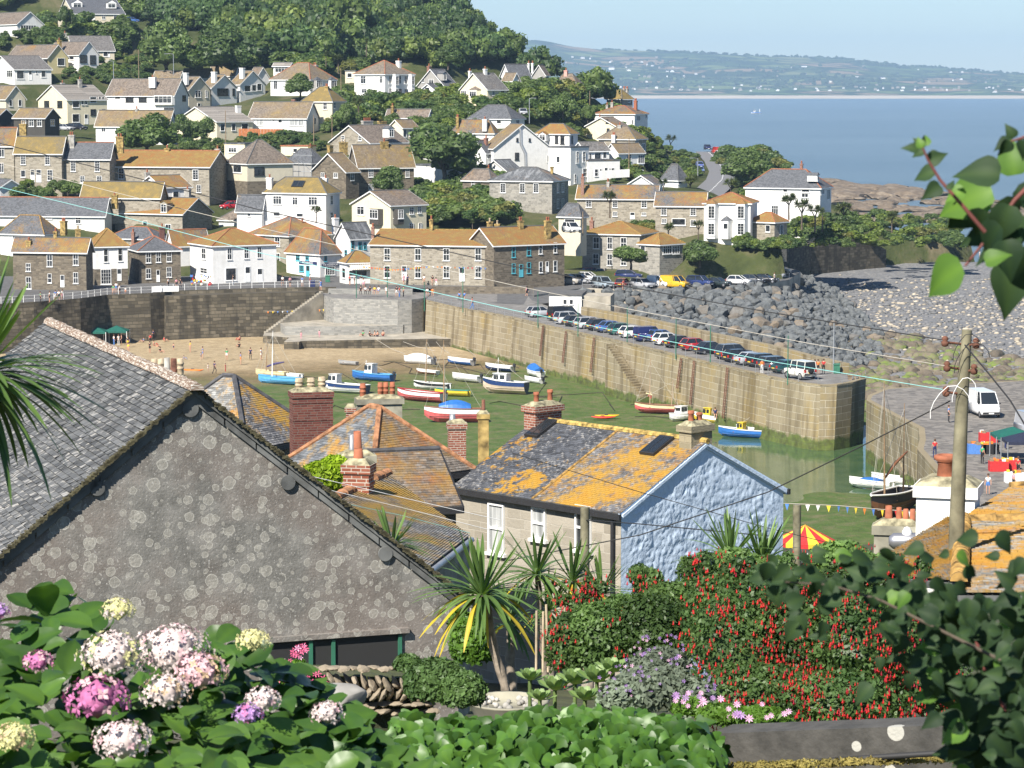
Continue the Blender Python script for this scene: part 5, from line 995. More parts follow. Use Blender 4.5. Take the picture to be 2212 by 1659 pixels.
 for nm,m,mt,lc in parts:
  o=m.build(nm,M[mt]if mt!='PAINT' else paint((.5,.5,.5)),local=True);out.append((nm,o.data,lc,mt));bpy.data.objects.remove(o)
 o=ty.build('wheel',M['tyre'],local=True);r_=ri.build('rim',M['rim'],local=True);tm,rm=o.data,r_.data;bpy.data.objects.remove(o);bpy.data.objects.remove(r_)
 CARS[key]=dict(parts=out,wheels=[(x(.72),s*(w-.08),wr)for s in(-1,1)]+[(x(L-.72),s*(w-.08),wr)for s in(-1,1)],tyre=tm,rim=rm,H=H,L=L,W=Wd)
CARS={}
car_template('hatch',3.9,1.7,1.46,.92,.86,.95,1.75,3.3,3.75,.96)
car_template('saloon',4.4,1.75,1.42,.90,.84,1.2,2.0,3.2,3.85,.98)
car_template('estate',4.5,1.76,1.47,.92,.85,1.15,1.95,4.1,4.42,.98)
car_template('mpv',4.2,1.76,1.65,1.0,.92,.8,1.75,3.85,4.12,1.03)
car_template('suv',4.4,1.85,1.74,1.08,1.0,1.1,1.8,4.0,4.34,1.08,wr=.36,gc=.28)
car_template('van',4.5,1.88,1.92,1.12,1.0,.7,1.4,4.36,4.46,1.14,van=True)
car_template('smallvan',4.1,1.75,1.82,1.05,.95,.85,1.6,4.0,4.07,1.07,van=True)
car_template('bigvan',5.4,2.0,2.45,1.35,1.15,.55,1.35,5.28,5.36,1.4,van=True,wr=.34,gc=.3)
car_template('landrover',3.9,1.8,2.02,1.2,1.12,1.25,1.4,3.84,3.88,1.2,wr=.4,gc=.38)
def car(kind,t,x,y,col,hd,label,z=7.02,group=None,name='parked_car',cat='car',p=None):
 p=p or atz(*tp(t,x,y),z);d=CARS[kind];root=empty(name,p,label,cat,group,math.atan2(hd[1],hd[0]))
 for nm,me,lc,mt in d['parts']:
  o=bpy.data.objects.new(nm,me);COL.objects.link(o);o.parent=root;o.location=lc
  if mt=='PAINT':o.material_slots[0].link='OBJECT';o.material_slots[0].material=paint(col)
 for lc in d['wheels']:
  o=bpy.data.objects.new('wheel',d['tyre']);COL.objects.link(o);o.parent=root;o.location=lc
  r_=bpy.data.objects.new('rim',d['rim']);COL.objects.link(r_);r_.parent=o
 return root
SI,BK,WH,NV,RD,BL,GN,DG,GD=(.42,.43,.45),(.012,.012,.014),(.75,.75,.74),(.015,.02,.10),(.28,.012,.015),(.06,.13,.34),(.01,.09,.075),(.05,.055,.06),(.36,.33,.28)
G1='cars parked along the pier';HP=(.88,.47)
for k,x,y,c,lb in[('hatch',240,1078,SI,'small silver hatchback first in the pier row, by the white hut'),('van',450,1108,BK,'black people carrier second in the pier row'),('mpv',492,1138,SI,'pale silver tall hatchback in front of the black people carrier'),('hatch',565,1158,BK,'black hatchback just right of the pale silver tall hatchback'),('estate',680,1175,SI,'silver estate with surfboards on its roof'),('hatch',765,1192,BK,'black hatchback right of the surfboard estate'),('saloon',860,1208,BL,'light blue saloon near the start of the pier'),('hatch',950,1230,GN,'dark green hatchback between blue saloon and white hatchback'),('hatch',1050,1255,WH,'white hatchback left of the navy van'),('smallvan',1190,1285,NV,'navy blue van with white lettering on its side'),('hatch',1295,1290,BL,'blue hatchback half hidden right of the navy van'),('hatch',1345,1318,WH,'white five-door hatchback with dark windows in mid pier row'),('saloon',1460,1340,BK,'black saloon left of the red hatchback'),('hatch',1585,1365,RD,'red hatchback in the pier row'),('saloon',1720,1395,(.02,.025,.04),'dark navy saloon right of the red hatchback'),('suv',1915,1440,DG,'grey pickup with a canopy full of surf gear'),('hatch',1960,1465,BK,'black sporty hatchback beside the grey pickup'),('saloon',2075,1490,SI,'silver saloon near the pier end'),('estate',2190,1505,BK,'black estate right of the silver saloon')]:
 car(k,'21',x,y,c,HP,lb,group=G1)
car('estate','31',75,1530,DG,HP,'dark grey car behind the green saloon at the pier end',group=G1);car('saloon','31',185,1560,(.015,.06,.06),HP,'dark green saloon behind the white off-roader',group=G1)
lr=car('landrover','31',275,1612,(.72,.70,.62),(-.5,.86),'white boxy off-roader with spare wheel, last on the pier',group=G1)
mb=MB();mb.lathe([(.001,.1),(.3,.12),(.36,.08),(.36,-.08),(.3,-.1)],14);mb.v=[(-2.05-c,a,b+1.1)for a,b,c in mb.v];mb.build('spare_wheel',M['tyre'],lr,local=True)
G2='cars in the car park';HF=(.93,-.36)
for k,x,y,c,hd,lb in[('hatch',350,805,(.10,.10,.10),HF,'dark grey hatchback at the car park corner'),('mpv',478,798,GD,HF,'champagne car second from the terrace'),('estate',590,788,SI,HF,'silver car with roof bars behind the champagne car'),('hatch',660,770,WH,HF,'white hatchback in front of the red car'),('hatch',690,730,RD,(.9,.4),'red car beside the dark shed'),('hatch',775,735,GD,(.2,.98),'bronze hatchback showing its tailgate next to the red car'),('suv',785,828,(.30,.36,.40),(.5,-.86),'steel blue off-roader facing the rocks'),('hatch',955,825,(.16,.02,.02),(.3,.95),'dark red hatchback with tail towards the rocks'),('estate',1125,828,SI,(.6,-.8),'silver estate with roof box facing the rocks'),('smallvan',1275,822,WH,(.75,-.66),'white van beside the yellow van'),('van',1405,828,(.62,.36,.01),(.85,-.52),'bright yellow van facing the rocks'),('suv',1625,818,(.015,.03,.12),(.85,-.52),'dark blue off-roader right of the yellow van'),('saloon',1775,815,(.02,.03,.03),(.85,-.52),'black saloon right of the dark blue off-roader'),('hatch',1960,800,WH,HF,'white hatchback alone near the car park edge'),('hatch',2080,792,DG,HF,'dark grey hatchback right of the lone white one'),('saloon',2185,785,BK,HF,'black saloon at the end of the front row'),('estate',1010,750,(.02,.03,.10),(.98,-.15),'navy estate parked side-on behind the front row'),('saloon',1215,718,SI,(.97,.2),'silver saloon behind the white van'),('suv',1465,722,(.02,.16,.50),(.95,-.3),'bright blue off-roader at the back of the car park'),('hatch',1605,710,SI,(.6,.8),'silver hatchback right of the bright blue off-roader'),('hatch',1690,702,GN,(.5,.86),'green hatchback at the back by the tree'),('hatch',2030,693,BK,(.3,.95),'black hatchback with yellow plate by the retaining wall'),('mpv',2165,690,DG,(.8,.6),'grey tall car by the retaining wall')]:
 car(k,'21',x,y,c,hd,lb,7.62,G2)
for k,x,y,c,lb in[('suv',85,712,GD,'beige off-roader at the far end of the car park'),('hatch',45,745,SI,'silver hatchback in front of the beige off-roader')]:car(k,'31',x,y,c,HF,lb,7.62,G2)
car('bigvan','32',1860,270,WH,(.12,-.99),'tall white van facing the camera on the cobbled quay',6.52,name='parked_van',cat='van');car('bigvan','32',2300,480,(.35,.36,.38),(.2,-.98),'grey van at the photo edge behind the market stalls',6.52,name='parked_van',cat='van')
def hcar(k,t_,x,y,c,hd,lb,D=None):
 q=hit(*tp(t_,x,y))if D is None else at(*tp(t_,x,y),D);car(k,t_,x,y,c,hd,lb,p=q)
hcar('hatch','10',1455,868,(.35,.38,.42),(.3,-.95),'silver car parked before the small white garage',359);hcar('hatch','00',575,1130,SI,(.8,-.6),'silver car beside the cream semi-detached pair',345);hcar('estate','00',670,1125,BK,(.85,-.5),'black estate beside the cream semi-detached pair',345)
hcar('mpv','21',515,350,WH,(.4,-.9),'white van in front of the grey garage',261);hcar('hatch','20',95,995,SI,(.1,-1),'silver car on the lane below the pink house',345);hcar('hatch','01',1995,150,(.42,.015,.02),(-.8,-.6),'bright red car with its tailgate raised above the white house',282);hcar('hatch','00',1140,195,BL,(.9,.3),'blue car at the edge of the wood by the dormer bungalow',440)
plain('road_grey',(.17,.17,.175),.95,.1);mb=MB();ln=MB();prev=None;RP=[]
for x,y,D in rd:RP.append(at(x,y,D)+Vector((0,0,.12)))
for i in range(len(RP)-1):
 a,b=RP[i],RP[i+1];mb.quad(a+Vector((-3.6,0,0)),a+Vector((3.6,0,0)),b+Vector((3.6,0,0)),b+Vector((-3.6,0,0)))
 for j in range(8):
  p,q=a.lerp(b,j/8),a.lerp(b,(j+.5)/8);z=Vector((0,0,.02));ln.quad(p+z-Vector((.12,0,0)),p+z+Vector((.12,0,0)),q+z+Vector((.12,0,0)),q+z-Vector((.12,0,0)))
road=tag(mb.build('coast_road',M['road_grey']),kind='structure');ln.build('centre_line',M['white_paint'],road)
for k,x,y,c,hd,lb in[('van',1765,1335,(.40,.03,.02),(-.2,1),'red and white camper van climbing the coast road'),('hatch',1785,1350,WH,(-.2,1),'white car behind the camper van on the coast road'),('hatch',1622,1455,(.10,.14,.40),(.1,-1),'blue car parked on the verge of the coast road'),('hatch',1690,1300,NV,(.1,-1),'dark blue car parked highest on the coast road'),('hatch',1625,1500,(.12,.2,.42),(.1,-1),'blue car lowest on the coast road verge'),('estate',1880,1500,WH,(-.3,-.9),'white car at the bottom of the coast road')]:
 px,py=tp('20',x,y);i=int(np.argmin([abs(r[1]-py)for r in rd]));Y=float(np.interp(py,[r[1]for r in rd][::-1],[r[2]for r in rd][::-1]));q=at(px,py,Y);q.z+=.2;car(k,'20',x,y,c,hd,lb,p=q)
plain('motor',(.03,.03,.035),.4,0);plain('buoy',(.65,.09,.02),.5,.1);plain('mast_wood',(.34,.22,.12),.6,.2);plain('boat_in',(.55,.52,.46),.7,.2);plain('rope',(.45,.42,.36),.9,.1)
def col(c):
 k='col_%.2f_%.2f_%.2f'%c
 return M[k]if k in M else plain(k,c,.45,.08,2)
WHT,CRM,NVY,BLU,REDB,PNK,YEL,LBL,BRN,BLKB,GRNB=(.74,.74,.72),(.66,.56,.33),(.015,.04,.13),(.03,.14,.42),(.34,.03,.03),(.55,.12,.12),(.70,.52,.04),(.10,.36,.62),(.20,.09,.045),(.015,.015,.018),(.02,.20,.16)
SCL={'big navy fishi':.66,'blue cabin boa':.8,'long white and':.74,'white and pink':.84,'black hulled l':.92,'small white fi':1.0}
def boat(label,t,x,y,L,hd,top=WHT,bot=None,z=.5,B=None,H=None,cabin=None,cover=None,mast=0,sail=None,motor=False,thw=2,buoys=0,bow=.35,roll=.06,rim=None,name='boat',stripe=None,mizzen=0,number=None,p=None):
 p=p or atz(*tp(t,x,y),z)
 L*=SCL.get(label[:14],.95);B=(B*.8)if B else L*.38;H=H*.85 if H else H;H=H or L*.17;bot=bot or top
 root=empty(name,p,label,'boat',None,math.atan2(hd[1],hd[0]));root.rotation_euler=(roll,0,math.atan2(hd[1],hd[0]));n=12;hull=MB();secs=[];sheer=[]
 for i in range(n+1):
  s=i/n;xx=-L/2+L*s;hb=B/2*(1-max(0,(s-.35)/.65)**2.6)*(.80+.2*min(1,s/.35));hb=max(hb,.02)
  zs=H*(1+bow*s**2.2+.06*(1-s));zk=H*.02+H*.55*max(0,(s-.72)/.28)**2;zc=zk+(zs-zk)*.28;zm=zk+(zs-zk)*.62
  secs.append([(xx,hb,zs),(xx,hb*.97,zm),(xx,hb*.72,zc),(xx,0,zk),(xx,-hb*.72,zc),(xx,-hb*.97,zm),(xx,-hb,zs)]);sheer.append((xx,hb,zs))
 for i in range(n):
  a,b=secs[i],secs[i+1]
  for j in range(6):hull.add([a[j],a[j+1],b[j+1],b[j]],[(0,1,2,3)],0 if j in(0,5)else(2 if stripe and j in(0,5)else(0 if j in(0,5)else 1)),True)
 hull.add(secs[0],[tuple(range(7))],0)
 mats=[col(top),col(bot)]
 hull.build('hull',mats,root,local=True)
 gw=MB();gw.tube(sheer,max(.035,L*.011),5);gw.tube([(a,-b,c)for a,b,c in sheer],max(.035,L*.011),5);gw.tube([sheer[0],(sheer[0][0],-sheer[0][1],sheer[0][2])],max(.035,L*.011),5);gw.build('gunwale',col(rim or top),root,local=True)
 if stripe:
  st=MB();q=[(a,b*1.012,c-H*.16)for a,b,c in sheer];st.tube(q,.045,5);st.tube([(a,-b,c)for a,b,c in q],.045,5);st.build('rubbing_strake',col(stripe),root,local=True)
 fl=MB();zf=H*.5
 for i in range(n-1):a,b=sheer[i],sheer[i+1];fl.quad((a[0],-a[1]*.9,zf),(a[0],a[1]*.9,zf),(b[0],b[1]*.9,zf),(b[0],-b[1]*.9,zf))
 fl.build('deck',M['boat_in'],root,local=True)
 for i in range(thw):
  m=MB();xx=-L*.28+L*.4*i/max(1,thw-1)if thw>1 else 0;m.box((xx,0,H*.8),(.13,0,0),(0,B*.44,0),(0,0,.03));m.build('thwart',col(BRN)if top!=WHT else M['boat_in'],root,local=True)
 if cabin:
  c0,c1,ch,cc=cabin;x0,x1=-L/2+L*c0,-L/2+L*c1;hw=B*.36;z0,z1=H*.7,H*1.05+ch;m=MB()
  lo=[(x0,-hw,z0),(x1,-hw*.85,z0),(x1,hw*.85,z0),(x0,hw,z0)];hi=[(x0,-hw*.9,z1),(x1-.35*ch,-hw*.75,z1),(x1-.35*ch,hw*.75,z1),(x0,hw*.9,z1)]
  m.add(lo+hi,[(0,1,5,4),(1,2,6,5),(2,3,7,6),(3,0,4,7),(4,5,6,7)]);m.box(((x0+x1-.35*ch)/2,0,z1+.03),((x1-.35*ch-x0)/2+.08,0,0),(0,hw*.98,0),(0,0,.035));cab=m.build('cabin',col(cc),root,local=True)
  zw=z0+(z1-z0)*.72;hh=(z1-z0)*.17
  for s in(-1,1):
   k=2
   for i in range(k):
    m=MB();xx=x0+(x1-x0)*(.26+.4*i);m.box((xx,s*hw*.935,zw),((x1-x0)*.15,s*-hw*.02,0),(0,.02,0),(0,0,hh));m.build('window',M['car_glass'],cab,local=True)
  m=MB();xf=x1-.35*ch*.72+.02;m.box((xf,0,zw),(.03,0,0),(0,hw*.62,0),(0,0,hh));m.build('window',M['car_glass'],cab,local=True)
 if cover:
  c0,c1,ch,cc=cover;m=MB();S=[]
  for i in range(8):
   s=c0+(c1-c0)*i/7;k=min(n,max(0,int(round(s*n))));a=sheer[k];xx=-L/2+L*s;h=ch*math.sin(math.pi*(.18+.7*i/7));S.append([(xx,a[1]*1.03,a[2]-.06),(xx,a[1]*.8,a[2]+h*.5),(xx,0,a[2]+h),(xx,-a[1]*.8,a[2]+h*.5),(xx,-a[1]*1.03,a[2]-.06)])
  m.loft(S,0,False,caps=True);m.build('cover',col(cc),root,local=True)
 def mk(xx,h,nm='mast',lean=0):
  m=MB();m.tube([(xx,0,H*.3),(xx+lean*h,0,h)],[.055+h*.005,.03],6);m.build(nm,M['mast_wood']if not sail or sail!='white' else M['white_paint'],root,local=True)
  m=MB();m.tube([(xx+lean*h,0,h*.95),(L*.48,0,H*1.3)],.018,4);m.tube([(xx+lean*h,0,h*.95),(-L*.48,0,H*1.1)],.018,4);m.tube([(xx+lean*h,0,h*.9),(xx-.2,B*.46,H)],.015,4);m.tube([(xx+lean*h,0,h*.9),(xx-.2,-B*.46,H)],.015,4);m.build('rigging',M['rope'],root,local=True)
 if mast:mk(L*.16,mast)
 if mizzen:mk(-L*.33,mizzen,'mizzen_mast',-.04)
 if sail and sail!='white':m=MB();m.tube([(L*.14,0,H*1.8),(-L*.1,.05,H*2.3),(-L*.42,.1,H*2.7)],[.1,.17,.08],7);m.build('furled_sail',col(sail),root,local=True)
 if motor:
  m=MB();m.box((-L/2-.18,0,H*1.25),(.16,0,.05),(0,.14,0),(-.05,0,.2));m.tube([(-L/2-.22,0,H*1.1),(-L/2-.3,0,H*.15)],.06,6);m.box((-L/2-.34,0,H*.12),(.16,0,0),(0,.02,0),(0,0,.1));m.build('outboard_motor',M['motor'],root,local=True)
 for i in range(buoys):
  k=2+i*2;a=sheer[min(k,n)];m=MB();m.lathe([(.01,-.24),(.17,-.14),(.22,0),(.17,.14),(.05,.24),(.01,.26)],8,(a[0],a[1]*-1.06-.12,a[2]-.25));m.build('fender_buoy',M['buoy'],root,local=True)
 if motor is False and not cabin and H>.6:m=MB();m.box((-L/2-.12,0,H*.55),(.1,0,0),(0,.025,0),(0,0,H*.45));m.build('rudder',col(bot),root,local=True)
 return root
def fz(t,x,y):
 p=atz(*tp(t,x,y),.5);return p
boat('white motorboat under a pale canvas cover near the apron','11',1405,1492,5.2,(-.8,.5),WHT,motor=True,cover=(.12,.85,.7,(.68,.68,.66)),z=.75)
boat('white open dinghy with blue keel and outboard right of the covered motorboat','11',1765,1495,4.8,(-.75,.6),WHT,BLU,motor=True,z=.7);boat('small varnished and white rowing dinghy below the covered motorboat','11',1478,1580,3.6,(-.8,.5),WHT,BRN,z=.65)
boat('little grey dinghy alone on the wet sand','11',792,1498,3.2,(-.85,.45),(.36,.36,.35),z=.8,thw=2);boat('white motorboat with orange ring and outboard beside the navy cabin boat','11',1815,1640,5.0,(-.75,.6),WHT,motor=True,thw=2,buoys=1,z=.6)
boat('white over dark blue day boat with outboard behind the navy cabin boat','11',2100,1550,4.8,(-.8,.55),WHT,NVY,motor=True,z=.65);boat('big navy fishing boat with white wheelhouse on the weed','d',1090,850,9.0,(-.88,.35),NVY,(.62,.50,.38),z=.5,B=3.0,H=1.7,cabin=(.42,.78,1.0,WHT),rim=WHT,mast=4.5,sail='white',thw=0)
boat('white speedboat under a blue cover','21',190,1595,4.8,(-.35,.9),WHT,motor=True,cover=(.1,.95,.9,BLU),z=.6,H=.95);boat('small white dinghy beside the blue covered speedboat','21',182,1652,3.8,(-.6,.75),WHT,z=.55,motor=True)
boat('white cabin boat by the pier with pale roof','21',540,1625,5.0,(-.5,.85),WHT,LBL,cabin=(.45,.85,.85,WHT),motor=True,z=.5);boat('white open boat with blue gunwale by the pier','21',690,1630,5.6,(-.88,.45),WHT,BLKB,rim=NVY,mast=2.5,sail='white',z=.5)
boat('cream sailing dinghy with tan mast and furled purple sail','11',130,1605,5.0,(-.85,.4),CRM,CRM,mast=5.2,sail=(.07,.06,.16),z=.65);boat('small white clinker dinghy behind the light blue boat','11',292,1612,3.9,(-.8,.5),WHT,z=.62);boat('light blue slim boat with tall white mast on the sand','11',195,1668,6.0,(-.9,.3),LBL,LBL,mast=7.0,sail='white',z=.6)
boat('blue cabin boat hung with orange buoys','11',1005,1640,7.5,(-.85,.4),BLU,BLU,cabin=(.45,.68,1.3,WHT),buoys=4,motor=True,z=.58,rim=LBL,mast=2.8,sail='white');boat('long white and navy cabin boat behind the brick chimney','d',742,850,9.0,(-.85,.35),NVY,WHT,cabin=(.60,.82,1.2,WHT),buoys=2,z=.52,rim=WHT,B=2.8)
boat('white motorboat striped in red below the yellow dinghy','12',1420,150,7.0,(-.8,.45),WHT,PNK,motor=True,z=.45,rim=REDB);boat('yellow dinghy with green inside','12',1690,108,4.6,(-.9,.2),YEL,YEL,rim=GRNB,z=.47);boat('dark clinker dinghy with white band','12',1515,52,5.2,(-.85,.35),BLKB,WHT,mast=6.5,rim=WHT,z=.5)
boat('white and pink sailing boat under a bright blue boom cover','12',1705,330,8.0,(-.97,-.05),WHT,PNK,z=.4,B=2.6,H=1.75,bow=.28,mast=9.5,cover=(.2,.75,1.0,BLU),rim=BRN)
boat('white inflatable tender alone by the pier steps','22',945,88,2.6,(-.8,.3),WHT,z=.35,H=.55,thw=1,rim=(.7,.7,.68),bow=.2,motor=None);boat('cream cabin cruiser with red hull moored by the pier','22',1335,195,7.5,(-.7,.6),REDB,(.45,.3,.18),cabin=(.40,.82,1.2,CRM),rim=CRM,z=.2,B=2.7,H=1.3)
boat('cream clinker yawl with two bare masts','22',1250,250,5.6,(-.9,.2),CRM,PNK,mast=6.5,mizzen=4.0,z=.3,rim=BRN);boat('white workboat with orange buoys afloat at the water edge','22',1490,318,5.0,(-.6,-.5),WHT,cabin=(.5,.75,.9,WHT),buoys=2,z=.1);boat('white boat with yellow canopy and a man aboard','22',1735,350,5.8,(-.6,.5),WHT,YEL,cabin=(.5,.72,.9,YEL),buoys=2,z=.0)
boat('white boat with bright blue hull and registration letters','22',1985,470,5.8,(-.85,.35),BLU,BLU,rim=WHT,cabin=(.45,.6,.8,YEL),motor=True,z=-.15);boat('white and blue boat tied alongside under the pier','22',2150,462,6.0,(-.9,.3),WHT,BLU,mast=2.6,sail='white',buoys=1,z=-.15)
boat('black hulled lugger with two tall masts at the cobbled quay','32',1060,1140,9.5,(-.45,-.75),BLKB,BRN,z=.1,B=3.2,H=2.4,bow=.2,mast=12.5,mizzen=10,rim=WHT,sail=BRN,roll=.02,thw=3);boat('white and blue dinghy behind the black lugger','32',885,905,4.8,(-.8,.5),WHT,WHT,z=.05,rim=WHT,cover=(.25,.7,.3,BLU));boat('white boat between the lugger and the quay wall','32',1085,880,5.2,(-.7,.5),WHT,z=.05,rim=WHT)
def kayak(label,p,c,L,hd,name='kayak'):
 root=empty(name,p,label,'kayak',None,math.atan2(hd[1],hd[0]));m=MB();S=[]
 for i in range(11):
  s=i/10;w=.36*math.sin(math.pi*(.03+.94*s))**.7;S.append([(-L/2+L*s,w*math.cos(t_),.16+w*.45*math.sin(t_)+.12*abs(2*s-1)**3)for t_ in[k*math.pi/4 for k in range(8)]])
 m.loft(S,0,True,closed=True,caps=True);m.build('hull',col(c),root,local=True);m=MB();m.lathe([(.22,.28),(.26,.36),(.2,.34),(.16,.22)],10,(-.1,0,0));m.build('cockpit_rim',M['trim'],root,local=True)
kayak('orange kayak lying on the sand below the steps',atz(*tp('01',1670,1550),.85),(.75,.18,.02),2.9,(.96,-.2));kayak('yellow kayak on the weed beyond the blue house roof',atz(*tp('22',820,288),.4),(.75,.45,.02),2.9,(1,.1));kayak('red kayak beside the yellow kayak beyond the blue house',atz(*tp('22',790,300),.4),(.65,.06,.03),2.9,(1,.05))
pz=atz(*tp('20',2108,984),0);tr=boat('small white fishing boat far out on the bay','20',0,0,15,(-.98,.2),BLU,WHT,p=pz,B=4.6,H=2.4,cabin=(.55,.8,3.2,WHT),mast=9,sail='white',thw=0,roll=0);m=MB();m.tube([(-5.5,-1.5,2),(-5.5,-1.5,7),(-5.5,1.5,7),(-5.5,1.5,2)],.25,5);m.build('gantry',M['white_paint'],tr,local=True)
random.seed(4)
for i,(t_,xa,ya,xb,yb)in enumerate([('11',1520,1250,1670,1400),('11',1730,1250,1900,1420),('11',1180,1260,1600,1385),('11',320,1275,560,1370),('11',1040,1275,1290,1400)]):
 a,b=atz(*tp(t_,xa,ya),2.35),atz(*tp(t_,xb,yb),.95);mb=MB();mb.tube([a,a.lerp(b,.5)-Vector((0,0,.25)),b],.03,4);tag(mb.build('mooring_rope',M['rope'],loc=a),'pale mooring rope running from the apron down to the boats','rope','mooring ropes')
YN=[0,11,16,20,27,37,60,85,135,185,225,262];ZN=[36.6,36.0,34.5,33.7,32.2,30.0,24,20,12.5,5.5,.6,-3]
def nearz(y):return float(np.interp(y,YN,ZN))
V=[];gy=np.concatenate([np.linspace(-6,40,40),np.linspace(42,262,60)]);gx=np.linspace(-150,60,60)
for y in gy:
 for x in gx:V.append((x*(.2+.8*min(1,(y+6)/90)),y,nearz(y)+.25*math.sin(x*.5)*math.sin(y*.3)))
idx=np.arange(len(V)).reshape(len(gy),len(gx));q=np.stack([idx[:-1,:-1],idx[:-1,1:],idx[1:,1:],idx[1:,:-1]],-1).reshape(-1,4)
t=NT('garden_soil');t.set(Roughness=1);t.color(t.ramp(t.noise(1.2,6),[(.3,(.03,.035,.015)),(.6,(.06,.07,.025)),(.75,(.10,.085,.06))]));t.bump(t.noise(6,5),.6,.1)
tag(npmesh('garden_ground',V,q,M['garden_soil'],smooth=True),'steep garden ground falling from the camera to the harbour',kind='structure')
def slates(name,p00,p10,p11,p01,w,h,mat,parent,seed,th=.012,jit=1,inside=None):
 r=np.random.default_rng(seed);p00,p10,p11,p01=[np.array(p,float)for p in(p00,p10,p11,p01)]
 vl=(np.linalg.norm(p01-p00)+np.linalg.norm(p11-p10))/2;rows=max(2,int(vl/h));n=np.cross(p10-p00,p01-p00);n/=np.linalg.norm(n);n=n if n[2]>0 else-n
 VV=[];
 for j in range(rows):
  v0,v1=j/rows,min(1,(j+1.25)/rows);a0,b0=p00+(p01-p00)*v0,p10+(p11-p10)*v0;a1,b1=p00+(p01-p00)*v1,p10+(p11-p10)*v1
  wl=np.linalg.norm(b0-a0);k=max(1,int(wl/w));off=.5*(j%2)
  e=np.clip((np.arange(k+2)-off+r.uniform(-.16,.16,k+2)*jit)/k,0,1)
  for i in range(k+1):
   u0,u1=e[i],e[i+1]
   if u1-u0<.15/k:continue
   g=.03/k;u1-=g;t0=th*(2.1+.9*r.random()*jit);t1=th*.4;dz=r.uniform(-.3,.3)*h*.12*jit/vl
   q=[a0+(b0-a0)*u0+(p01-p00)*dz,a0+(b0-a0)*u1+(p01-p00)*(dz+r.uniform(-.02,.02)*jit*h/vl),a1+(b1-a1)*u1,a1+(b1-a1)*u0]
   VV+=[q[0]+n*t0,q[1]+n*t0*(1+.15*r.standard_normal()*jit),q[2]+n*t1,q[3]+n*t1,q[0]-n*.002,q[1]-n*.002]
 VV=np.array(VV).reshape(-1,6,3);m=len(VV);b=np.arange(m)[:,None]*6
 Fq=np.concatenate([b+[0,1,2,3],b+[4,5,1,0]])
 V_=VV.reshape(-1,3)-np.array(wloc(parent));tint=np.repeat(r.uniform(.6,1.35,m),6)[:,None]*np.ones(3)
 o=npmesh(name,V_,Fq,mat,parent=parent,col=tint);o['kind']='stuff';return o
def slatemat(name,base,lich,cols,fine=4.,scale=.5,white=0,contrast=.05,wdir=(1,.3)):
 t=NT(name);t.set(Roughness=.7);t.b.inputs['Specular IOR Level'].default_value=.35
 at_=t.n('Attribute',attribute_name='tint');c=t.ramp(t.noise(3,6,.65),[(.3,tuple(x*.7 for x in base)),(.7,tuple(x*1.25 for x in base))]);c=t.mix(1.0,c,at_.outputs['Color'],'MULTIPLY')
 if white:c=t.mix(t.math('MULTIPLY',t.ramp(t.noise(2.2,6,.75,t.suv(*wdir)),[(.53,0.0),(.6,1.0)]),white),c,(.50,.48,.44))
 if lich:
  s_=t.math('ADD',t.math('MULTIPLY',t.noise(scale,4,.6),.6),t.math('MULTIPLY',t.noise(fine,7,.72),.42));th=.70-.4*lich
  lc=t.ramp(t.noise(1.4,5),[(.3,cols[0]),(.5,cols[1]),(.7,cols[2])]);lc=t.mix(t.math('MULTIPLY',t.noise(fine*4,3),.4),lc,tuple(x*.4 for x in base))
  c=t.mix(t.ramp(s_,[(th-contrast,0.0),(th+contrast,.95)]),c,lc)
 t.color(c);t.bump(t.noise(14,4),.4,.02);return t.m
YL=((.48,.22,.02),(.52,.29,.025),(.42,.26,.05));OL=((.34,.13,.03),(.36,.19,.03),(.30,.2,.06))
slatemat('slate_weathered',(.105,.108,.108),0,YL,white=.6);slatemat('slate_blue',(.075,.08,.09),.31,YL,fine=4,white=.4,contrast=.02);slatemat('slate_gold',(.13,.13,.135),.49,YL,fine=5,white=.45,contrast=.045)
slatemat('slate_scantle',(.20,.20,.195),.5,((.46,.24,.03),(.52,.31,.03),(.42,.28,.06)),fine=2.4,contrast=.07);slatemat('slate_rust',(.15,.13,.11),.46,OL,fine=5,white=.2,contrast=.08);slatemat('slate_greyor',(.13,.14,.15),.42,YL,fine=2.5,white=.15)
slatemat('slate_bright',(.22,.22,.21),.56,((.44,.2,.02),(.48,.26,.02),(.40,.25,.05)),fine=5.0,contrast=.05,white=.35)
def ridge_row(parent,a,b,r,ln,mat,name='ridge_tile'):
 a,b=Vector(a),Vector(b);L_=(b-a).length;n=max(1,int(L_/ln));d=(b-a)/n;u=d.normalized();s=u.cross(Vector((0,0,1))).normalized();up=s.cross(u);mb=MB();l2=d.length*1.04
 S=[[tuple(s*(r*k*math.cos(t_))+up*(r*k*math.sin(t_))+u*x)for t_ in[math.pi*i/6 for i in range(7)]]for x,k in((0,1.0),(l2*.96,1.0),(l2*.965,1.12),(l2*1.05,1.12))]
 S=[[Vector(p)for p in q]for q in S];mb.loft(S,0,True);mb.add(S[0],[tuple(range(7))]);o0=mb.build(name,mat,local=True);me=o0.data;bpy.data.objects.remove(o0)
 for i in range(n):
  o=bpy.data.objects.new(name,me);COL.objects.link(o);o.parent=parent;o.location=a+d*i-wloc(parent)+up*random.uniform(-.01,.01)
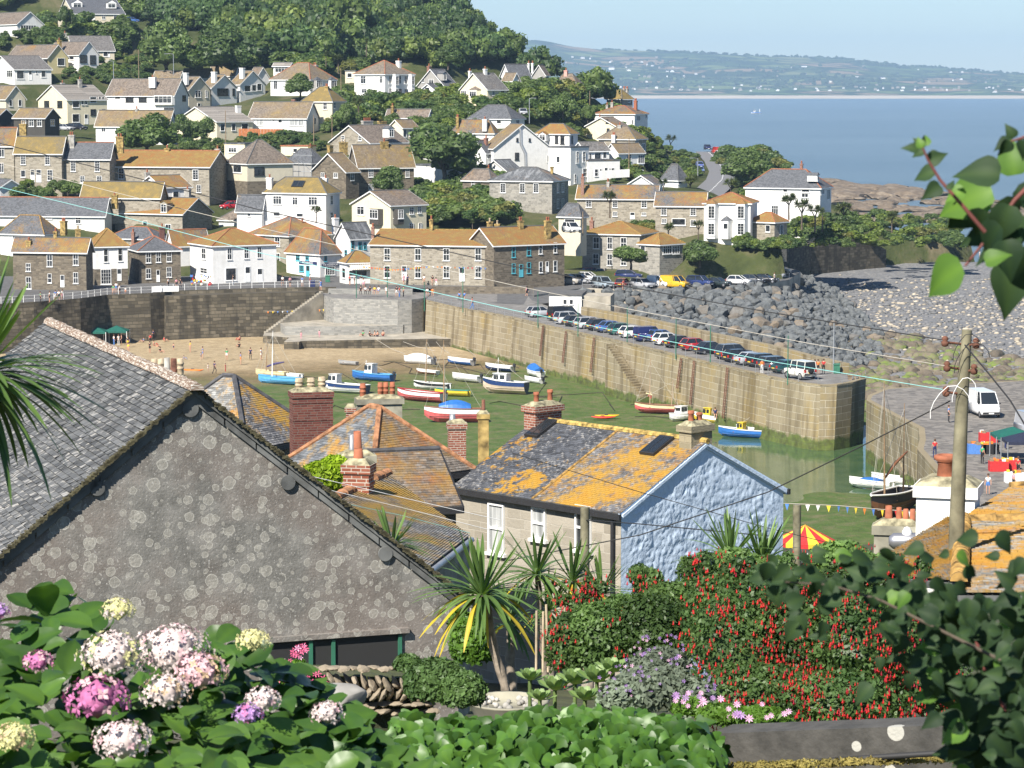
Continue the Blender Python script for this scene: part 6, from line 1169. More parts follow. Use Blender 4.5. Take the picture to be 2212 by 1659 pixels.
def pot(parent,p,r,h,mat,style=0):
 mb=MB();pr=[[(r*.95,0),(r*.8,h*.15),(r*.75,h*.7),(r*.95,h*.76),(r*.95,h*.84),(r*.85,h*.86),(r*.9,h),(r*.7,h),(r*.6,h*.6)],[(r,0),(r*.8,h),(r*.65,h),(r*.6,h*.5)],[(r*.95,0),(r*.95,h*.3),(r*1.05,h*.32),(r*1.05,h*.4),(r*.9,h*.42),(r*.9,h*.6),(r*1.05,h*.62),(r*1.05,h*.72),(r*.9,h*.74),(r*.85,h),(r*.65,h),(r*.6,h*.5)],[(r*.8,0),(r*.68,h*.62),(r*.78,h*.66),(r*.72,h*.72),(r*1.05,h*.8),(r*1.05,h*.95),(r*.8,h),(r*.6,h*.98),(r*.5,h*.5)]][style]
 mb.lathe(pr,14,p);return mb.build('chimney_pot',mat,parent)
def stack(parent,c,w,d,ztop,zbot,ax,mat,capmat,pots,corb=.07,bands=()):
 ax=Vector(ax).normalized();ay=Vector((-ax.y,ax.x,0));c=Vector((c[0],c[1],0));mb=MB();Z=lambda z:Vector((0,0,z))
 mb.box(c+Z((ztop+zbot)/2-.1),ax*w/2,ay*d/2,Z((ztop-zbot)/2-.1))
 mb.box(c+Z(ztop-.1),ax*(w/2+corb),ay*(d/2+corb),Z(.1))
 for zb in bands:mb.box(c+Z(zb),ax*(w/2+corb*.5),ay*(d/2+corb*.5),Z(.04))
 o=mb.build('chimney',M[mat],parent);m2=MB();lo=[c+ax*i*(w/2+corb*.7)+ay*j*(d/2+corb*.7)+Z(ztop)for i,j in((-1,-1),(1,-1),(1,1),(-1,1))];hi=[c+ax*i*(w*.32)+ay*j*(d*.25)+Z(ztop+.14)for i,j in((-1,-1),(1,-1),(1,1),(-1,1))]
 m2.add(lo+hi,[(0,1,5,4),(1,2,6,5),(2,3,7,6),(3,0,4,7),(4,5,6,7)]);m2.build('mortar_cap',M[capmat],o)
 for u,r,h,mt,st in pots:pot(o,c+ax*u*w/2+Z(ztop+.08),r*.68,h*.6,M[mt],st)
 return o
plain('cap_lichen',(.33,.30,.19),.95,.5,5);plain('cement_stack',(.30,.285,.22),.95,.35,1.5);stone('stone_stack',[(.24,.21,.14),(.34,.30,.20),(.42,.36,.24)],(.30,.26,.18),.45,.2,.015,distort=.05)
t=NT('lichen_gable');t.set(Roughness=.95);t.b.inputs['Specular IOR Level'].default_value=.15
uv=t.suv();base=t.ramp(t.noise(2.2,8,.7),[(.28,(.10,.098,.09)),(.5,(.185,.18,.165)),(.72,(.27,.26,.24))]);base=t.mix(t.math('MULTIPLY',t.ramp(t.noise(.5,5,.6),[(.45,0.0),(.6,1.0)]),.4),base,(.20,.155,.13))
c=base;dens=t.ramp(t.noise(.35,3),[(.36,0.0),(.56,1.0)])
for sc_,rad,seed in((3.3,.36,0),(5.4,.36,7.7),(2.5,.28,3.1)):
 mp=t.n('Mapping');mp.inputs['Location'].default_value=(seed,seed,0);t.l(uv,mp.inputs['Vector']);nz=t.n('TexNoise',i_Scale=9.0,i_Detail=2.0);t.l(uv,nz.inputs['Vector']);ad=t.n('VectorMath',operation='MULTIPLY_ADD');t.l(nz.outputs['Color'],ad.inputs[0]);ad.inputs[1].default_value=(.06,.06,0);t.l(mp.outputs[0],ad.inputs[2])
 vo=t.n('TexVoronoi',i_Scale=sc_,voronoi_dimensions='2D',i_Randomness=.9);t.l(ad.outputs[0],vo.inputs['Vector']);sx=t.n('SeparateColor');t.l(vo.outputs['Color'],sx.inputs[0])
 rr=t.math('MULTIPLY',t.math('POWER',sx.outputs[0],1.3),rad);rr=t.math('MULTIPLY',rr,t.math('GREATER_THAN',t.math('ADD',sx.outputs[1],t.math('MULTIPLY',dens,.75)),.40))
 ins=t.math('LESS_THAN',vo.outputs['Distance'],rr);edge=t.math('MULTIPLY',ins,t.math('GREATER_THAN',vo.outputs['Distance'],t.math('MULTIPLY',rr,.86)))
 c=t.mix(t.math('MULTIPLY',ins,.52),c,t.ramp(t.noise(16,4),[(.3,(.27,.26,.225)),(.7,(.40,.385,.34))]));c=t.mix(t.math('MULTIPLY',edge,.5),c,(.47,.46,.41))
t.color(t.mix(t.math('MULTIPLY',t.ramp(t.noise(30,3),[(.62,0.0),(.68,1.0)]),.5),c,(.55,.54,.5)));t.bump(t.noise(24,5),.5,.02)
g=math.radians(20);A0=atY(193,393,42.0);wv=Vector((math.cos(g),math.sin(g),0));rv=Vector((-math.sin(g),math.cos(g),0));half=None
k=(458-512)/F
zR=None;s=5.0
for _ in range(30):
 p=A0+wv*s;x,y=proj((p.x,p.y,A0.z-.8*s));s+=(458-x)*p.y/F*.5
half=s;rise=A0.z-atY(458,597,(A0+wv*s).y).z;print('gable half',half,'rise',rise)
gh=empty('gable_cottage',(A0.x,A0.y,nearz(42)),'big grey rendered gable covered in pale round lichens, nearest house','house');ze=A0.z-rise
G=lambda u,v,z:A0+wv*u+rv*v+Vector((0,0,z-A0.z))
mb=MB();mb.poly([G(-half,0,26),G(half,0,26),G(half,0,ze),G(0,0,A0.z),G(-half,0,ze)]);mb.quad(G(half,0,26),G(half,13,26),G(half,13,ze),G(half,0,ze));mb.quad(G(-half,13,26),G(-half,0,26),G(-half,0,ze),G(-half,13,ze));mb.poly([G(half,13,26),G(-half,13,26),G(-half,13,ze),G(0,13,A0.z),G(half,13,ze)])
mb.build('gable_wall',M['lichen_gable'],gh);plain('verge_slate',(.15,.155,.15),.8,.35,2);plain('moss',(.10,.09,.05),1,.5,8)
sl_=rise/half;ov=.10;oz=.10
rb=MB()
for sgn in(-1,1):
 q=[G(sgn*(half+.3),-ov,ze-.3*sl_+oz),G(0,-ov,A0.z+oz),G(0,12.6,A0.z+oz),G(sgn*(half+.3),12.6,ze-.3*sl_+oz)]
 if(q[1]-q[0]).cross(q[2]-q[0]).z<0:q=q[::-1]
 slab(rb,q,.09)
rf=rb.build('roof',M['verge_slate'],gh)
o=slates('slate',G(-half-.3,-ov-.03,ze-.3*sl_+oz),G(-half-.3,12.6,ze-.3*sl_+oz),G(0,12.6,A0.z+oz),G(0,-ov-.03,A0.z+oz),.16,.105,M['slate_weathered'],rf,3,th=.017)
slates('slate',G(half+.3,12.6,ze-.3*sl_+oz),G(half+.3,-ov-.03,ze-.3*sl_+oz),G(0,-ov-.03,A0.z+oz),G(0,12.6,A0.z+oz),.19,.125,M['slate_weathered'],rf,4,th=.016)
t=NT('ridge_streaked');t.set(Roughness=.85);t.color(t.mix(t.ramp(t.noise(5,6,.7,t.suv(1,6)),[(.5,0.0),(.56,.8)]),t.ramp(t.noise(3,4),[(.3,(.12,.08,.06)),(.7,(.21,.145,.10))]),(.55,.52,.46)))
ridge_row(rf,G(0,-.3,A0.z+oz-.02),G(0,12.3,A0.z+oz-.02),.11,.34,M['ridge_streaked'])
mb=MB()
for sgn in(-1,1):
 m_=9
 for i in range(m_):
  f0,f1=i/m_,(i+1)/m_-.006;d=.19+.02*random.random();mb=MB();y_=-.045-.015*(i%2)
  P_=lambda f,dz:G(sgn*half*1.04*f,y_,A0.z-rise*1.04*f+.06-dz)
  a,b,c_,e=P_(f0,0),P_(f1,0),P_(f1,d),P_(f0,d);off=rv*.02
  mb.add([a,b,c_,e,a+off,b+off,c_+off,e+off],[(0,1,2,3),(4,7,6,5),(3,2,6,7),(0,4,5,1),(1,5,6,2),(0,3,7,4)]);mb.build('verge_slate',M['verge_slate'],gh)
for(t_,x,y,r_)in[('02',1640,250,.13),('02',835,935,.12),('12',270,885,.12),('12',1110,1500,.12)]:
 px,py=tp(t_,x,y);ax_,bz_=ray(px,py);n=Vector((math.sin(g),-math.cos(g),0));Y_=n.dot(A0-Vector((0,0,0)))/(n.x*ax_+n.y);p=Vector((ax_*Y_,Y_,CZ+bz_*Y_+.07))+n*.03;mb=MB();ring_=[p+wv*r_*math.cos(k_*math.pi/9)+Vector((0,0,r_*math.sin(k_*math.pi/9)))for k_ in range(18)];mb.poly([q+n*.03 for q in ring_]);mb.loft([ring_,[q+n*.03 for q in ring_]],closed=True);mb.build('purlin_cover',M['verge_slate'],gh)
mb=MB()
for sgn in(-1,1):
 for i in range(220):
  f=(i+random.random())/220;p=G(sgn*half*1.05*f,-ov-.02,A0.z-rise*1.05*f+.12);s_=random.uniform(.006,.024);mb.box(p-Vector((0,0,.02)),wv*s_*2.2,rv*.05,(0,0,s_))
tag(mb.build('moss_cushions',M['moss'],gh),kind='stuff')
n=Vector((math.sin(g),-math.cos(g),0))
def gpt(px,py,off=0):
 ax_,bz_=ray(px,py);Y_=n.dot(A0+n*off)/(n.x*ax_+n.y);return Vector((ax_*Y_,Y_,CZ+bz_*Y_))
a,b=gpt(262,652),gpt(402,645);cz_=(a+b)/2;wd_=(b-a).length;c=Vector((cz_.x,cz_.y,gpt(330,652).z-.15));wn=MB();wn.box(c+n*.005,wv*wd_/2,n*.005,(0,0,.36));w_=wn.build('window',M['trim'],gh);fr=MB()
for u_ in(-.98,-.32,.0,.96):fr.box(c+wv*wd_/2*u_+n*.035,wv*.03,n*.02,(0,0,.36))
fr.build('window_frame',M['green_paint'],w_);lm=MB();lm.box(c+n*.05+Vector((0,0,.43)),wv*(wd_/2+.1),n*.05,(0,0,.04));lm.build('lintel',M['lichen_gable'],w_)
plain('ridge_yellow',(.38,.27,.08),.9,.5,6);plain('ridge_terra',(.33,.16,.08),.9,.4,5);plain('ridge_blueclay',(.07,.07,.075),.7,.3,4);plain('bluewall',(.58,.69,.82),.85,.05,8,bump=.7)
stone('pale_granite',[(.28,.25,.20),(.38,.345,.28),(.46,.42,.35)],(.40,.37,.31),.62,.3,.014,bump=.5)
bh=house('blue_cottage','cottage with sky blue gable and yellow lichened slate roof in the middle','d',985,1340,1690,1420,1112,938,47,'L','pale_granite','verge_slate','Lsw 1074,1141,34,108 1166,1130,30,70 Ls 1262,1140,34,100',D=48,ground=False,found=6,fas='dark_paint',oh=.15,bar='bluewall',rg='ridge_yellow',og=.03)
h=HOUSES[bh['label']];P_,L_,R_,ze_,zr_=h['P'],h['L'],h['R'],h['ze'],h['zr'];print('blue',L_,R_,ze_,zr_)
rfo=[o for o in bh.children if o.name.startswith('roof')][0]
W_=R_;sl2=(zr_-ze_)/(W_/2);oh=.15;zo_=ze_-oh*sl2+.135
uS=L_*.50
slates('slate',P_(uS,-oh,zo_),P_(L_+.1,-oh,zo_),P_(L_+.1,W_/2,zr_+.135),P_(uS,W_/2,zr_+.135),.2,.1,M['slate_blue'],rfo,8,th=.008,jit=.5)
slates('slate',P_(-.12,-oh,zo_),P_(uS,-oh,zo_),P_(uS,W_/2,zr_+.135),P_(-.12,W_/2,zr_+.135),.2,.1,M['slate_gold'],rfo,9,th=.008,jit=.5)
mb=MB();mb.tube([P_(uS,-oh,zo_+.02),P_(uS,W_/2,zr_+.15)],.055,5);mb.build('mortar_seam',M['ridge_lich'],rfo)
ridge_row(rfo,P_(-.15,W_/2,zr_+.12),P_(L_+.15,W_/2,zr_+.12),.1,.32,M['ridge_yellow'])
def skylight(parent,p,uvec,vvec,nvec,w,hh):
 m=MB();m.box(p+nvec*.04,uvec*w/2,vvec*hh/2,nvec*.05);o=m.build('skylight',M['dark_paint'],parent);m=MB()
 for s_ in(-1,1):m.box(p+nvec*.095+uvec*s_*w*.23,uvec*w*.2,vvec*hh*.43,nvec*.006)
 m.build('pane',M['car_glass'],o)
vdir=(P_(0,W_/2,zr_)-P_(0,0,ze_)).normalized();udir=(P_(1,0,ze_)-P_(0,0,ze_)).normalized();nd=vdir.cross(udir);nd=nd if nd.z>0 else-nd
def onroof(px,py):
 ax_,bz_=ray(px,py);o_=Vector((0,0,CZ));d_=Vector((ax_,1,bz_));q0=P_(0,0,ze_+.16);s_=(q0-o_).dot(nd)/d_.dot(nd);return o_+d_*s_
for x,y in(('22',(1255,540)),('22',(255,390))):pp=onroof(*tp(x,*y));skylight(rfo,pp,udir,vdir,nd,.62,1.05)
nb=Vector((math.cos(math.radians(47)),-math.sin(math.radians(47)),0));nu,nv=150,110;V=[];r2=np.random.default_rng(5)
from mathutils import noise as mn
zb=ze_-6
for j in range(nv+1):
 for i in range(nu+1):
  f=i/nu;top=ze_+(zr_-ze_)*(1-abs(2*f-1))+.06;z=zb+(top-zb)*j/nv;p=P_(0,-.02+(R_+.04)*f,z);q_=Vector((f*R_*3.6,z*6,0));b1=mn.noise(q_);b2=mn.noise(q_*2.7+Vector((3,9,1)));c1=mn.cell(Vector((f*R_*2.2+.3*b2,z*4+.4*b1,0)))
  edge=min(1,min(f,1-f)*14,(nv-j)*.12);V.append(p+nb*(.03+edge*(.03*abs(b1)**.7+.02*b2+.014*c1)))
V=[v-wloc(bh)for v in V];idx=np.arange((nu+1)*(nv+1)).reshape(nv+1,nu+1);q=np.stack([idx[:-1,:-1],idx[:-1,1:],idx[1:,1:],idx[1:,:-1]],-1).reshape(-1,4);npmesh('blue_gable',[v[:]for v in V],q,M['bluewall'],parent=bh,smooth=True)
m=MB()
for s_ in(0,1):
 a,b=(P_(-.09,-.05,ze_+.02),P_(-.09,R_/2,zr_+.1))if s_==0 else(P_(-.09,R_+.05,ze_+.02),P_(-.09,R_/2,zr_+.1));m.box((a+b)/2-Vector((0,0,.05)),(b-a)/2,nb*.05,(0,0,.05))
m.build('verge_band',M['bluewall'],bh);m=MB();m.tube([P_(.25,-.12,ze_-.1),P_(.25,-.12,ze_-5)],.06,6);m.build('drainpipe',M['dark_paint'],bh)
c=P_(-.0+.38,R_/2,0);zt=atY(*tp('22',1580,350),c.y).z;stack(bh,c,.95,.52,zt,zr_-.9,P_(0,1,0)-P_(0,0,0),'stone_stack','cap_lichen',[(-.45,.17,.62,'pot',0),(.35,.17,.48,'pot',0)])
c=P_(L_-.2,R_/2,0);zt=atY(*tp('22',200,180),c.y).z;stack(bh,c,1.2,.55,zt,zr_-1.2,P_(0,1,0)-P_(0,0,0),'brick','cap_lichen',[(-.5,.16,.62,'pot',0),(.55,.16,.68,'pot',0)])
def nroof(name,label,args,kw,sm,rid,w=.2,hh=.12):
 o=house(name,label,*args,ground=False,oh=.15,rg=rid,fas='dark_paint',**kw);h=HOUSES[label];P,L,R,ze,zr=h['P'],h['L'],h['R'],h['ze'],h['zr'];ro=[c for c in o.children if c.name.startswith('roof')][0];th=.135;ov=.15
 kind=args[8]
 if kind=='hip':
  lu=L>=R;Wm=min(L,R);sl=(zr-ze)/(Wm/2);zo=ze-ov*sl+th;zt=zr+th
  r0,r1=(P(R/2,R/2,zt),P(L-R/2,R/2,zt))if lu else(P(L/2,L/2,zt),P(L/2,R-L/2,zt));cn=[P(-ov,-ov,zo),P(-ov,R+ov,zo),P(L+ov,R+ov,zo),P(L+ov,-ov,zo)]
  near,right,left=cn[0],cn[1],cn[3]
  slates('slate',left,near,r0,r1 if lu else r0,w,hh,M[sm[0]],ro,31,th=.009,jit=.6);slates('slate',near,right,r0 if lu else r1,r0,w,hh,M[sm[-1]],ro,32,th=.009,jit=.6)
  ridge_row(ro,near,r0,.085,.32,M[rid]);ridge_row(ro,right,r0 if lu else r1,.085,.32,M[rid]);ridge_row(ro,left,r1 if lu else r0,.085,.32,M[rid])
  if(r1-r0).length>.5:ridge_row(ro,r0,r1,.085,.32,M[rid])
 else:
  if kind=='L':Gf=lambda u,v,z:P(u,v,z);U,Wm=L,R
  else:Gf=lambda u,v,z:P(v,u,z);U,Wm=R,L
  sl=(zr-ze)/(Wm/2);zo=ze-ov*sl+th
  slates('slate',Gf(-ov,-ov,zo),Gf(U+ov,-ov,zo),Gf(U+ov,Wm/2,zr+th),Gf(-ov,Wm/2,zr+th),w,hh,M[sm[0]],ro,33,th=.009,jit=.6);ridge_row(ro,Gf(-ov,Wm/2,zr+th-.02),Gf(U+ov,Wm/2,zr+th-.02),.085,.32,M[rid])
 return o,h
n1,_=nroof('cottage','hipped roof with terracotta hips and patchy orange lichen in the middle',('d',610,805,1012,1100,1040,888,47,'hip','cement_stack','verge_slate'),dict(D=50),('slate_greyor','slate_rust'),'ridge_terra')
n2,_=nroof('cottage','dark slate hipped roof with yellow lichen left of the tall brick chimney',('d',300,532,690,1010,970,820,32,'hip','granite_dark','verge_slate'),dict(D=58),('slate_bright','slate_gold'),'ridge_blueclay')
n3,_=nroof('cottage','broad brown lichened roof running behind the stone cottage front',('d',785,812,985,1160,1104,984,74,'R','granite_dark','verge_slate'),dict(D=45,L=5.0),('slate_rust',),'ridge_blueclay')
sc0=empty('outhouse',atY(*tp('12',1800,1700),58),'low roof of small ribbed slates with broken red ridge in front of the stone cottage','outhouse')
c00=atY(*tp('12',1480,1590),54);c10=atY(*tp('12',1845,1310),59.5);c11=atY(*tp('12',1130,775),66);c01=atY(*tp('12',690,985),60)
mb=MB();dn=Vector((0,0,.06));slab(mb,[c00-dn,c10-dn,c11-dn,c01-dn],.1);scr=mb.build('roof',M['verge_slate'],sc0);slates('slate',c00,c10,c11,c01,.16,.125,M['slate_scantle'],scr,55,th=.011);ridge_row(scr,c01,c01.lerp(c11,.46),.13,.6,M['ridge_terra']);ridge_row(scr,c01.lerp(c11,.72),c11,.13,.6,M['ridge_terra'])
mb=MB();mb.tube([c00+Vector((.05,-.1,-.08)),c10+Vector((.05,-.1,-.08))],.07,6);mb.build('gutter',M['steel'],scr);mb=MB();mb.quad(c00-Vector((0,-.1,4)),c10-Vector((0,-.1,4)),c10-Vector((0,-.1,.15)),c00-Vector((0,-.1,.15)));mb.build('wall',M['cement_stack'],sc0)
def fstack(label,t_,xc,ytop,ybot,w,d,Y,ax,mat,cap,pots,corb=.07,bands=(),name='chimney_stack'):
 p=atY(*tp(t_,xc,ytop),Y);zb_=atY(*tp(t_,xc,ybot),Y).z;k_=.84 if 'three buff' in label else .7 if 'broad' in label else .58;w*=k_;d*=k_+.1;corb*=.7;root=empty(name,(p.x,p.y,zb_-1.5),label,'chimney');stack(root,p,w,d,p.z,zb_-1.5,ax,mat,cap,pots,corb,[p.z-b for b in bands]);return root
fstack('tall dark brick chimney with three buff pots rising behind the grey gable','12',475,60,470,1.65,.75,92,(.97,.25,0),'brick_dark','cap_lichen',[(-.6,.2,.62,'pot_buff',2),(0,.2,.62,'pot_buff',2),(.55,.2,.66,'pot_buff',2)],.06,(.35,.95))
fstack('broad cement chimney with four red pots behind the hipped roof','12',1065,120,330,2.25,.7,96,(.98,.18,0),'cement_stack','cap_lichen',[(-.75,.17,.75,'pot',2),(.05,.15,.8,'pot',2),(.3,.15,.8,'pot',2),(.6,.15,.8,'pot',2)],.1)
fstack('cement chimney with tall orange pot and steel cowl in front of the hipped roof','12',870,610,700,1.5,.7,74,(.98,.18,0),'cement_stack','cap_lichen',[(-.3,.12,.8,'steel',1),(.05,.19,.95,'pot',1)],.12)
fstack('flaking whitewashed brick chimney with short red pot','12',885,690,880,1.05,.7,62,(.97,-.2,0),'brick','cap_lichen',[(0,.18,.45,'pot',1)],.07,(.45,))
fstack('row of five banded buff chimney pots on a stack by the sand','01',1450,1590,1640,2.1,.6,104,(.98,.1,0),'chim_lich','cap_lichen',[(-.85,.2,1.0,'pot_buff',2),(-.45,.2,1.0,'pot_buff',2),(-.05,.2,1.05,'chim_ren',1),(.38,.2,1.0,'iron',1),(.8,.2,1.0,'pot_buff',2)])
fstack('small yellow lichened square stack right of the hipped roof','12',1965,255,400,.75,.6,108,(1,0,0),'chim_lich','cap_lichen',[(0,.12,.8,'iron',1)]);fstack('short brick stack with metal cowl at the end of the hipped roof','12',1735,335,480,1.1,.7,98,(.98,.1,0),'brick','cap_lichen',[(-.5,.18,.4,'steel',1)]);fstack('small brick stack with aerial behind the brick chimney','12',818,200,290,.65,.5,110,(1,0,0),'brick','cap_lichen',[])
wc=fstack('square white roughcast chimney with one large terracotta pot','32',1560,860,1230,1.75,1.2,47,(.96,-.28,0),'white','cap_lichen',[(-.1,.3,.72,'pot',3)],.08);
mb=MB();rr=empty('cottage',atY(*tp('32',1700,1500),44),'bright orange lichened slate roofs at the right below the white chimney','house')
a0,a1,a2,a3=atY(*tp('32',800,1620),40),atY(*tp('32',1650,1700),36),atY(*tp('32',1690,1180),44),atY(*tp('32',1560,1150),45.5)
b0,b1,b2,b3=atY(*tp('32',1600,1800),36),atY(*tp('32',2700,1800),34),atY(*tp('32',2700,1160),44),atY(*tp('32',1690,1200),44)
c0,c1,c2,c3=atY(*tp('32',1690,1160),44.4),atY(*tp('32',2700,1140),44.4),atY(*tp('32',2700,860),52),atY(*tp('32',2090,900),52)
for qd in((a0,a1,a2,a3),(b0,b1,b2,b3),(c0,c1,c2,c3)):slab(mb,[p-Vector((0,0,.05))for p in qd],.1)
rr2=mb.build('roof',M['verge_slate'],rr)
for i,qd in enumerate(((a0,a1,a2,a3),(b0,b1,b2,b3),(c0,c1,c2,c3))):slates('slate',*qd,.22,.15,M['slate_bright'],rr2,60+i,th=.014)
ridge_row(rr2,b3,b2,.13,.45,M['ridge_lich']);ridge_row(rr2,a1,a2,.12,.42,M['ridge_lich']);ridge_row(rr2,c3,c2,.13,.45,M['ridge_lich'])
fstack('low rendered chimney with four red pots below the black lugger','32',1120,1215,1330,1.7,.6,58,(.97,-.2,0),'cement_stack','cap_lichen',[(-.4,.13,.55,'pot',1),(.05,.1,.5,'pot',1),(.35,.1,.45,'pot',1),(.65,.1,.45,'pot',1)])
def leafmesh(key,outline,nl,mat,fold=.18,arch=.12,ripple=0.0,veins=7):
 V=[];Fq=[];nw=4
 for i in range(nl+1):
  s=i/nl;w=outline(s);z0=-arch*s*s*1.6
  for j in range(-nw//2,nw//2+1):
   f=j/(nw/2);V.append((s,w*f,z0+fold*abs(f)*w+ripple*math.sin(s*veins*6.283-abs(f)*2.5)*abs(f)))
 k=nw+1
 for i in range(nl):
  for j in range(nw):Fq.append((i*k+j,(i+1)*k+j,(i+1)*k+j+1,i*k+j+1))
 col_=[[1.25,1.2,.95]if abs(q[1])<.012 else[1,1,1]for q in V]
 o=npmesh(key,V,Fq,mat,smooth=True,col=np.array(col_));me=o.data;bpy.data.objects.remove(o);return me,np.array(V),np.array(Fq),np.array(col_)
def orient(d,up,roll=0):
 d=Vector(d).normalized();up=Vector(up);s=up.cross(d)
 if s.length<1e-4:s=Vector((1,0,0)).cross(d)
 s.normalize();n=d.cross(s);R=Matrix((d,s,n)).transposed();return R@Matrix.Rotation(roll,3,'X')
def scatter_leaves(root,lm,items,keep,name='leaf',stuffname='foliage',mat=None):
 me,V0,F0,C0=lm;items.sort(key=lambda q:q[0].y);VV=[];FF=[];CC=[];k=0;w0=wloc(root)
 for i,(p,R,s,tint)in enumerate(items):
  if i<keep:
   o=bpy.data.objects.new(name,me);COL.objects.link(o);o.parent=root;o.location=p-w0;o.rotation_euler=R.to_euler();o.scale=(s,s,s)
  else:
   VV.append(V0@np.array(R).T*s+np.array(p-w0));FF.append(F0+k);CC.append(C0*tint);k+=len(V0)
 if VV:o=npmesh(stuffname,np.concatenate(VV),np.concatenate(FF),mat or me.materials[0],parent=root,col=np.concatenate(CC),smooth=True);o['kind']='stuff'
CAMD=Vector((0,-1,.25))
leafmat('leaf_hydrangea',(.03,.08,.017),(.11,.21,.038),3,.3,.38,.4);leafmat('leaf_ivy',(.022,.07,.012),(.10,.21,.035),2.5,.2,.42,.4);leafmat('leaf_cord',(.05,.10,.03),(.16,.26,.08),2,.25,.4,.4);leafmat('leaf_yellow',(.35,.28,.03),(.55,.42,.04),2,.25,.5,.3)
leafmat('leaf_fuchsia',(.045,.09,.028),(.17,.27,.075),3,.35,.45,.3);leafmat('leaf_silver',(.10,.13,.09),(.26,.31,.22),3,.2,.6,.2);leafmat('leaf_vivid',(.06,.14,.02),(.17,.32,.04),3,.3,.45,.3);leafmat('leaf_rosem',(.03,.065,.02),(.10,.17,.05),3,.2,.5,.3);leafmat('leaf_lime',(.16,.26,.01),(.34,.46,.03),2,.3,.6,.2);leafmat('leaf_shade_dark',(.010,.026,.011),(.042,.078,.03),4,.2,.6,.2);leafmat('leaf_sun_bright',(.07,.15,.025),(.15,.28,.05),4,.4,.5,.25);leafmat('leaf_succ',(.12,.20,.06),(.24,.34,.13),3,.15,.5,.3)  # overhanging branch leaves: shade and sunlight painted in as darker and brighter greens
plain('stem_green',(.12,.18,.05),.7,.2,8);plain('stem_red',(.16,.05,.04),.7,.2,8);plain('trunk_grey',(.24,.20,.155),.95,.35,9,bump=.6)
ov=lambda s:.33*(math.sin(math.pi*min(1,s**.8))**.85)*(1 if s<.97 else .5)+.004
HY=leafmesh('hydrangea_leaf',ov,10,M['leaf_hydrangea'],.22,.18,.012)
hy=empty('hydrangea',atY(150,768,10.5),'large hydrangea bush with pink and white flower heads in the near corner','shrub');random.seed(31)
HTOP=[(-30,598),(0,606),(30,585),(50,578),(80,588),(105,602),(140,640),(190,640),(205,622),(235,622),(260,645),(300,655),(330,690),(370,722),(400,745),(420,770)]
def interp(T,x):return float(np.interp(x,[q[0]for q in T],[q[1]for q in T]))
items=[]
for i in range(760):
 x=random.uniform(-25,415);yt=interp(HTOP,x)+6;f=random.random()**.8;y=yt+(790-yt)*f
 D=10.9-1.5*f+random.uniform(-.35,.5);p=atY(x,y,D);az=random.uniform(0,6.283);el=random.uniform(-.5,.75);d=Vector((math.cos(az)*math.cos(el),math.sin(az)*math.cos(el)-.25,math.sin(el)));up=Vector((random.gauss(0,.35),random.gauss(-.35,.35),1))
 s=random.uniform(.11,.2);items.append((p-d*s*.4,orient(d,up),s,random.uniform(.75,1.2)))
scatter_leaves(hy,HY,items,300)
plain('petal_white',(.62,.52,.49),.7,.08,20);plain('petal_pink',(.60,.38,.40),.7,.12,20);plain('petal_magenta',(.46,.14,.30),.7,.2,20);plain('petal_cream',(.60,.57,.26),.7,.12,20);plain('petal_lilac',(.42,.24,.50),.7,.15,20);plain('petal_tan',(.5,.36,.22),.8,.2,20)
def flowerhead(x,y,r,D,mats,n,lab):
 n=int(n*.62);c=atY(x,y,D);R=r*D/F;mb=MB()
 for i in range(n):
  h=1-1.55*(i+.5)/n;az=i*2.39996;q=math.sqrt(max(0,1-h*h));d=Vector((q*math.cos(az),q*math.sin(az),h))+Vector((random.gauss(0,.06),)*3);d=d.normalized();lump=1+.16*mn.noise(d*1.7+Vector((x,y,0)));p=c+Vector((d.x*R*1.12,d.y*R,d.z*R*.82))*lump*random.uniform(.9,1.07)
  a=d.orthogonal().normalized();a.rotate(Matrix.Rotation(random.uniform(0,6.28),3,d));b=d.cross(a);s=R*2.0/math.sqrt(n)*random.uniform(.75,1.1);m=0 if random.random()<.78 else 1
  for k in range(4):
   t_=k*math.pi/2;u=a*math.cos(t_)+b*math.sin(t_);v=b*math.cos(t_)-a*math.sin(t_);l_=d*(.25*s)
   mb.add([p,p+u*s*.5-v*s*.33+l_*.4,p+u*s*.95+l_,p+u*s*.5+v*s*.33+l_*.4],[(0,1,2,3)],m)
 v,f=ico_arrays(1);mb.add([c+Vector(q)*R*.74 for q in v],[tuple(q)for q in f],2,True)
 o=mb.build('flower_head',[M[mats[0]],M[mats[1]],M[mats[0]]],hy);o['label']=lab
for x,y,r,ms,n,lab in[(112,655,29,('petal_white','petal_cream'),190,'creamy white flower head'),(172,652,34,('petal_white','petal_pink'),230,'large pale pink flower head'),(200,672,24,('petal_pink','petal_tan'),130,'fading pink flower head'),(97,699,28,('petal_magenta','petal_pink'),90,'deep magenta flower head'),(165,692,22,('petal_white','petal_tan'),110,'white flower head turning brown'),(122,741,26,('petal_white','petal_pink'),180,'blush white flower head low in the bush'),(118,610,15,('petal_cream','petal_white'),110,'cream flower head at the top'),(253,641,15,('petal_cream','petal_cream'),100,'yellow green flower head'),(14,738,19,('petal_cream','petal_tan'),140,'greenish yellow flower head at the edge'),(38,662,14,('petal_magenta','petal_pink'),60,'small magenta flower head'),(263,700,16,('petal_white','petal_pink'),80,'half hidden white flower head'),(248,714,13,('petal_lilac','petal_magenta'),60,'lilac flower head'),(327,713,15,('petal_white','petal_pink'),80,'white flower head near the stone'),(0,612,9,('petal_lilac','petal_magenta'),40,'small violet flower head')]:
 f=(y-interp(HTOP,x))/(790-interp(HTOP,x));flowerhead(x,y,r,10.9-1.5*f-.62,ms,n,lab)
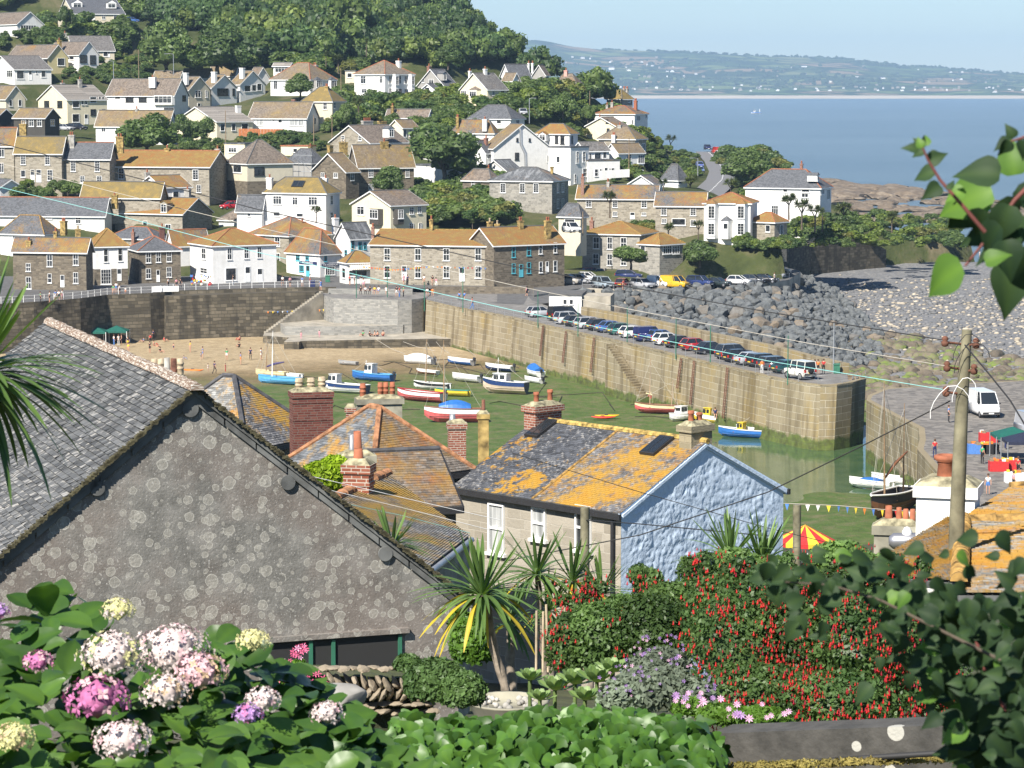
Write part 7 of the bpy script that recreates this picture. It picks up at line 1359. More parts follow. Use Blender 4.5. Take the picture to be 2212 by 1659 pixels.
def ivyo(s):
 return max(.01,[.16,.42,.50,.46,.30,.27,.22,.17,.11,.05,.004][min(10,int(round(s*10)))])
IV=leafmesh('ivy_leaf',ivyo,10,M['leaf_ivy'],.12,.2)
iv=empty('ivy_hedge',atY(560,768,14),'glossy green ivy spilling over the garden wall at the bottom','ivy');items=[];IT=[(385,722),(410,706),(450,712),(500,714),(520,700),(560,704),(600,702),(640,706),(690,712),(712,722),(722,745),(730,775)]
for i in range(1150):
 x=random.uniform(388,722);yt=interp(IT,x)+3;f=random.random();y=yt+(785-yt)*f;D=14.6-1.3*f+random.uniform(-.2,.5)*(.4+f);p=atY(x,y,D);up=Vector((random.gauss(0,.45),-.75+random.gauss(0,.35),.55+random.gauss(0,.35)+.5*(1-f)));d=Vector((random.gauss(0,.7),random.gauss(-.25,.3),-1+random.gauss(0,.5)));s=random.uniform(.065,.125)
 items.append((p,orient(d,up),s,random.uniform(.7,1.3)))
scatter_leaves(iv,IV,items,300)
mb=MB();mb.prism([(atY(388,760,15.2).x,14.8),(atY(712,760,15).x,14.6),(atY(712,760,15).x,15.6),(atY(388,760,15.2).x,15.8)],33.5,atY(500,752,15).z);mb.build('hedge_core',M['garden_soil'],iv)
t=NT('low_wall');t.set(Roughness=.95);c=t.ramp(t.noise(5,7,.7),[(.3,(.035,.034,.03)),(.7,(.095,.09,.08))]);vo=t.n('TexVoronoi',i_Scale=5.0);t.l(t.pos(),vo.inputs['Vector']);sx=t.n('SeparateColor');t.l(vo.outputs['Color'],sx.inputs[0]);c=t.mix(t.math('LESS_THAN',vo.outputs['Distance'],t.math('MULTIPLY',t.math('POWER',sx.outputs[0],2.0),.35)),c,(.42,.41,.36));t.color(c);t.bump(t.noise(20,5),.5,.02)
a,b=atY(712,733,15.6),atY(1010,722,14.6);zb=atY(850,768,15.0).z-.2;d=(b-a);n_=Vector((d.y,-d.x,0)).normalized();mb=MB();mb.box((a+b)/2-n_*.12-Vector((0,0,.3)),d/2,n_*.14,(0,0,.3));tag(mb.build('garden_wall',M['low_wall'],loc=(a+b)/2),'low dark wall spotted with white lichen at the bottom','wall')
mb=MB();mb.tube([atY(700,768,14.9),atY(800,763,14.6),atY(880,757,14.4),atY(960,752,14.2)],.018,6);tag(mb.build('garden_hose',M['trim'],loc=atY(700,768,14.9)),'black hose lying along the foot of the low wall','hose')
leafmat('leaf_sedum',(.14,.13,.03),(.36,.28,.09),4,.1,.7,.2)
def shrubcloud(name,label,lob,n,size,mat,seed,cat='shrub',core=.72):
 L_=[]
 for x,y,D,rx,ry in lob:
  p=atY(x,y,D);k=D/F;L_.append((p.x,p.y,p.z,rx*k,(rx+ry)/2*k,ry*k))
 V,Fq,ti=leafcloud(n,L_,size,seed,core,.3);c=np.array(L_)[:,:3].mean(0);zb=min(q[2]-q[5]for q in L_);root=empty(name,(c[0],c[1],zb),label,cat)
 o=npmesh('foliage',V-np.array([c[0],c[1],zb]),Fq,M[mat],parent=root,col=ti);o['kind']='stuff'
 return root,L_
random.seed(41)
shrubcloud('sedum_mat','yellow green stonecrop creeping below the low wall',[(720+i*22,768-i*.9,14.4,16,5)for i in range(14)],2600,.018,'leaf_sedum',61,'stonecrop')
def drops(root,L_,n,size,mats,seed,name='flowers',front=True,bias=None,sh=0):
 r=random.Random(seed);mb=MB();w0=wloc(root)
 for i in range(n):
  q=r.choices(L_,weights=bias)[0]if bias else r.choice(L_);az=r.uniform(3.4,6.0);h=r.uniform(-.6,.95);k=math.sqrt(1-h*h);p=Vector((q[0]+q[3]*k*math.cos(az)*1.04,q[1]+q[4]*k*math.sin(az)*1.04,q[2]+q[5]*h*1.04));s=size*r.uniform(.7,1.3);m=0 if r.random()<.75 else 1
  if sh==0 and i%7:p=last+Vector((r.gauss(0,.055),r.gauss(-.02,.03),r.gauss(0,.05)))
  else:last=p
  if sh==0:mb.lathe([(.002,0),(s*.16,-s*.3),(s*.14,-s*.6),(s*.42,-s*.95),(s*.05,-s*1.1),(.001,-s*1.5)],5,p,m)
  else:
   for j in range(sh):t_=6.283*j/sh;u=Vector((math.cos(t_),math.sin(t_)*.5-.25,math.sin(t_)*.8));v=Vector((-math.sin(t_),0,math.cos(t_)));mb.add([p,p+u*s*.6-v*s*.15,p+u*s,p+u*s*.6+v*s*.15],[(0,1,2,3)],m)
 o=mb.build(name,[M[x]for x in mats],root);o['kind']='stuff'
plain('fuchsia_red',(.52,.02,.02),.5,.15,20);plain('fuchsia_dark',(.30,.01,.03),.5,.15,20);plain('purple_fl',(.34,.18,.50),.6,.15,20);plain('daisy_pink',(.75,.42,.62),.6,.1,20);plain('valerian',(.60,.10,.22),.6,.15,20)
fr,FL=shrubcloud('fuchsia_bush','broad fuchsia bush thick with hanging red flowers',[(740,655,20,60,62),(800,640,20,60,62),(860,650,19.6,55,62),(760,700,19.4,70,36),(840,705,19.2,70,34),(780,600,20.6,55,35),(720,620,20.5,40,45),(900,660,19.8,45,60),(850,595,20.8,50,30),(930,690,19.6,45,45)]+[(random.uniform(700,930),572+random.uniform(-12,16),20.8,random.uniform(7,15),random.uniform(7,16))for _ in range(26)],44000,.034,'leaf_fuchsia',71)
drops(fr,FL,2800,.025,('fuchsia_red','fuchsia_dark'),5,bias=[2,2,2,1.2,1.4,.7,1,1,.6,.8]+[.05]*26)
f2,FL2=shrubcloud('fuchsia_bush','greener fuchsia bush with few flowers behind the silvery mound',[(600,642,21.5,42,40),(650,635,21.5,48,42),(690,622,21.8,42,42),(570,650,21.5,25,38),(622,612,21.8,22,18),(668,600,21.8,26,18)]+[(random.uniform(560,715),592+random.uniform(-22,16),22,random.uniform(7,14),random.uniform(7,16))for _ in range(18)],24000,.036,'leaf_fuchsia',72);drops(f2,FL2,420,.024,('fuchsia_red','fuchsia_dark'),6)
f3,FL3=shrubcloud('fuchsia_bush','tall wispy fuchsia against the harbour beside the striped carousel',[(735,570,24,30,22),(770,575,24,26,20),(840,565,24,36,24),(880,575,23,30,20)],5200,.045,'leaf_fuchsia',73);drops(f3,FL3,200,.024,('fuchsia_red','fuchsia_dark'),7)
s1,SL_=shrubcloud('wallflower_mound','silvery grey mound with small mauve flowers',[(655,690,18.5,42,26),(625,700,18.4,28,20),(690,700,18.4,25,22),(660,665,18.7,30,16)],7500,.055,'leaf_silver',74);drops(s1,[(a,b,c+.12,d,e,f_)for a,b,c,d,e,f_ in SL_],95,.014,('purple_fl','daisy_pink'),8,sh=5)
shrubcloud('rosemary_bush','dense dark green needle-leaved bush right of the herringbone wall',[(436,683,22,32,24),(462,692,21.8,24,20),(408,664,22.3,14,9)],11000,.055,'leaf_rosem',75)
d1,DL=shrubcloud('daisy_clump','low bright green clump with pink daisies on the wall edge',[(722,716,17.2,26,11),(760,718,17,30,10),(690,708,17.4,18,10)],3600,.05,'leaf_vivid',76,'flowers');drops(d1,[(a,b-.05,c+.07,d,e,f_)for a,b,c,d,e,f_ in DL],30,.028,('daisy_pink','petal_lilac'),9,sh=8)
shrubcloud('conifer_shrub','lime green feathery conifer behind the grey gable',[(322,480,66,24,18),(335,468,66,16,12),(312,490,66,18,12),(345,485,66,12,14)],6000,.14,'leaf_lime',77)
shrubcloud('feathery_bush','small bright feathery bush at the foot of the cordyline',[(472,645,29,22,28),(460,625,29.5,12,16)],4200,.06,'leaf_vivid',78);v1,VL=shrubcloud('valerian','red valerian flowering by the green framed window',[(292,690,24,14,16),(315,700,24,14,12),(300,668,24.2,8,8)],1500,.06,'leaf_vivid',79,'flowers');drops(v1,[(a,b,c+.15,d,e,f_)for a,b,c,d,e,f_ in VL],70,.03,('valerian','daisy_pink'),10,sh=5)
SU=leafmesh('succulent_leaf',lambda s:.05+.22*max(0,math.sin(math.pi*(s*.92)**1.6)),6,M['leaf_succ'],.1,-.2)
for i,(x,y,D,r_)in enumerate([(555,690,19,.13),(575,684,19,.14),(597,682,18.8,.15),(612,672,18.9,.13),(540,700,18.8,.1),(585,700,18.6,.12),(530,680,19.2,.11)]):
 c=atY(x,y,D);root=empty('succulent_rosette',c-Vector((0,0,.15)),'fleshy green rosette succulent between the potted cordyline and the silvery mound','succulent','rosette succulents');w0=wloc(root)
 for k in range(16):
  az=k*2.4;el=-.05+.95*k/16;d_=Vector((math.cos(az)*math.cos(el),math.sin(az)*math.cos(el),math.sin(el)));o=bpy.data.objects.new('leaf',SU[0]);COL.objects.link(o);o.parent=root;o.location=c-w0;o.rotation_euler=orient(d_,(0,0,1)).to_euler();s=r_*(1.2-.5*k/16);o.scale=(s,)*3
 mb=MB();mb.tube([c-Vector((0,0,.2)),c],.015,5);mb.build('stem',M['stem_green'],root)
BLD=leafmesh('sword_leaf',lambda s:.028*(math.sin(math.pi*(.12+.88*s))**.6)+.002,9,M['leaf_cord'],.25,.0);BLD2=leafmesh('sword_leaf_arched',lambda s:.028*(math.sin(math.pi*(.12+.88*s))**.6)+.002,9,M['leaf_cord'],.25,.28);BLY=leafmesh('sword_leaf_yellow',lambda s:.034*(math.sin(math.pi*(.12+.88*s))**.6)+.003,9,M['leaf_yellow'],.25,.35)
def cordyline(label,x,y,D,ln,trunk,n=70,yellow=0,seed=1,name='cordyline',az0=None,elmin=-.35,tr=.05,lean=0):
 r=random.Random(seed);c=atY(x,y,D);base=atY(*trunk,D)if trunk else c-Vector((0,0,1.5));root=empty(name,base,label,'cordyline');w0=wloc(root);mb=MB()
 k=7;pts_=[base.lerp(c,i/k)+Vector((math.sin(i*1.3)*.012*tr/.05,0,0))for i in range(k+1)];mb.tube(pts_,[tr*(1.25 if i==0 else 1+.12*(-1)**i)for i in range(k+1)],9);mb.build('trunk',M['trunk_grey'],root)
 for i in range(n):
  az=r.uniform(0,6.283)if az0 is None else r.uniform(*az0);el=math.asin(r.uniform(math.sin(elmin),1));d_=Vector((math.cos(az)*math.cos(el),math.sin(az)*math.cos(el),math.sin(el)));l_=ln*r.uniform(.75,1.12);me=BLD[0]if el>.7 else BLD2[0]
  if el<.1 and r.random()<yellow:me=BLY[0]
  o=bpy.data.objects.new('leaf',me);COL.objects.link(o);o.parent=root;o.location=c+d_*.03-w0;o.rotation_euler=orient(d_,(0,0,1)).to_euler();o.scale=(l_,l_*r.uniform(1.0,1.4),l_)
 return root
cordyline('potted cordyline with slender trunk and yellowing lower leaves',482,596,27,.66,(507,700),105,.45,3)
cordyline('smaller dark cordyline leaning beside the potted one',510,625,28,.5,(512,700),50,.2,4)
for i,(x,y,l_,b,lb)in enumerate([(537,575,.72,(545,680),'tall green cordyline against the stone front of the blue house'),(572,582,.66,(570,690),'cordyline just right of the tall one by the blue house'),(601,594,.62,(590,690),'cordyline in front of the drainpipe of the blue house'),(548,612,.6,(552,690),'low cordyline below the blue house window')]):cordyline(lb,x,y,36,l_,b,55,.25,10+i,tr=.04)
for i,(x,y,lb)in enumerate([(730,560,'spiky cordyline before the foot of the blue gable'),(762,566,'spiky cordyline beside the striped carousel'),(392,548,'cordyline tuft poking up behind the grey gable verge')]):cordyline(lb,x,y,38 if i<2 else 47,.75,(x,y+70),55,.05,20+i,elmin=.15,tr=.04)
cordyline('large cordyline with long dark blades at the photo edge',-24,378,12.0,.52,(-30,600),170,0,30,elmin=-.6)
mb=None
for i in range(9):
 x=536+i*7+random.uniform(-3,3);a=atY(x,672,24);b=atY(x+random.uniform(-3,3),590+random.uniform(0,30),24);mb=MB();mb.tube([a,b],.012,5);tag(mb.build('garden_cane',M['pot_buff'],loc=a),'pale upright garden cane behind the succulents','cane','garden canes')
t=NT('herring_stone');t.set(Roughness=.95);oi=t.n('ObjectInfo');c=t.ramp(t.noise(6,6,.7),[(.3,(.17,.135,.09)),(.7,(.36,.30,.215))]);t.color(t.mix(t.math('MULTIPLY',oi.outputs['Random'],.4),c,(.20,.17,.13)));t.bump(t.noise(18,5),.6,.02)
pc=atY(508,704,26.5);root=empty('planter_trough',pc-Vector((0,0,.2)),'shallow grey planter with pebbles under the cordyline','planter');mb=MB();mb.lathe([(.30,-.2),(.40,.02),(.42,.04),(.37,.04),(.34,-.02),(.001,-.02)],20,pc);mb.build('bowl',M['cement_stack'],root);mb=MB();v,f=ico_arrays(1)
for i in range(40):q=pc+Vector((random.uniform(-.3,.3),random.uniform(-.3,.3),0));s=random.uniform(.02,.045);mb.add([q+Vector(a_)*s for a_ in v],[tuple(b_)for b_ in f],0,True)
o=mb.build('pebbles',M['chim_ren'],root);o['kind']='stuff'
v,f=rockmesh(77,3,5,.8);c=atY(342,703,20);o=npmesh('granite_boulder',v*.19,f,M['chim_ren'],smooth=True);o.location=c;tag(o,'smooth pale granite boulder beside the herringbone wall','boulder')
hw_=empty('herringbone_wall',atY(385,715,27),'dry stone wall of slanting herringbone stones below the grey gable','wall');w0=wloc(hw_);hs=[]
for i in range(4):
 v,f=rockmesh(90+i,2,14,.9);o=npmesh('stone',v*[1,.55,.42],f,M['herring_stone']);hs.append(o.data);bpy.data.objects.remove(o)
random.seed(50)
def hstone(x,y,ang,ln,th):
 p=atY(x,y,27+random.uniform(-.08,.08));o=bpy.data.objects.new('stone',random.choice(hs));COL.objects.link(o);o.parent=hw_;o.location=p-w0;o.rotation_euler=(random.uniform(-.2,.2),ang,random.uniform(-.15,.15));o.scale=(ln*.0062,.22,th*.0125)
for i in range(13):hstone(332+i*8.0,679+i*.6+(2 if i%2 else 0),1.0+random.uniform(-.15,.15),14,6.5)
for i in range(12):hstone(345+i*7.6,693+i*.25,-.95+random.uniform(-.15,.15),13,6.5)
for i in range(8):hstone(352+i*11,704+random.uniform(-1,1),random.uniform(-.06,.06),13,4.5)
for i in range(8):hstone(348+i*12,712+random.uniform(-1,1),random.uniform(-.06,.06),14,6)
for i in range(10):hstone(304+i*10,668+random.uniform(-1.5,1.5),random.uniform(-.15,.15),12,5)
mb=MB();a,b=atY(300,672,27.15),atY(432,676,27.15);mb.box((a+b)/2-Vector((0,-.25,.45)),(b-a)/2,(0,.25,0),(0,0,.42));mb.build('earth_core',M['garden_soil'],hw_)
BR=leafmesh('broad_leaf',lambda s:.40*math.sin(math.pi*min(1,(.05+.95*s)**.62))**1.15+.004,9,M['leaf_shade_dark'],.3,.3,.014,5);BRB=leafmesh('broad_leaf_sunlit',lambda s:.42*math.sin(math.pi*min(1,(.05+.95*s)**.62))**1.1+.004,9,M['leaf_sun_bright'],.22,.25,.01,5)  # same leaf twice: one coloured as if shaded, one as if sunlit
def branch(label,spine,D,leaves,thick=.006,seed=1,mat='stem_red'):
 r=random.Random(seed);pts_=[atY(x,y,D)for x,y in spine];root=empty('overhanging_branch',pts_[0],label,'branch');w0=wloc(root);mb=MB();mb.tube(pts_,[thick*(1-.6*i/(len(pts_)-1))for i in range(len(pts_))],6);mb.build('twig',M[mat],root)
 for x,y,ang,s,kind in leaves:
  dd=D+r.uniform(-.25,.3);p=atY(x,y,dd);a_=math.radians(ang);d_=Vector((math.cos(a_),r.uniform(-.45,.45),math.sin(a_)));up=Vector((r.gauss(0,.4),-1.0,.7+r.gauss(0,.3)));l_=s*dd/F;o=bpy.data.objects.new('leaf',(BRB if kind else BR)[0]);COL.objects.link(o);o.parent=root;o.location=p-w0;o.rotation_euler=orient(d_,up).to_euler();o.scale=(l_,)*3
random.seed(61)
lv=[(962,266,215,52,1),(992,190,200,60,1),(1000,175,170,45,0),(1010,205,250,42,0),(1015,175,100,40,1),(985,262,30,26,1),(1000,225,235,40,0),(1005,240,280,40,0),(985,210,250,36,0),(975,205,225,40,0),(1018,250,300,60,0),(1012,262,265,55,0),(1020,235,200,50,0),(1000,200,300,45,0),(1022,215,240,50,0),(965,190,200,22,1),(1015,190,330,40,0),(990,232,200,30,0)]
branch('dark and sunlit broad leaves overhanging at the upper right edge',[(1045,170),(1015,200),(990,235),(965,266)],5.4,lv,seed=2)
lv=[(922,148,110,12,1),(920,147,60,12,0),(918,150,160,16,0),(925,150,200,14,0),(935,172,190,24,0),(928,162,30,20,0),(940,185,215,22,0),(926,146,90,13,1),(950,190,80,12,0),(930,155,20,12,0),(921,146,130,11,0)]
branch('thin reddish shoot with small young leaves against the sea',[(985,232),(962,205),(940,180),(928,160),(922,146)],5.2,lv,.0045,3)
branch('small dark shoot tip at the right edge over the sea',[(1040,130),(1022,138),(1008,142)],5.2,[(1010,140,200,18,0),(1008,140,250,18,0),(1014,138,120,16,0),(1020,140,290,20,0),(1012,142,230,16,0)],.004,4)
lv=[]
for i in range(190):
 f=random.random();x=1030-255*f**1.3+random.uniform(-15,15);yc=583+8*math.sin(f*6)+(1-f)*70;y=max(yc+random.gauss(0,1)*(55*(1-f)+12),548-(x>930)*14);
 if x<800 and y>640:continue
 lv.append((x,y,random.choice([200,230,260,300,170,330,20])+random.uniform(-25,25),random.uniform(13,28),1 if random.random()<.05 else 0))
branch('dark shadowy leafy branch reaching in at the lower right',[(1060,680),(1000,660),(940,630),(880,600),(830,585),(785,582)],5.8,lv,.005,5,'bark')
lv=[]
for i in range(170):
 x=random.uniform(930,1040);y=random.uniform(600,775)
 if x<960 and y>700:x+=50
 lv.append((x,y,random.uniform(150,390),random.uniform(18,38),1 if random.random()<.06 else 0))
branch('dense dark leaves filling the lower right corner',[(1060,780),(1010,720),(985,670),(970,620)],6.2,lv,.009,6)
CN=dict(w=('white',(.75,.75,.73)),r=('red',(.5,.03,.03)),b=('blue',(.08,.2,.5)),k=('black',(.02,.02,.022)),y=('yellow',(.7,.5,.04)),g=('green',(.04,.3,.12)),p=('pink',(.65,.3,.36)),o=('orange',(.7,.2,.03)),n=('navy',(.02,.03,.1)),t=('tan',(.5,.28,.18)))
for k_,(nm,c)in CN.items():plain('cloth_'+k_,c,.9,.1,6)
plain('skin',(.5,.28,.19),.6,.05);plain('hair',(.09,.05,.03),.8,.2,9)
def mirror(J):return J+[(-x,y,z,r)for x,y,z,r in J[5:]]
ARM=[(.17,0,1.38,.06),(.23,-.02,1.1,.045),(.24,.1,.86,.035),(.24,.13,.78,.03)]
POSE=dict(stand=[(0,0,.95,.13),(0,0,1.22,.15),(0,0,1.45,.055),(0,.015,1.57,.095),(0,.015,1.68,.08)]+ARM+[(.1,0,.88,.09),(.11,.02,.48,.06),(.11,0,.08,.042),(.12,.14,.04,.035)])
st=POSE['stand'];POSE['sit']=[(0,0,.13,.14),(0,-.05,.42,.15),(0,-.03,.64,.055),(0,.0,.76,.095),(0,.0,.87,.08),(.18,-.04,.57,.06),(.26,-.08,.32,.045),(.22,.15,.2,.035),(.2,.22,.18,.03),(.1,.06,.12,.09),(.14,.42,.42,.06),(.13,.66,.08,.042),(.13,.78,.05,.035)]
POSE['bench']=[(x,y,z+.45,r)for x,y,z,r in POSE['sit'][:9]]+[(.1,.06,.56,.09),(.12,.46,.52,.06),(.12,.46,.08,.042),(.12,.58,.04,.035)]
POSE['lie']=[(x,z-.9,.14+y*.6,r)for x,y,z,r in st]
EDG=[(0,1),(1,2),(2,3),(3,4),(1,5),(5,6),(6,7),(7,8),(0,9),(9,10),(10,11),(11,12),(1,13),(13,14),(14,15),(15,16),(0,17),(17,18),(18,19),(19,20)]
SLOT=[2,1,0,0,0,1,0,0,0,2,3,3,4,1,0,0,0,2,3,3,4];BODY={}
for key in list(POSE)+['walk']:
 J=mirror(POSE.get(key,st));J=[list(q)for q in J]
 if key=='walk':
  for i,dy in((10,.16),(11,.1),(12,.1),(18,-.06),(19,-.34),(20,-.3),(7,-.2),(8,-.26),(15,.2),(16,.24)):J[i][1]+=dy
 me=bpy.data.meshes.new('body');me.from_pydata([q[:3]for q in J],EDG,[]);o=bpy.data.objects.new('body',me);COL.objects.link(o);o.modifiers.new('s','SKIN');sv=me.skin_vertices[0].data
 for i,q in enumerate(J):sv[i].radius=(q[3],q[3]*.85);sv[i].use_root=i==0
 m=o.modifiers.new('u','SUBSURF');m.levels=1;m.render_levels=1
 ev=o.evaluated_get(bpy.context.evaluated_depsgraph_get());nm=bpy.data.meshes.new_from_object(ev);bpy.data.objects.remove(o)
 for a in('skin','skin','skin','skin','hair'):nm.materials.append(M[a])
 JA=np.array([q[:3]for q in J])
 for f in nm.polygons:f.material_index=SLOT[int(np.argmin(((JA-np.array(f.center))**2).sum(1)))];f.use_smooth=True
 v,ff=ico_arrays(2);h=J[3];mb=MB();mb.add([(a[0]*.105,a[1]*.11-.02+h[1],a[2]*.115+h[2]+.045)if key!='lie' else(a[0]*.105,a[1]*.115+h[1]+.045,a[2]*.1+h[2]-.02)for a in v],[tuple(q)for q in ff],0,True);ho=mb.build('hair',M['hair'],local=True);BODY[key]=(nm,ho.data);bpy.data.objects.remove(ho)
VERB=dict(stand='standing',walk='walking',sit='sitting',bench='seated',lie='lying');random.seed(77);SEEN={}
def person(t_,x,y,pose,z,top,bot,where,s=1.0):
 p=atz(*tp(t_,x,y),z);nm,hm=BODY[pose];lab='%s in %s top and %s bottoms %s %s'%('child' if s<.8 else 'person',CN[top][0],CN[bot][0],VERB[pose],where)
 if SEEN.get(lab):lab+=', '+['second','third','fourth','fifth'][min(3,SEEN[lab]-1)]+' from left'
 SEEN[lab]=SEEN.get(lab,0)+1;root=empty('person',p,lab,'person','people '+where,random.uniform(0,6.28)if pose!='bench' else 3.0+random.uniform(-.3,.3));root.scale=(s,)*3;o=bpy.data.objects.new('body',nm);COL.objects.link(o);o.parent=root
 lo=bot if random.random()<.45 else 't'
 for i,c in((1,top),(2,bot),(3,lo)):o.material_slots[i].link='OBJECT';o.material_slots[i].material=M['skin']if c=='t' else M['cloth_'+c]
 q=bpy.data.objects.new('hair',hm);COL.objects.link(q);q.parent=root
def crowd(t_,z,where,spec):
 for w in spec.split():
  v=w.split(',');person(t_,float(v[0]),float(v[1]),dict(s='stand',w='walk',g='sit',b='bench',l='lie')[v[2][0]],z,v[2][1],v[2][2],where,.66 if v[2].endswith('c')else 1.0)
crowd('01',8.03,'on the promenade','350,960,sgk 430,955,swk 480,945,sbw 510,945,swn 540,940,swp 980,895,wgt 1005,872,swb 1035,895,swk 1085,885,wwoc 1455,835,swk 1525,838,spk 1560,838,skk 2015,808,skw');crowd('11',8.03,'by the harbour front railing','45,775,srk 230,815,wwk 295,822,spk 400,820,sbw 468,802,swr 560,852,sbb')
crowd('11',8.03,'outside the orange roofed cottages','1277,802,wpp 1310,806,wnk 1452,806,wwt 1525,812,wkt 1555,810,bpw');crowd('11',8.03,'at the kiosk','810,806,srk 850,804,swk 910,806,skw 930,838,swp')
crowd('11',7.75,'on the bastion ledge','905,885,bkk 945,885,bwk 985,885,bkk 1025,885,byn 1060,885,bwb 1128,885,bww');crowd('11',7.4,'on top of the bastion','1215,908,skw 1240,910,srb 1275,906,sgk');crowd('11',7.3,'below the terrace wall','1480,900,bwk 1525,900,boo 1757,935,bbk 1800,935,bbn 1868,1010,wrb')
crowd('11',2.32,'on the stone apron','390,1272,sppc 548,1258,sppc 925,1245,ggk 985,1250,gkk 1025,1248,gtk 1050,1250,gtn 1098,1245,gtr 1670,1225,gto 1730,1235,lkk');crowd('11',1.1,'on the sand below the apron','45,1450,sww 90,1302,lrr')
crowd('01',1.12,'on the beach','985,1330,swb 1025,1328,sww 1050,1325,stn 1120,1290,stw 1300,1322,srk 1325,1285,snk 1295,1392,skk 1385,1390,gkk 1010,1410,gtk 1110,1402,syt 1105,1345,sky 1330,1332,gtr 1420,1295,grt 1240,1302,gbk 1500,1370,stnc 1645,1388,syt 1752,1438,sbb 1738,1452,sbnc 1960,1456,sgw 2080,1490,sbo 2165,1448,snk 1855,1570,wnk 1798,1552,swwc 1948,1552,srrc 2065,1345,gkk 2070,1285,gtr 1590,1446,gbbc 1120,1466,gpp 1360,1340,lto')
crowd('21',7.05,'on the pier road','2160,1572,sow 125,912,wpk');crowd('21',7.65,'by the car park railing','960,848,srt 1160,740,sww');crowd('31',7.05,'at the pier end','405,1576,srr 432,1576,sok 480,1572,srk');crowd('31',7.6,'at the car park end','55,785,sww');crowd('32',6.55,'on the cobbled quay','1900,955,swb 2160,800,srk 1560,330,sbk 1700,420,swk 1850,690,sgk 1440,640,srn 2050,560,swn 2120,930,spk');crowd('22',.9,'aboard the boat with yellow canopy','1755,300,bnk');crowd('31',3,'on the shingle','1830,575,sww')
def post(name,label,cat,t_,x,y0,y1,D=None,z=None,r=.06,mat='steel',group=None,arm=0):
 b=atz(*tp(t_,x,y1),z)if z is not None else at(*tp(t_,x,y1),D);zt=atY(*tp(t_,x,y0),b.y).z;root=empty(name,b,label,cat,group);mb=MB();mb.tube([b-Vector((0,0,.5)),Vector((b.x,b.y,zt))],[r,r*.75],7);mb.build('post',M[mat],root)
 if arm:mb=MB();mb.tube([(b.x,b.y,zt),(b.x+arm*.6,b.y,zt+.15),(b.x+arm,b.y,zt+.12)],.04,5);mb.box((b.x+arm*1.15,b.y,zt+.1),(.32,0,0),(0,.12,0),(0,0,.06));mb.build('lamp_head',M['rim'],root)
 return root
for i,(t_,x,y0,y1)in enumerate([('11',868,680,930),('11',1135,640,925),('11',1455,775,1000),('11',1788,640,1010),('21',224,860,1140),('21',570,960,1215),('21',995,995,1300),('21',1416,1090,1410),('21',1713,1155,1475),('31',170,1240,1625)]):post('festoon_pole','tall thin green pole on the harbour edge, number %s counted from the beach'%['one','two','three','four','five','six','seven','eight','nine','ten'][i],'pole',t_,x,y0,y1,z=7.1,mat='green_paint',r=.07,group='festoon poles')
for t_,x,y0,y1,D,arm,lb in[('00',982,530,672,385,-1.4,'street lamp below the gable-fronted houses'),('00',1500,468,625,392,-1.6,'street lamp in front of the tall dark trees'),('00',1200,428,690,388,0,'wooden pole left of the tall dark trees'),('10',735,590,850,362,0,'wooden pole right of the grey-bayed villa'),('10',500,995,1275,330,0,'white pole before the balcony house'),('10',658,1010,1215,330,0,'wooden pole by the round bright green tree'),('10',1380,1060,1260,306,0,'wooden pole behind the broad spreading tree'),('20',150,852,1045,342,1,'street lamp on the lane below the pink house'),('20',672,785,920,380,0,'wooden pole against the wood below the pink house'),('20',1010,1190,1510,308,0,'wooden pole beside the hotel fence'),('20',1605,1370,1500,330,-1.2,'street lamp on the coast road'),('00',1950,955,1235,322,0,'wooden pole before the cream bungalow'),('21',612,170,350,262,0,'wooden pole by the grey garage'),('31',565,1130,1565,None,0,'grey mast with lamps at the pier end')]:post('street_lamp' if arm else 'utility_pole',lb,'street lamp' if arm else 'pole',t_,x,y0,y1,D,7.05 if D is None else None,.1,'wood' if not arm and D else 'steel',None,arm)
railing('railing',[(x-.0,y+.2,7.1)for x,y in PI[1:]],'thin grey safety railing along the inner edge of the pier',3.2,1.0,.03,(.5,1.0),'steel',.015);railing('railing',[(x,y+.3,7.62)for x,y in CP_[1:6]],'grey railing along the car park edge above the boulders',2.6,1.05,.04,(.55,1.0),'steel',.018)
plain('wire_teal',(.25,.55,.52),.6,0)
tpz=empty('telegraph_pole',atY(955,560,40),'thick weathered telegraph pole with brown insulators at the right','pole');mb=MB();mb.tube([atY(954,640,40),atY(957,520,40),atY(962,400,40),atY(967,330,40)],[.125,.115,.095,.075],12);mb.build('post',M['pole_wood']if 'pole_wood' in M else plain('pole_wood',(.20,.185,.12),.95,.35,3,bump=.5),tpz)
for x,y in((945,342),(976,344),(947,367),(974,370),(946,392)):mb=MB();c=atY(x,y,39.9);mb.lathe([(.02,-.07),(.05,-.055),(.06,0),(.035,.02),(.055,.04),(.035,.08),(.01,.09)],9,c);mb.tube([c,atY(962,y+2,40)],.02,5);mb.build('insulator',M['iron'],tpz)
for i,(x,y,w)in enumerate(((975,338,14),(980,350,18),(972,380,12),(958,395,20))):mb=MB();mb.tube([atY(x-8+w*math.cos(t0),y+8-w*.9*math.sin(t0)+12*max(0,-math.cos(t0)),39.8)for t0 in[k*.42 for k in range(9)]],.006,5);mb.build('looped_cable',M['trim' if i<2 else 'white_paint'],tpz)
for i,(x,y0,y1,D,lb)in enumerate([(585,507,570,68,'short wooden pole in front of the blue house'),(797,505,575,92,'wooden pole before the striped carousel')]):mb=MB();a=atY(x,y1,D);mb.tube([a-Vector((0,0,2)),atY(x,y0,D)],.12 if i==0 else .14,8);tag(mb.build('utility_pole',M['pole_wood'],loc=a),lb,'pole')
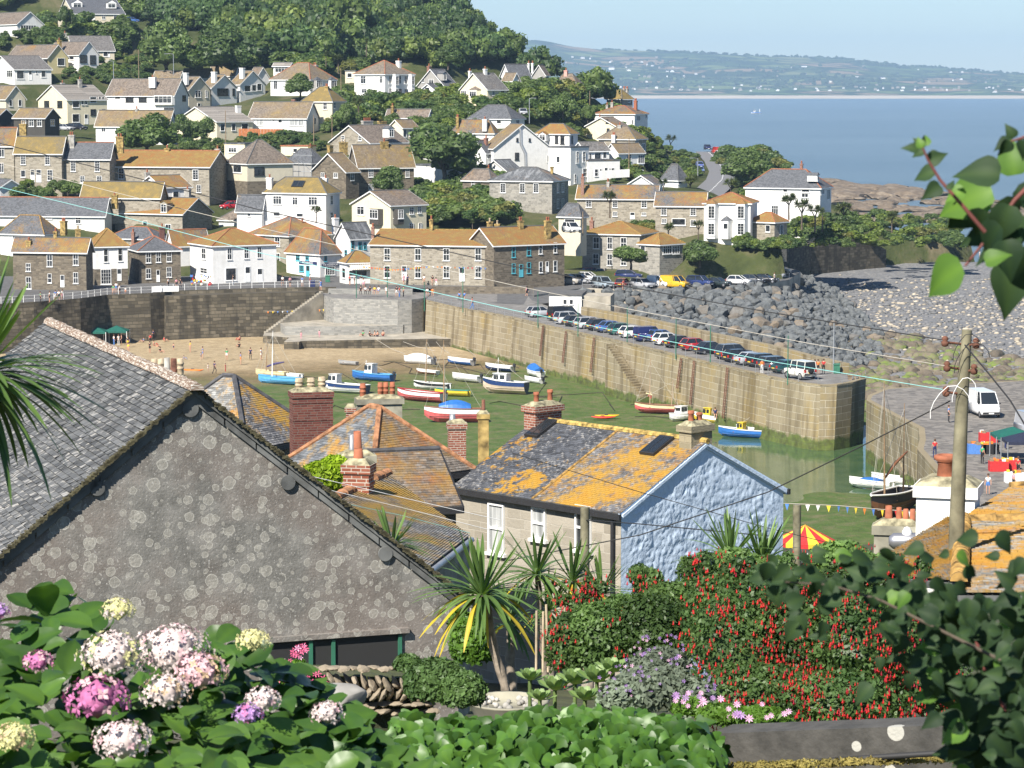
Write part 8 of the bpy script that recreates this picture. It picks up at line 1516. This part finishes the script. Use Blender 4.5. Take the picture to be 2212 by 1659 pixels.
for i,(pts_,d0,d1,m,r,lb)in enumerate([([(-5,142),(110,171),(256,209),(512,266),(768,312),(943,340)],55,40,'trim',.009,'dark overhead wire high across the village'),([(-5,162),(113,192),(256,227),(512,285),(628,309),(812,344),(946,366)],55,40,'rope',.006,'pale overhead wire just below the dark one'),([(-5,186),(120,216),(256,252),(512,310),(768,361),(946,390)],55,40,'wire_teal',.006,'turquoise overhead wire crossing above the pier'),([(505,561),(640,535),(768,492),(860,447),(950,401)],44,40,'trim',.01,'thick black cable rising from the blue house to the pole'),([(512,453),(640,492),(768,528),(900,560)],60,60,'trim',.009,'thin wire crossing the yellow roof'),([(585,520),(640,524),(768,536)],68,60,'trim',.014,'black wire from the short pole past the blue gable'),([(306,475),(400,497),(500,520)],56,58,'white_paint',.007,'pale wire over the ribbed slate roof, upper'),([(325,489),(400,507),(490,530)],56,58,'white_paint',.007,'pale wire over the ribbed slate roof, middle'),([(343,503),(400,515),(470,533)],56,58,'wire_teal',.007,'turquoise wire over the ribbed slate roof'),([(965,345),(990,375),(1010,400),(1040,450)],39.5,36,'trim',.012,'twisted black cable leaving the pole to the right')]):
 k=len(pts_);mb=MB();P3=[atY(x,y,d0+(d1-d0)*j/(k-1))for j,(x,y)in enumerate(pts_)];mb.tube(P3,r,5);tag(mb.build('overhead_wire',M[m],loc=P3[0]),lb,'wire')
lh=empty('street_lamp',atY(925,545,50),'grey street lamp head among the leaves at the right','street lamp');mb=MB();mb.loft([[atY(x,541,50)+Vector((0,.16*math.cos(a)*s,.16*math.sin(a)*s))for a in[k*.785 for k in range(8)]]for x,s in((889,.5),(893,.95),(915,1),(935,.7),(952,.45))],0,True,True,True);mb.build('lamp_head',M['rim'],lh);mb=MB();mb.lathe([(.09,0),(.1,.06),(.05,.14),(.01,.16)],9,atY(907,535,50));mb.build('photocell',M['white_paint'],lh)
def bunting(label,pts_,n,s=.3):
 P3=[atz(*tp(*q[:3]),q[3])if len(q)==4 else atY(*tp(*q[:3]),q[4])for q in pts_];mb=MB();mb.tube(P3,.015,4);root=tag(mb.build('bunting',[M['rope']],loc=P3[0]),label,'bunting');fb=MB();seg=len(P3)-1;mats=[M['cloth_'+c]for c in 'wryboog']
 for i in range(n):
  f=(i+.5)/n*seg;j=min(int(f),seg-1);p=P3[j].lerp(P3[j+1],f-j);d=(P3[j+1]-P3[j]).normalized()*s*.5;fb.add([p-d,p+d,p+Vector((0,random.uniform(-.1,.1),-s*1.1))],[(0,1,2)],random.randrange(6))
 o=fb.build('pennants',mats,root);o['kind']='stuff'
bunting('string of bunting across the harbour wall above the beach',[('01',600,1105,0,408),('01',1000,1080,0,410),('01',1500,1060,0,410),('01',2212,1035,0,411),('11',500,1020,0,412),('11',900,985,0,406)],60);bunting('bunting between the kiosk and the orange roofed cottages',[('11',900,640,0,416),('11',1200,668,0,416),('11',1500,640,0,417),('11',2000,655,0,418)],40);bunting('bunting strung from the blue gable over the weed',[('32',120,1030,0,95),('32',600,1050,0,93),('32',1000,1085,0,90),('32',1320,1105,0,88)],16,.22)
def canopy(name,label,p,w,d,h,rise,mat,leg='white_paint',cat='gazebo'):
 root=empty(name,p,label,cat);mb=MB();c=[p+Vector((i*w/2,j*d/2,h))for i,j in((-1,-1),(1,-1),(1,1),(-1,1))];a=p+Vector((0,0,h+rise))
 for i in range(4):mb.add([c[i],c[(i+1)%4],a],[(0,1,2)]);mb.quad(c[i]-Vector((0,0,.25)),c[(i+1)%4]-Vector((0,0,.25)),c[(i+1)%4],c[i])
 mb.build('canopy',M[mat],root)
 for q in c:m=MB();m.tube([(q.x,q.y,p.z-.1),(q.x,q.y,q.z)],.05,6);m.build('leg',M[leg],root)
 return root
plain('tent_green',(.01,.10,.075),.7,.1);plain('tent_navy',(.02,.025,.05),.7,.1)
for i,(x,y)in enumerate(((830,1320),(1010,1312))):canopy('gazebo','dark green beach gazebo, %s of the pair by the harbour wall'%('nearer the palm' if i==0 else 'farther from the palm'),atz(*tp('01',x,y),1.1),3.4,3.2,2.0,.75,'tent_green')
for x,y,m,lb in((2110,640,'tent_green','green market canopy on the cobbled quay'),(2210,690,'tent_navy','navy market canopy at the photo edge')):canopy('market_canopy',lb,atz(*tp('32',x,y),6.52),3.4,3.2,2.1,.7,m,'steel','stall')
for x,y,c,lb in((1900,500,'r','market table draped with orange and red rugs'),(2080,740,'r','market table under a bright red cloth'),(1990,750,'r','small red crate stack by the market'),(1800,600,'b','blue draped market table'),(1910,600,'k','dark market table of trinkets'),(2130,850,'w','white topped market table')):
 p=atz(*tp('32',x,y),6.52);root=empty('market_table',p,lb,'stall');mb=MB();mb.box(p+Vector((0,0,.42)),(.8,0,0),(0,.5,0),(0,0,.42));mb.build('cloth',M['cloth_'+c],root);mb=MB()
 for i in range(7):mb.box(p+Vector((random.uniform(-.7,.7),random.uniform(-.4,.4),.92)),(random.uniform(.08,.2),0,0),(0,.12,0),(0,0,random.uniform(.06,.16)),random.randrange(4))
 o=mb.build('goods',[M['cloth_o'],M['cloth_y'],M['cloth_w'],M['wood']],root);o['kind']='stuff'
cr=empty('carousel',atY(810,560,128),'small carousel with orange and yellow striped canopy','carousel');c=atY(805,540,128);cm=MB()
for i in range(16):
 a0,a1=i*.3927,(i+1)*.3927;q=[c+Vector((1.45*math.cos(a),1.45*math.sin(a),0))for a in(a0,a1)];cm.add([q[0],q[1],c+Vector((0,0,.75))],[(0,1,2)],i%2);cm.quad(q[0]-Vector((0,0,.2)),q[1]-Vector((0,0,.2)),q[1],q[0],i%2)
cm.build('canopy',[M['cloth_y'],M['cloth_r']],cr)
for i in range(8):a=i*.785;m=MB();q=c+Vector((1.2*math.cos(a),1.2*math.sin(a),0));m.tube([q,q-Vector((0,0,2.4))],.03,5);m.build('pole',M['white_paint'],cr);m=MB();m.tube([q-Vector((.4,0,1.5)),q-Vector((-.2,0,1.45)),q-Vector((-.45,0,1.1))],[.14,.16,.08],6);m.build('horse',M['cloth_w' if i%2 else 'pot'],cr)
m=MB();m.lathe([(1.5,-2.5),(1.5,-2.2),(.01,-2.2)],20,c);m.build('platform',M['pot'],cr)
t=NT('awning_stripe');t.set(Roughness=.8);wv_=t.n('TexWave',i_Scale=1.1);t.l(t.pos(),wv_.inputs['Vector']);t.color(t.ramp(wv_.outputs['Fac'],[(.45,(.75,.73,.68)),(.55,(.45,.36,.26))],'CONSTANT'))
kk=[h for l_,h in HOUSES.items()if 'kiosk' in l_][0];mb=MB();P_=kk['P'];zt=kk['ze']-.25;mb.quad(P_(-1.0,.3,zt-.9),P_(-1.0,kk['R']-.6,zt-.9),P_(-.04,kk['R']-.6,zt),P_(-.04,.3,zt));mb.build('awning',M['awning_stripe'],kk['root'])
def board(hl,face,t_,x,y,w,h,txt,mat,tmat='white_paint'):
 H_=[q for l_,q in HOUSES.items()if hl in l_][0];d=H_['dl']if face=='L' else H_['dr'];n=Vector((-H_['dr'].x,-H_['dr'].y,0))if face=='L' else Vector((-H_['dl'].x,-H_['dl'].y,0));C=H_['C'];ax_,bz_=ray(*tp(t_,x,y));Y=(n.x*C.x+n.y*C.y)/(n.x*ax_+n.y);p=Vector((ax_*Y,Y,CZ+bz_*Y));mb=MB();mb.box(p+n*.06,d*w/2,n*.03,(0,0,h/2));o=mb.build('name_board',M[mat],H_['root'])
 cu=bpy.data.curves.new('lettering','FONT');cu.body=txt;cu.size=h*.95;cu.align_x='CENTER';cu.align_y='CENTER';cu.extrude=.01;cu.materials.append(M[tmat]);q0=bpy.data.objects.new('lettering',cu);COL.objects.link(q0);me=bpy.data.meshes.new_from_object(q0.evaluated_get(bpy.context.evaluated_depsgraph_get()));bpy.data.objects.remove(q0);q=bpy.data.objects.new('lettering',me);COL.objects.link(q);q.parent=o;q.location=p+n*.1-wloc(o);u=-d if face=='L' else d;q.rotation_euler=Matrix((u,Vector((0,0,1)),n)).transposed().to_euler()
board('white inn','L','11',450,612,4.6,.5,'MOUSEHOLE','cloth_n');board('white inn','R','11',640,630,3.6,.45,'THE MOUSEHOLE','cloth_n')
mb=MB();a,b=atz(*tp('01',1315,862),8.3),atz(*tp('01',1545,858),8.3);mb.box((a+b)/2+Vector((0,-.1,.4)),(b-a)/2,(0,.02,0),(0,0,.42));tag(mb.build('banner',M['white_paint'],loc=a),'white banner tied to the promenade railing','banner')
sh=atz(*tp('01',1750,805),8.02);g=empty('beach_goods_rack',sh,'rack of red and yellow beach toys with a white swim ring outside the shop','rack');mb=MB()
for i in range(34):mb.box(sh+Vector((random.uniform(-1.7,1.3),random.uniform(-.6,0),random.uniform(.1,1.5))),(random.uniform(.1,.22),0,0),(0,.1,0),(0,0,random.uniform(.08,.2)),random.randrange(4))
o=mb.build('toys',[M['cloth_r'],M['cloth_y'],M['cloth_w'],M['cloth_b']],g);o['kind']='stuff';mb=MB();R_=[sh+Vector((.5+.38*math.cos(a),-.7,1.35+.38*math.sin(a)))for a in[k*.4488 for k in range(15)]];mb.tube(R_,.11,7);mb.build('swim_ring',M['white_paint'],g)
for t_,x,y,z,m,lb in(('11',620,778,8.02,'green_paint','green wheelie bin outside the inn'),('31',590,1565,7.03,'green_paint','green wheelie bin at the pier end'),('11',490,822,8.02,'cloth_n','dark blue bin by the railing')):p=atz(*tp(t_,x,y),z);root=empty('wheelie_bin',p,lb,'bin');mb=MB();mb.box(p+Vector((0,0,.5)),(.36,0,0),(0,.36,0),(0,0,.5));mb.build('body',M[m],root);mb=MB();mb.box(p+Vector((0,-.02,1.04)),(.4,0,0),(0,.4,0),(0,.03,.04));mb.build('lid',M[m],root)
a,b=at(*tp('20',765,1545),303),at(*tp('20',1008,1530),303);root=empty('picket_fence',a,'white picket fence in front of the hotel','fence')
for i in range(26):q=a.lerp(b,i/25);mb=MB();mb.box(q+Vector((0,0,.75)),(.14,0,0),(0,.03,0),(0,0,.75));mb.build('picket',M['white_paint'],root)
a,b=at(*tp('10',-150,1165),337),at(*tp('10',232,1170),337);root=empty('board_fence',a,'orange wooden fence below the balcony house','fence')
for i in range(14):q=a.lerp(b,(i+.5)/14);mb=MB();mb.box(q+Vector((0,0,.5)),((b-a).length/28-.02,0,0),(0,.04,0),(0,0,.8));mb.build('board',M['orangewood'],root)
sp=[h for l_,h in HOUSES.items()if 'solar' in l_][0];P_=sp['P'];vd=(P_(0,sp['R']/2,sp['zr'])-P_(0,0,sp['ze'])).normalized();ud=sp['dl'];nn_=ud.cross(vd);nn_=nn_ if nn_.z>0 else-nn_;q=P_(sp['L']*.5,sp['R']*.24,sp['ze']+(sp['zr']-sp['ze'])*.48+.25);skylight(sp['root'],q,ud,vd,nn_,2.2,1.5)
def hface(hl,face):
 H_=[q for l_,q in HOUSES.items()if hl in l_][0];d,o=(H_['dl'],H_['dr'])if face=='L' else(H_['dr'],H_['dl']);return H_,d,-o
def bay(hl,face,t_,x0,x1,y0,y1,pj,wins,mat='white',rm=None):
 H_,d,n=hface(hl,face);C=H_['C']
 def isx(x,y):ax_,bz_=ray(*tp(t_,x,y));Y=n.xy.dot(C.xy)/(n.x*ax_+n.y);return Vector((ax_*Y,Y,CZ+bz_*Y))
 a,b=isx(x0,y1),isx(x1,y1);zt=isx((x0+x1)/2,y0).z;zb=min(a.z,b.z);u=(b-a);u.z=0;w=u.length;u.normalize();a.z=b.z=0;s=pj*.45;mb=MB();pl=[a,a+n*pj+u*s,b+n*pj-u*s,b];pl=pl if(pl[1]-pl[0]).cross(pl[2]-pl[0]).z>0 else pl[::-1]
 mb.prism(pl,zb-.3,zt);o=mb.build('bay',M[mat],H_['root']);rb=MB();m=(a+b)/2;q=[Vector((p.x,p.y,zt))+(p-m-n*pj*.4)*.12 for p in pl]
 if rm:rb.add(q+[Vector((m.x,m.y,zt+.8))+n*pj*.2],[(i,(i+1)%4,4)for i in range(4)]);rb.build('bay_roof',M[rm],o)
 for f0,f1,ty in wins:
  z0,z1=zb+(zt-zb)*f0,zb+(zt-zb)*f1;make_window(o,m+n*(pj+.004)+Vector((0,0,(z0+z1)/2)),u,n,w-2*s-.15,z1-z0,ty)
def dormer(hl,face,t_,x,y,w,h,mat='white',rm='slate',ty='c2'):
 H_,d,n=hface(hl,face);Y=H_['C'].y+(H_['R']if face=='L' else H_['L'])*.22*abs(n.y);c=atY(*tp(t_,x,y),Y);k=K*Y/F;W_,h_=w*k,h*k;mb=MB();mb.box(c-n*.9,d*W_/2,n*.9,(0,0,h_/2));mb.add([c-d*W_/2+Vector((0,0,h_/2)),c+d*W_/2+Vector((0,0,h_/2)),c+Vector((0,0,h_/2+W_*.3))],[(0,1,2)]);o=mb.build('dormer',M[mat],H_['root']);rb=MB()
 for s in(-1,1):
  q=[c+d*s*(W_/2+.12)+n*.15+Vector((0,0,h_/2)),c+n*.15+Vector((0,0,h_/2+W_*.36)),c-n*1.9+Vector((0,0,h_/2+W_*.36)),c+d*s*(W_/2+.12)-n*1.9+Vector((0,0,h_/2))]
  if(q[1]-q[0]).cross(q[2]-q[0]).z<0:q=q[::-1]
  slab(rb,q,.06)
 rb.build('dormer_roof',M[rm],o);make_window(o,c+n*.004,d,n,W_*.8,h_*.85,ty)
VW='large two-storey white villa'
for x0,x1 in((1170,1222),(1308,1358)):bay(VW,'R','10',x0,x1,640,862,.9,((.08,.42,'s'),(.58,.92,'s')))
for x0,x1 in((1675,1785),(1928,2040)):bay('white double-bay house with','L','21',x0,x1,100,385,1.0,((.06,.42,'g2'),(.56,.94,'g2')),'white','slate_orange')
bay('white double-bay house with','L','21',1805,1905,245,388,1.2,((.05,.85,'d'),),'white','slate')
for x0,x1,f in((1000,1100,'L'),(1185,1265,'R')):bay('cream house with two gables',f,'11',x0,x1,145,262,.8,((.3,.95,'c3'),),'dark')
bay('double-gabled house','L','10',1858,1942,775,900,.9,((.5,.9,'c3'),),'cream','tile_brown');bay('long white house with tall','L','00',1335,1510,825,895,.7,((.05,.95,'c4'),));bay('grey bays','R','10',490,560,690,800,.8,((.4,.95,'c3'),),'greyren','slate');bay('grey bays','R','10',615,685,690,800,.8,((.3,.95,'c3'),),'white','slate')
dormer('wide grey slate','R','00',668,45,85,48);dormer('wide grey slate','R','00',965,48,80,48);dormer('big orange roof and dormer','L','01',1415,140,70,85,'granite','slate_orange');dormer('grey gabled chalet','R','10',1632,665,50,60,'greyren');dormer('older stone gable','R','10',1170,1150,65,75,'white','slate');dormer('upper white storey','L','20',262,1190,70,60,'white','slate_orange');dormer('large white seaside','R','30',430,1540,60,55)
hp=[q for l_,q in HOUSES.items()if 'ribbed metal flue' in l_][0];mb=MB();mb.tube([at(*tp('20',x,y),309.5)for x,y in((122,1440),(118,1330),(80,1250),(78,1130),(62,1108))],.32,7);mb.build('metal_flue',M['steel'],hp['root'])
sg=empty('scaffolding',at(*tp('10',430,1550),296),'builders scaffolding of grey poles before the slate roofed house','scaffold')
for x in(320,370,415,480):mb=MB();mb.tube([at(*tp('10',x,1560),296),at(*tp('10',x,1310),296)],.05,5);mb.build('upright',M['steel'],sg)
for ya,yb in((1340,1345),(1410,1415),(1480,1485),(1340,1480)):mb=MB();mb.tube([at(*tp('10',315,ya),295.8),at(*tp('10',485,yb),295.8)],.05,5);mb.build('ledger',M['steel'],sg)
plain('chain',(.07,.06,.045),.9,.3,4);random.seed(90)
for i in range(14):
 x=random.uniform(300,640);y=random.uniform(362,415);a=atz(x,y,.6);pts_=[]
 for k in range(7):q=a+Vector((k*random.uniform(1.2,2.2),k*random.uniform(-3,2),0));wy=q.y/KD;q.z=float(floorz(np.array(q.x),np.array(wy)))+.06;pts_.append(q)
 mb=MB();mb.tube(pts_,.05,4);tag(mb.build('mooring_chain',M['chain'],loc=pts_[0]),'weedy ground chain lying across the harbour bed','chain','ground chains')
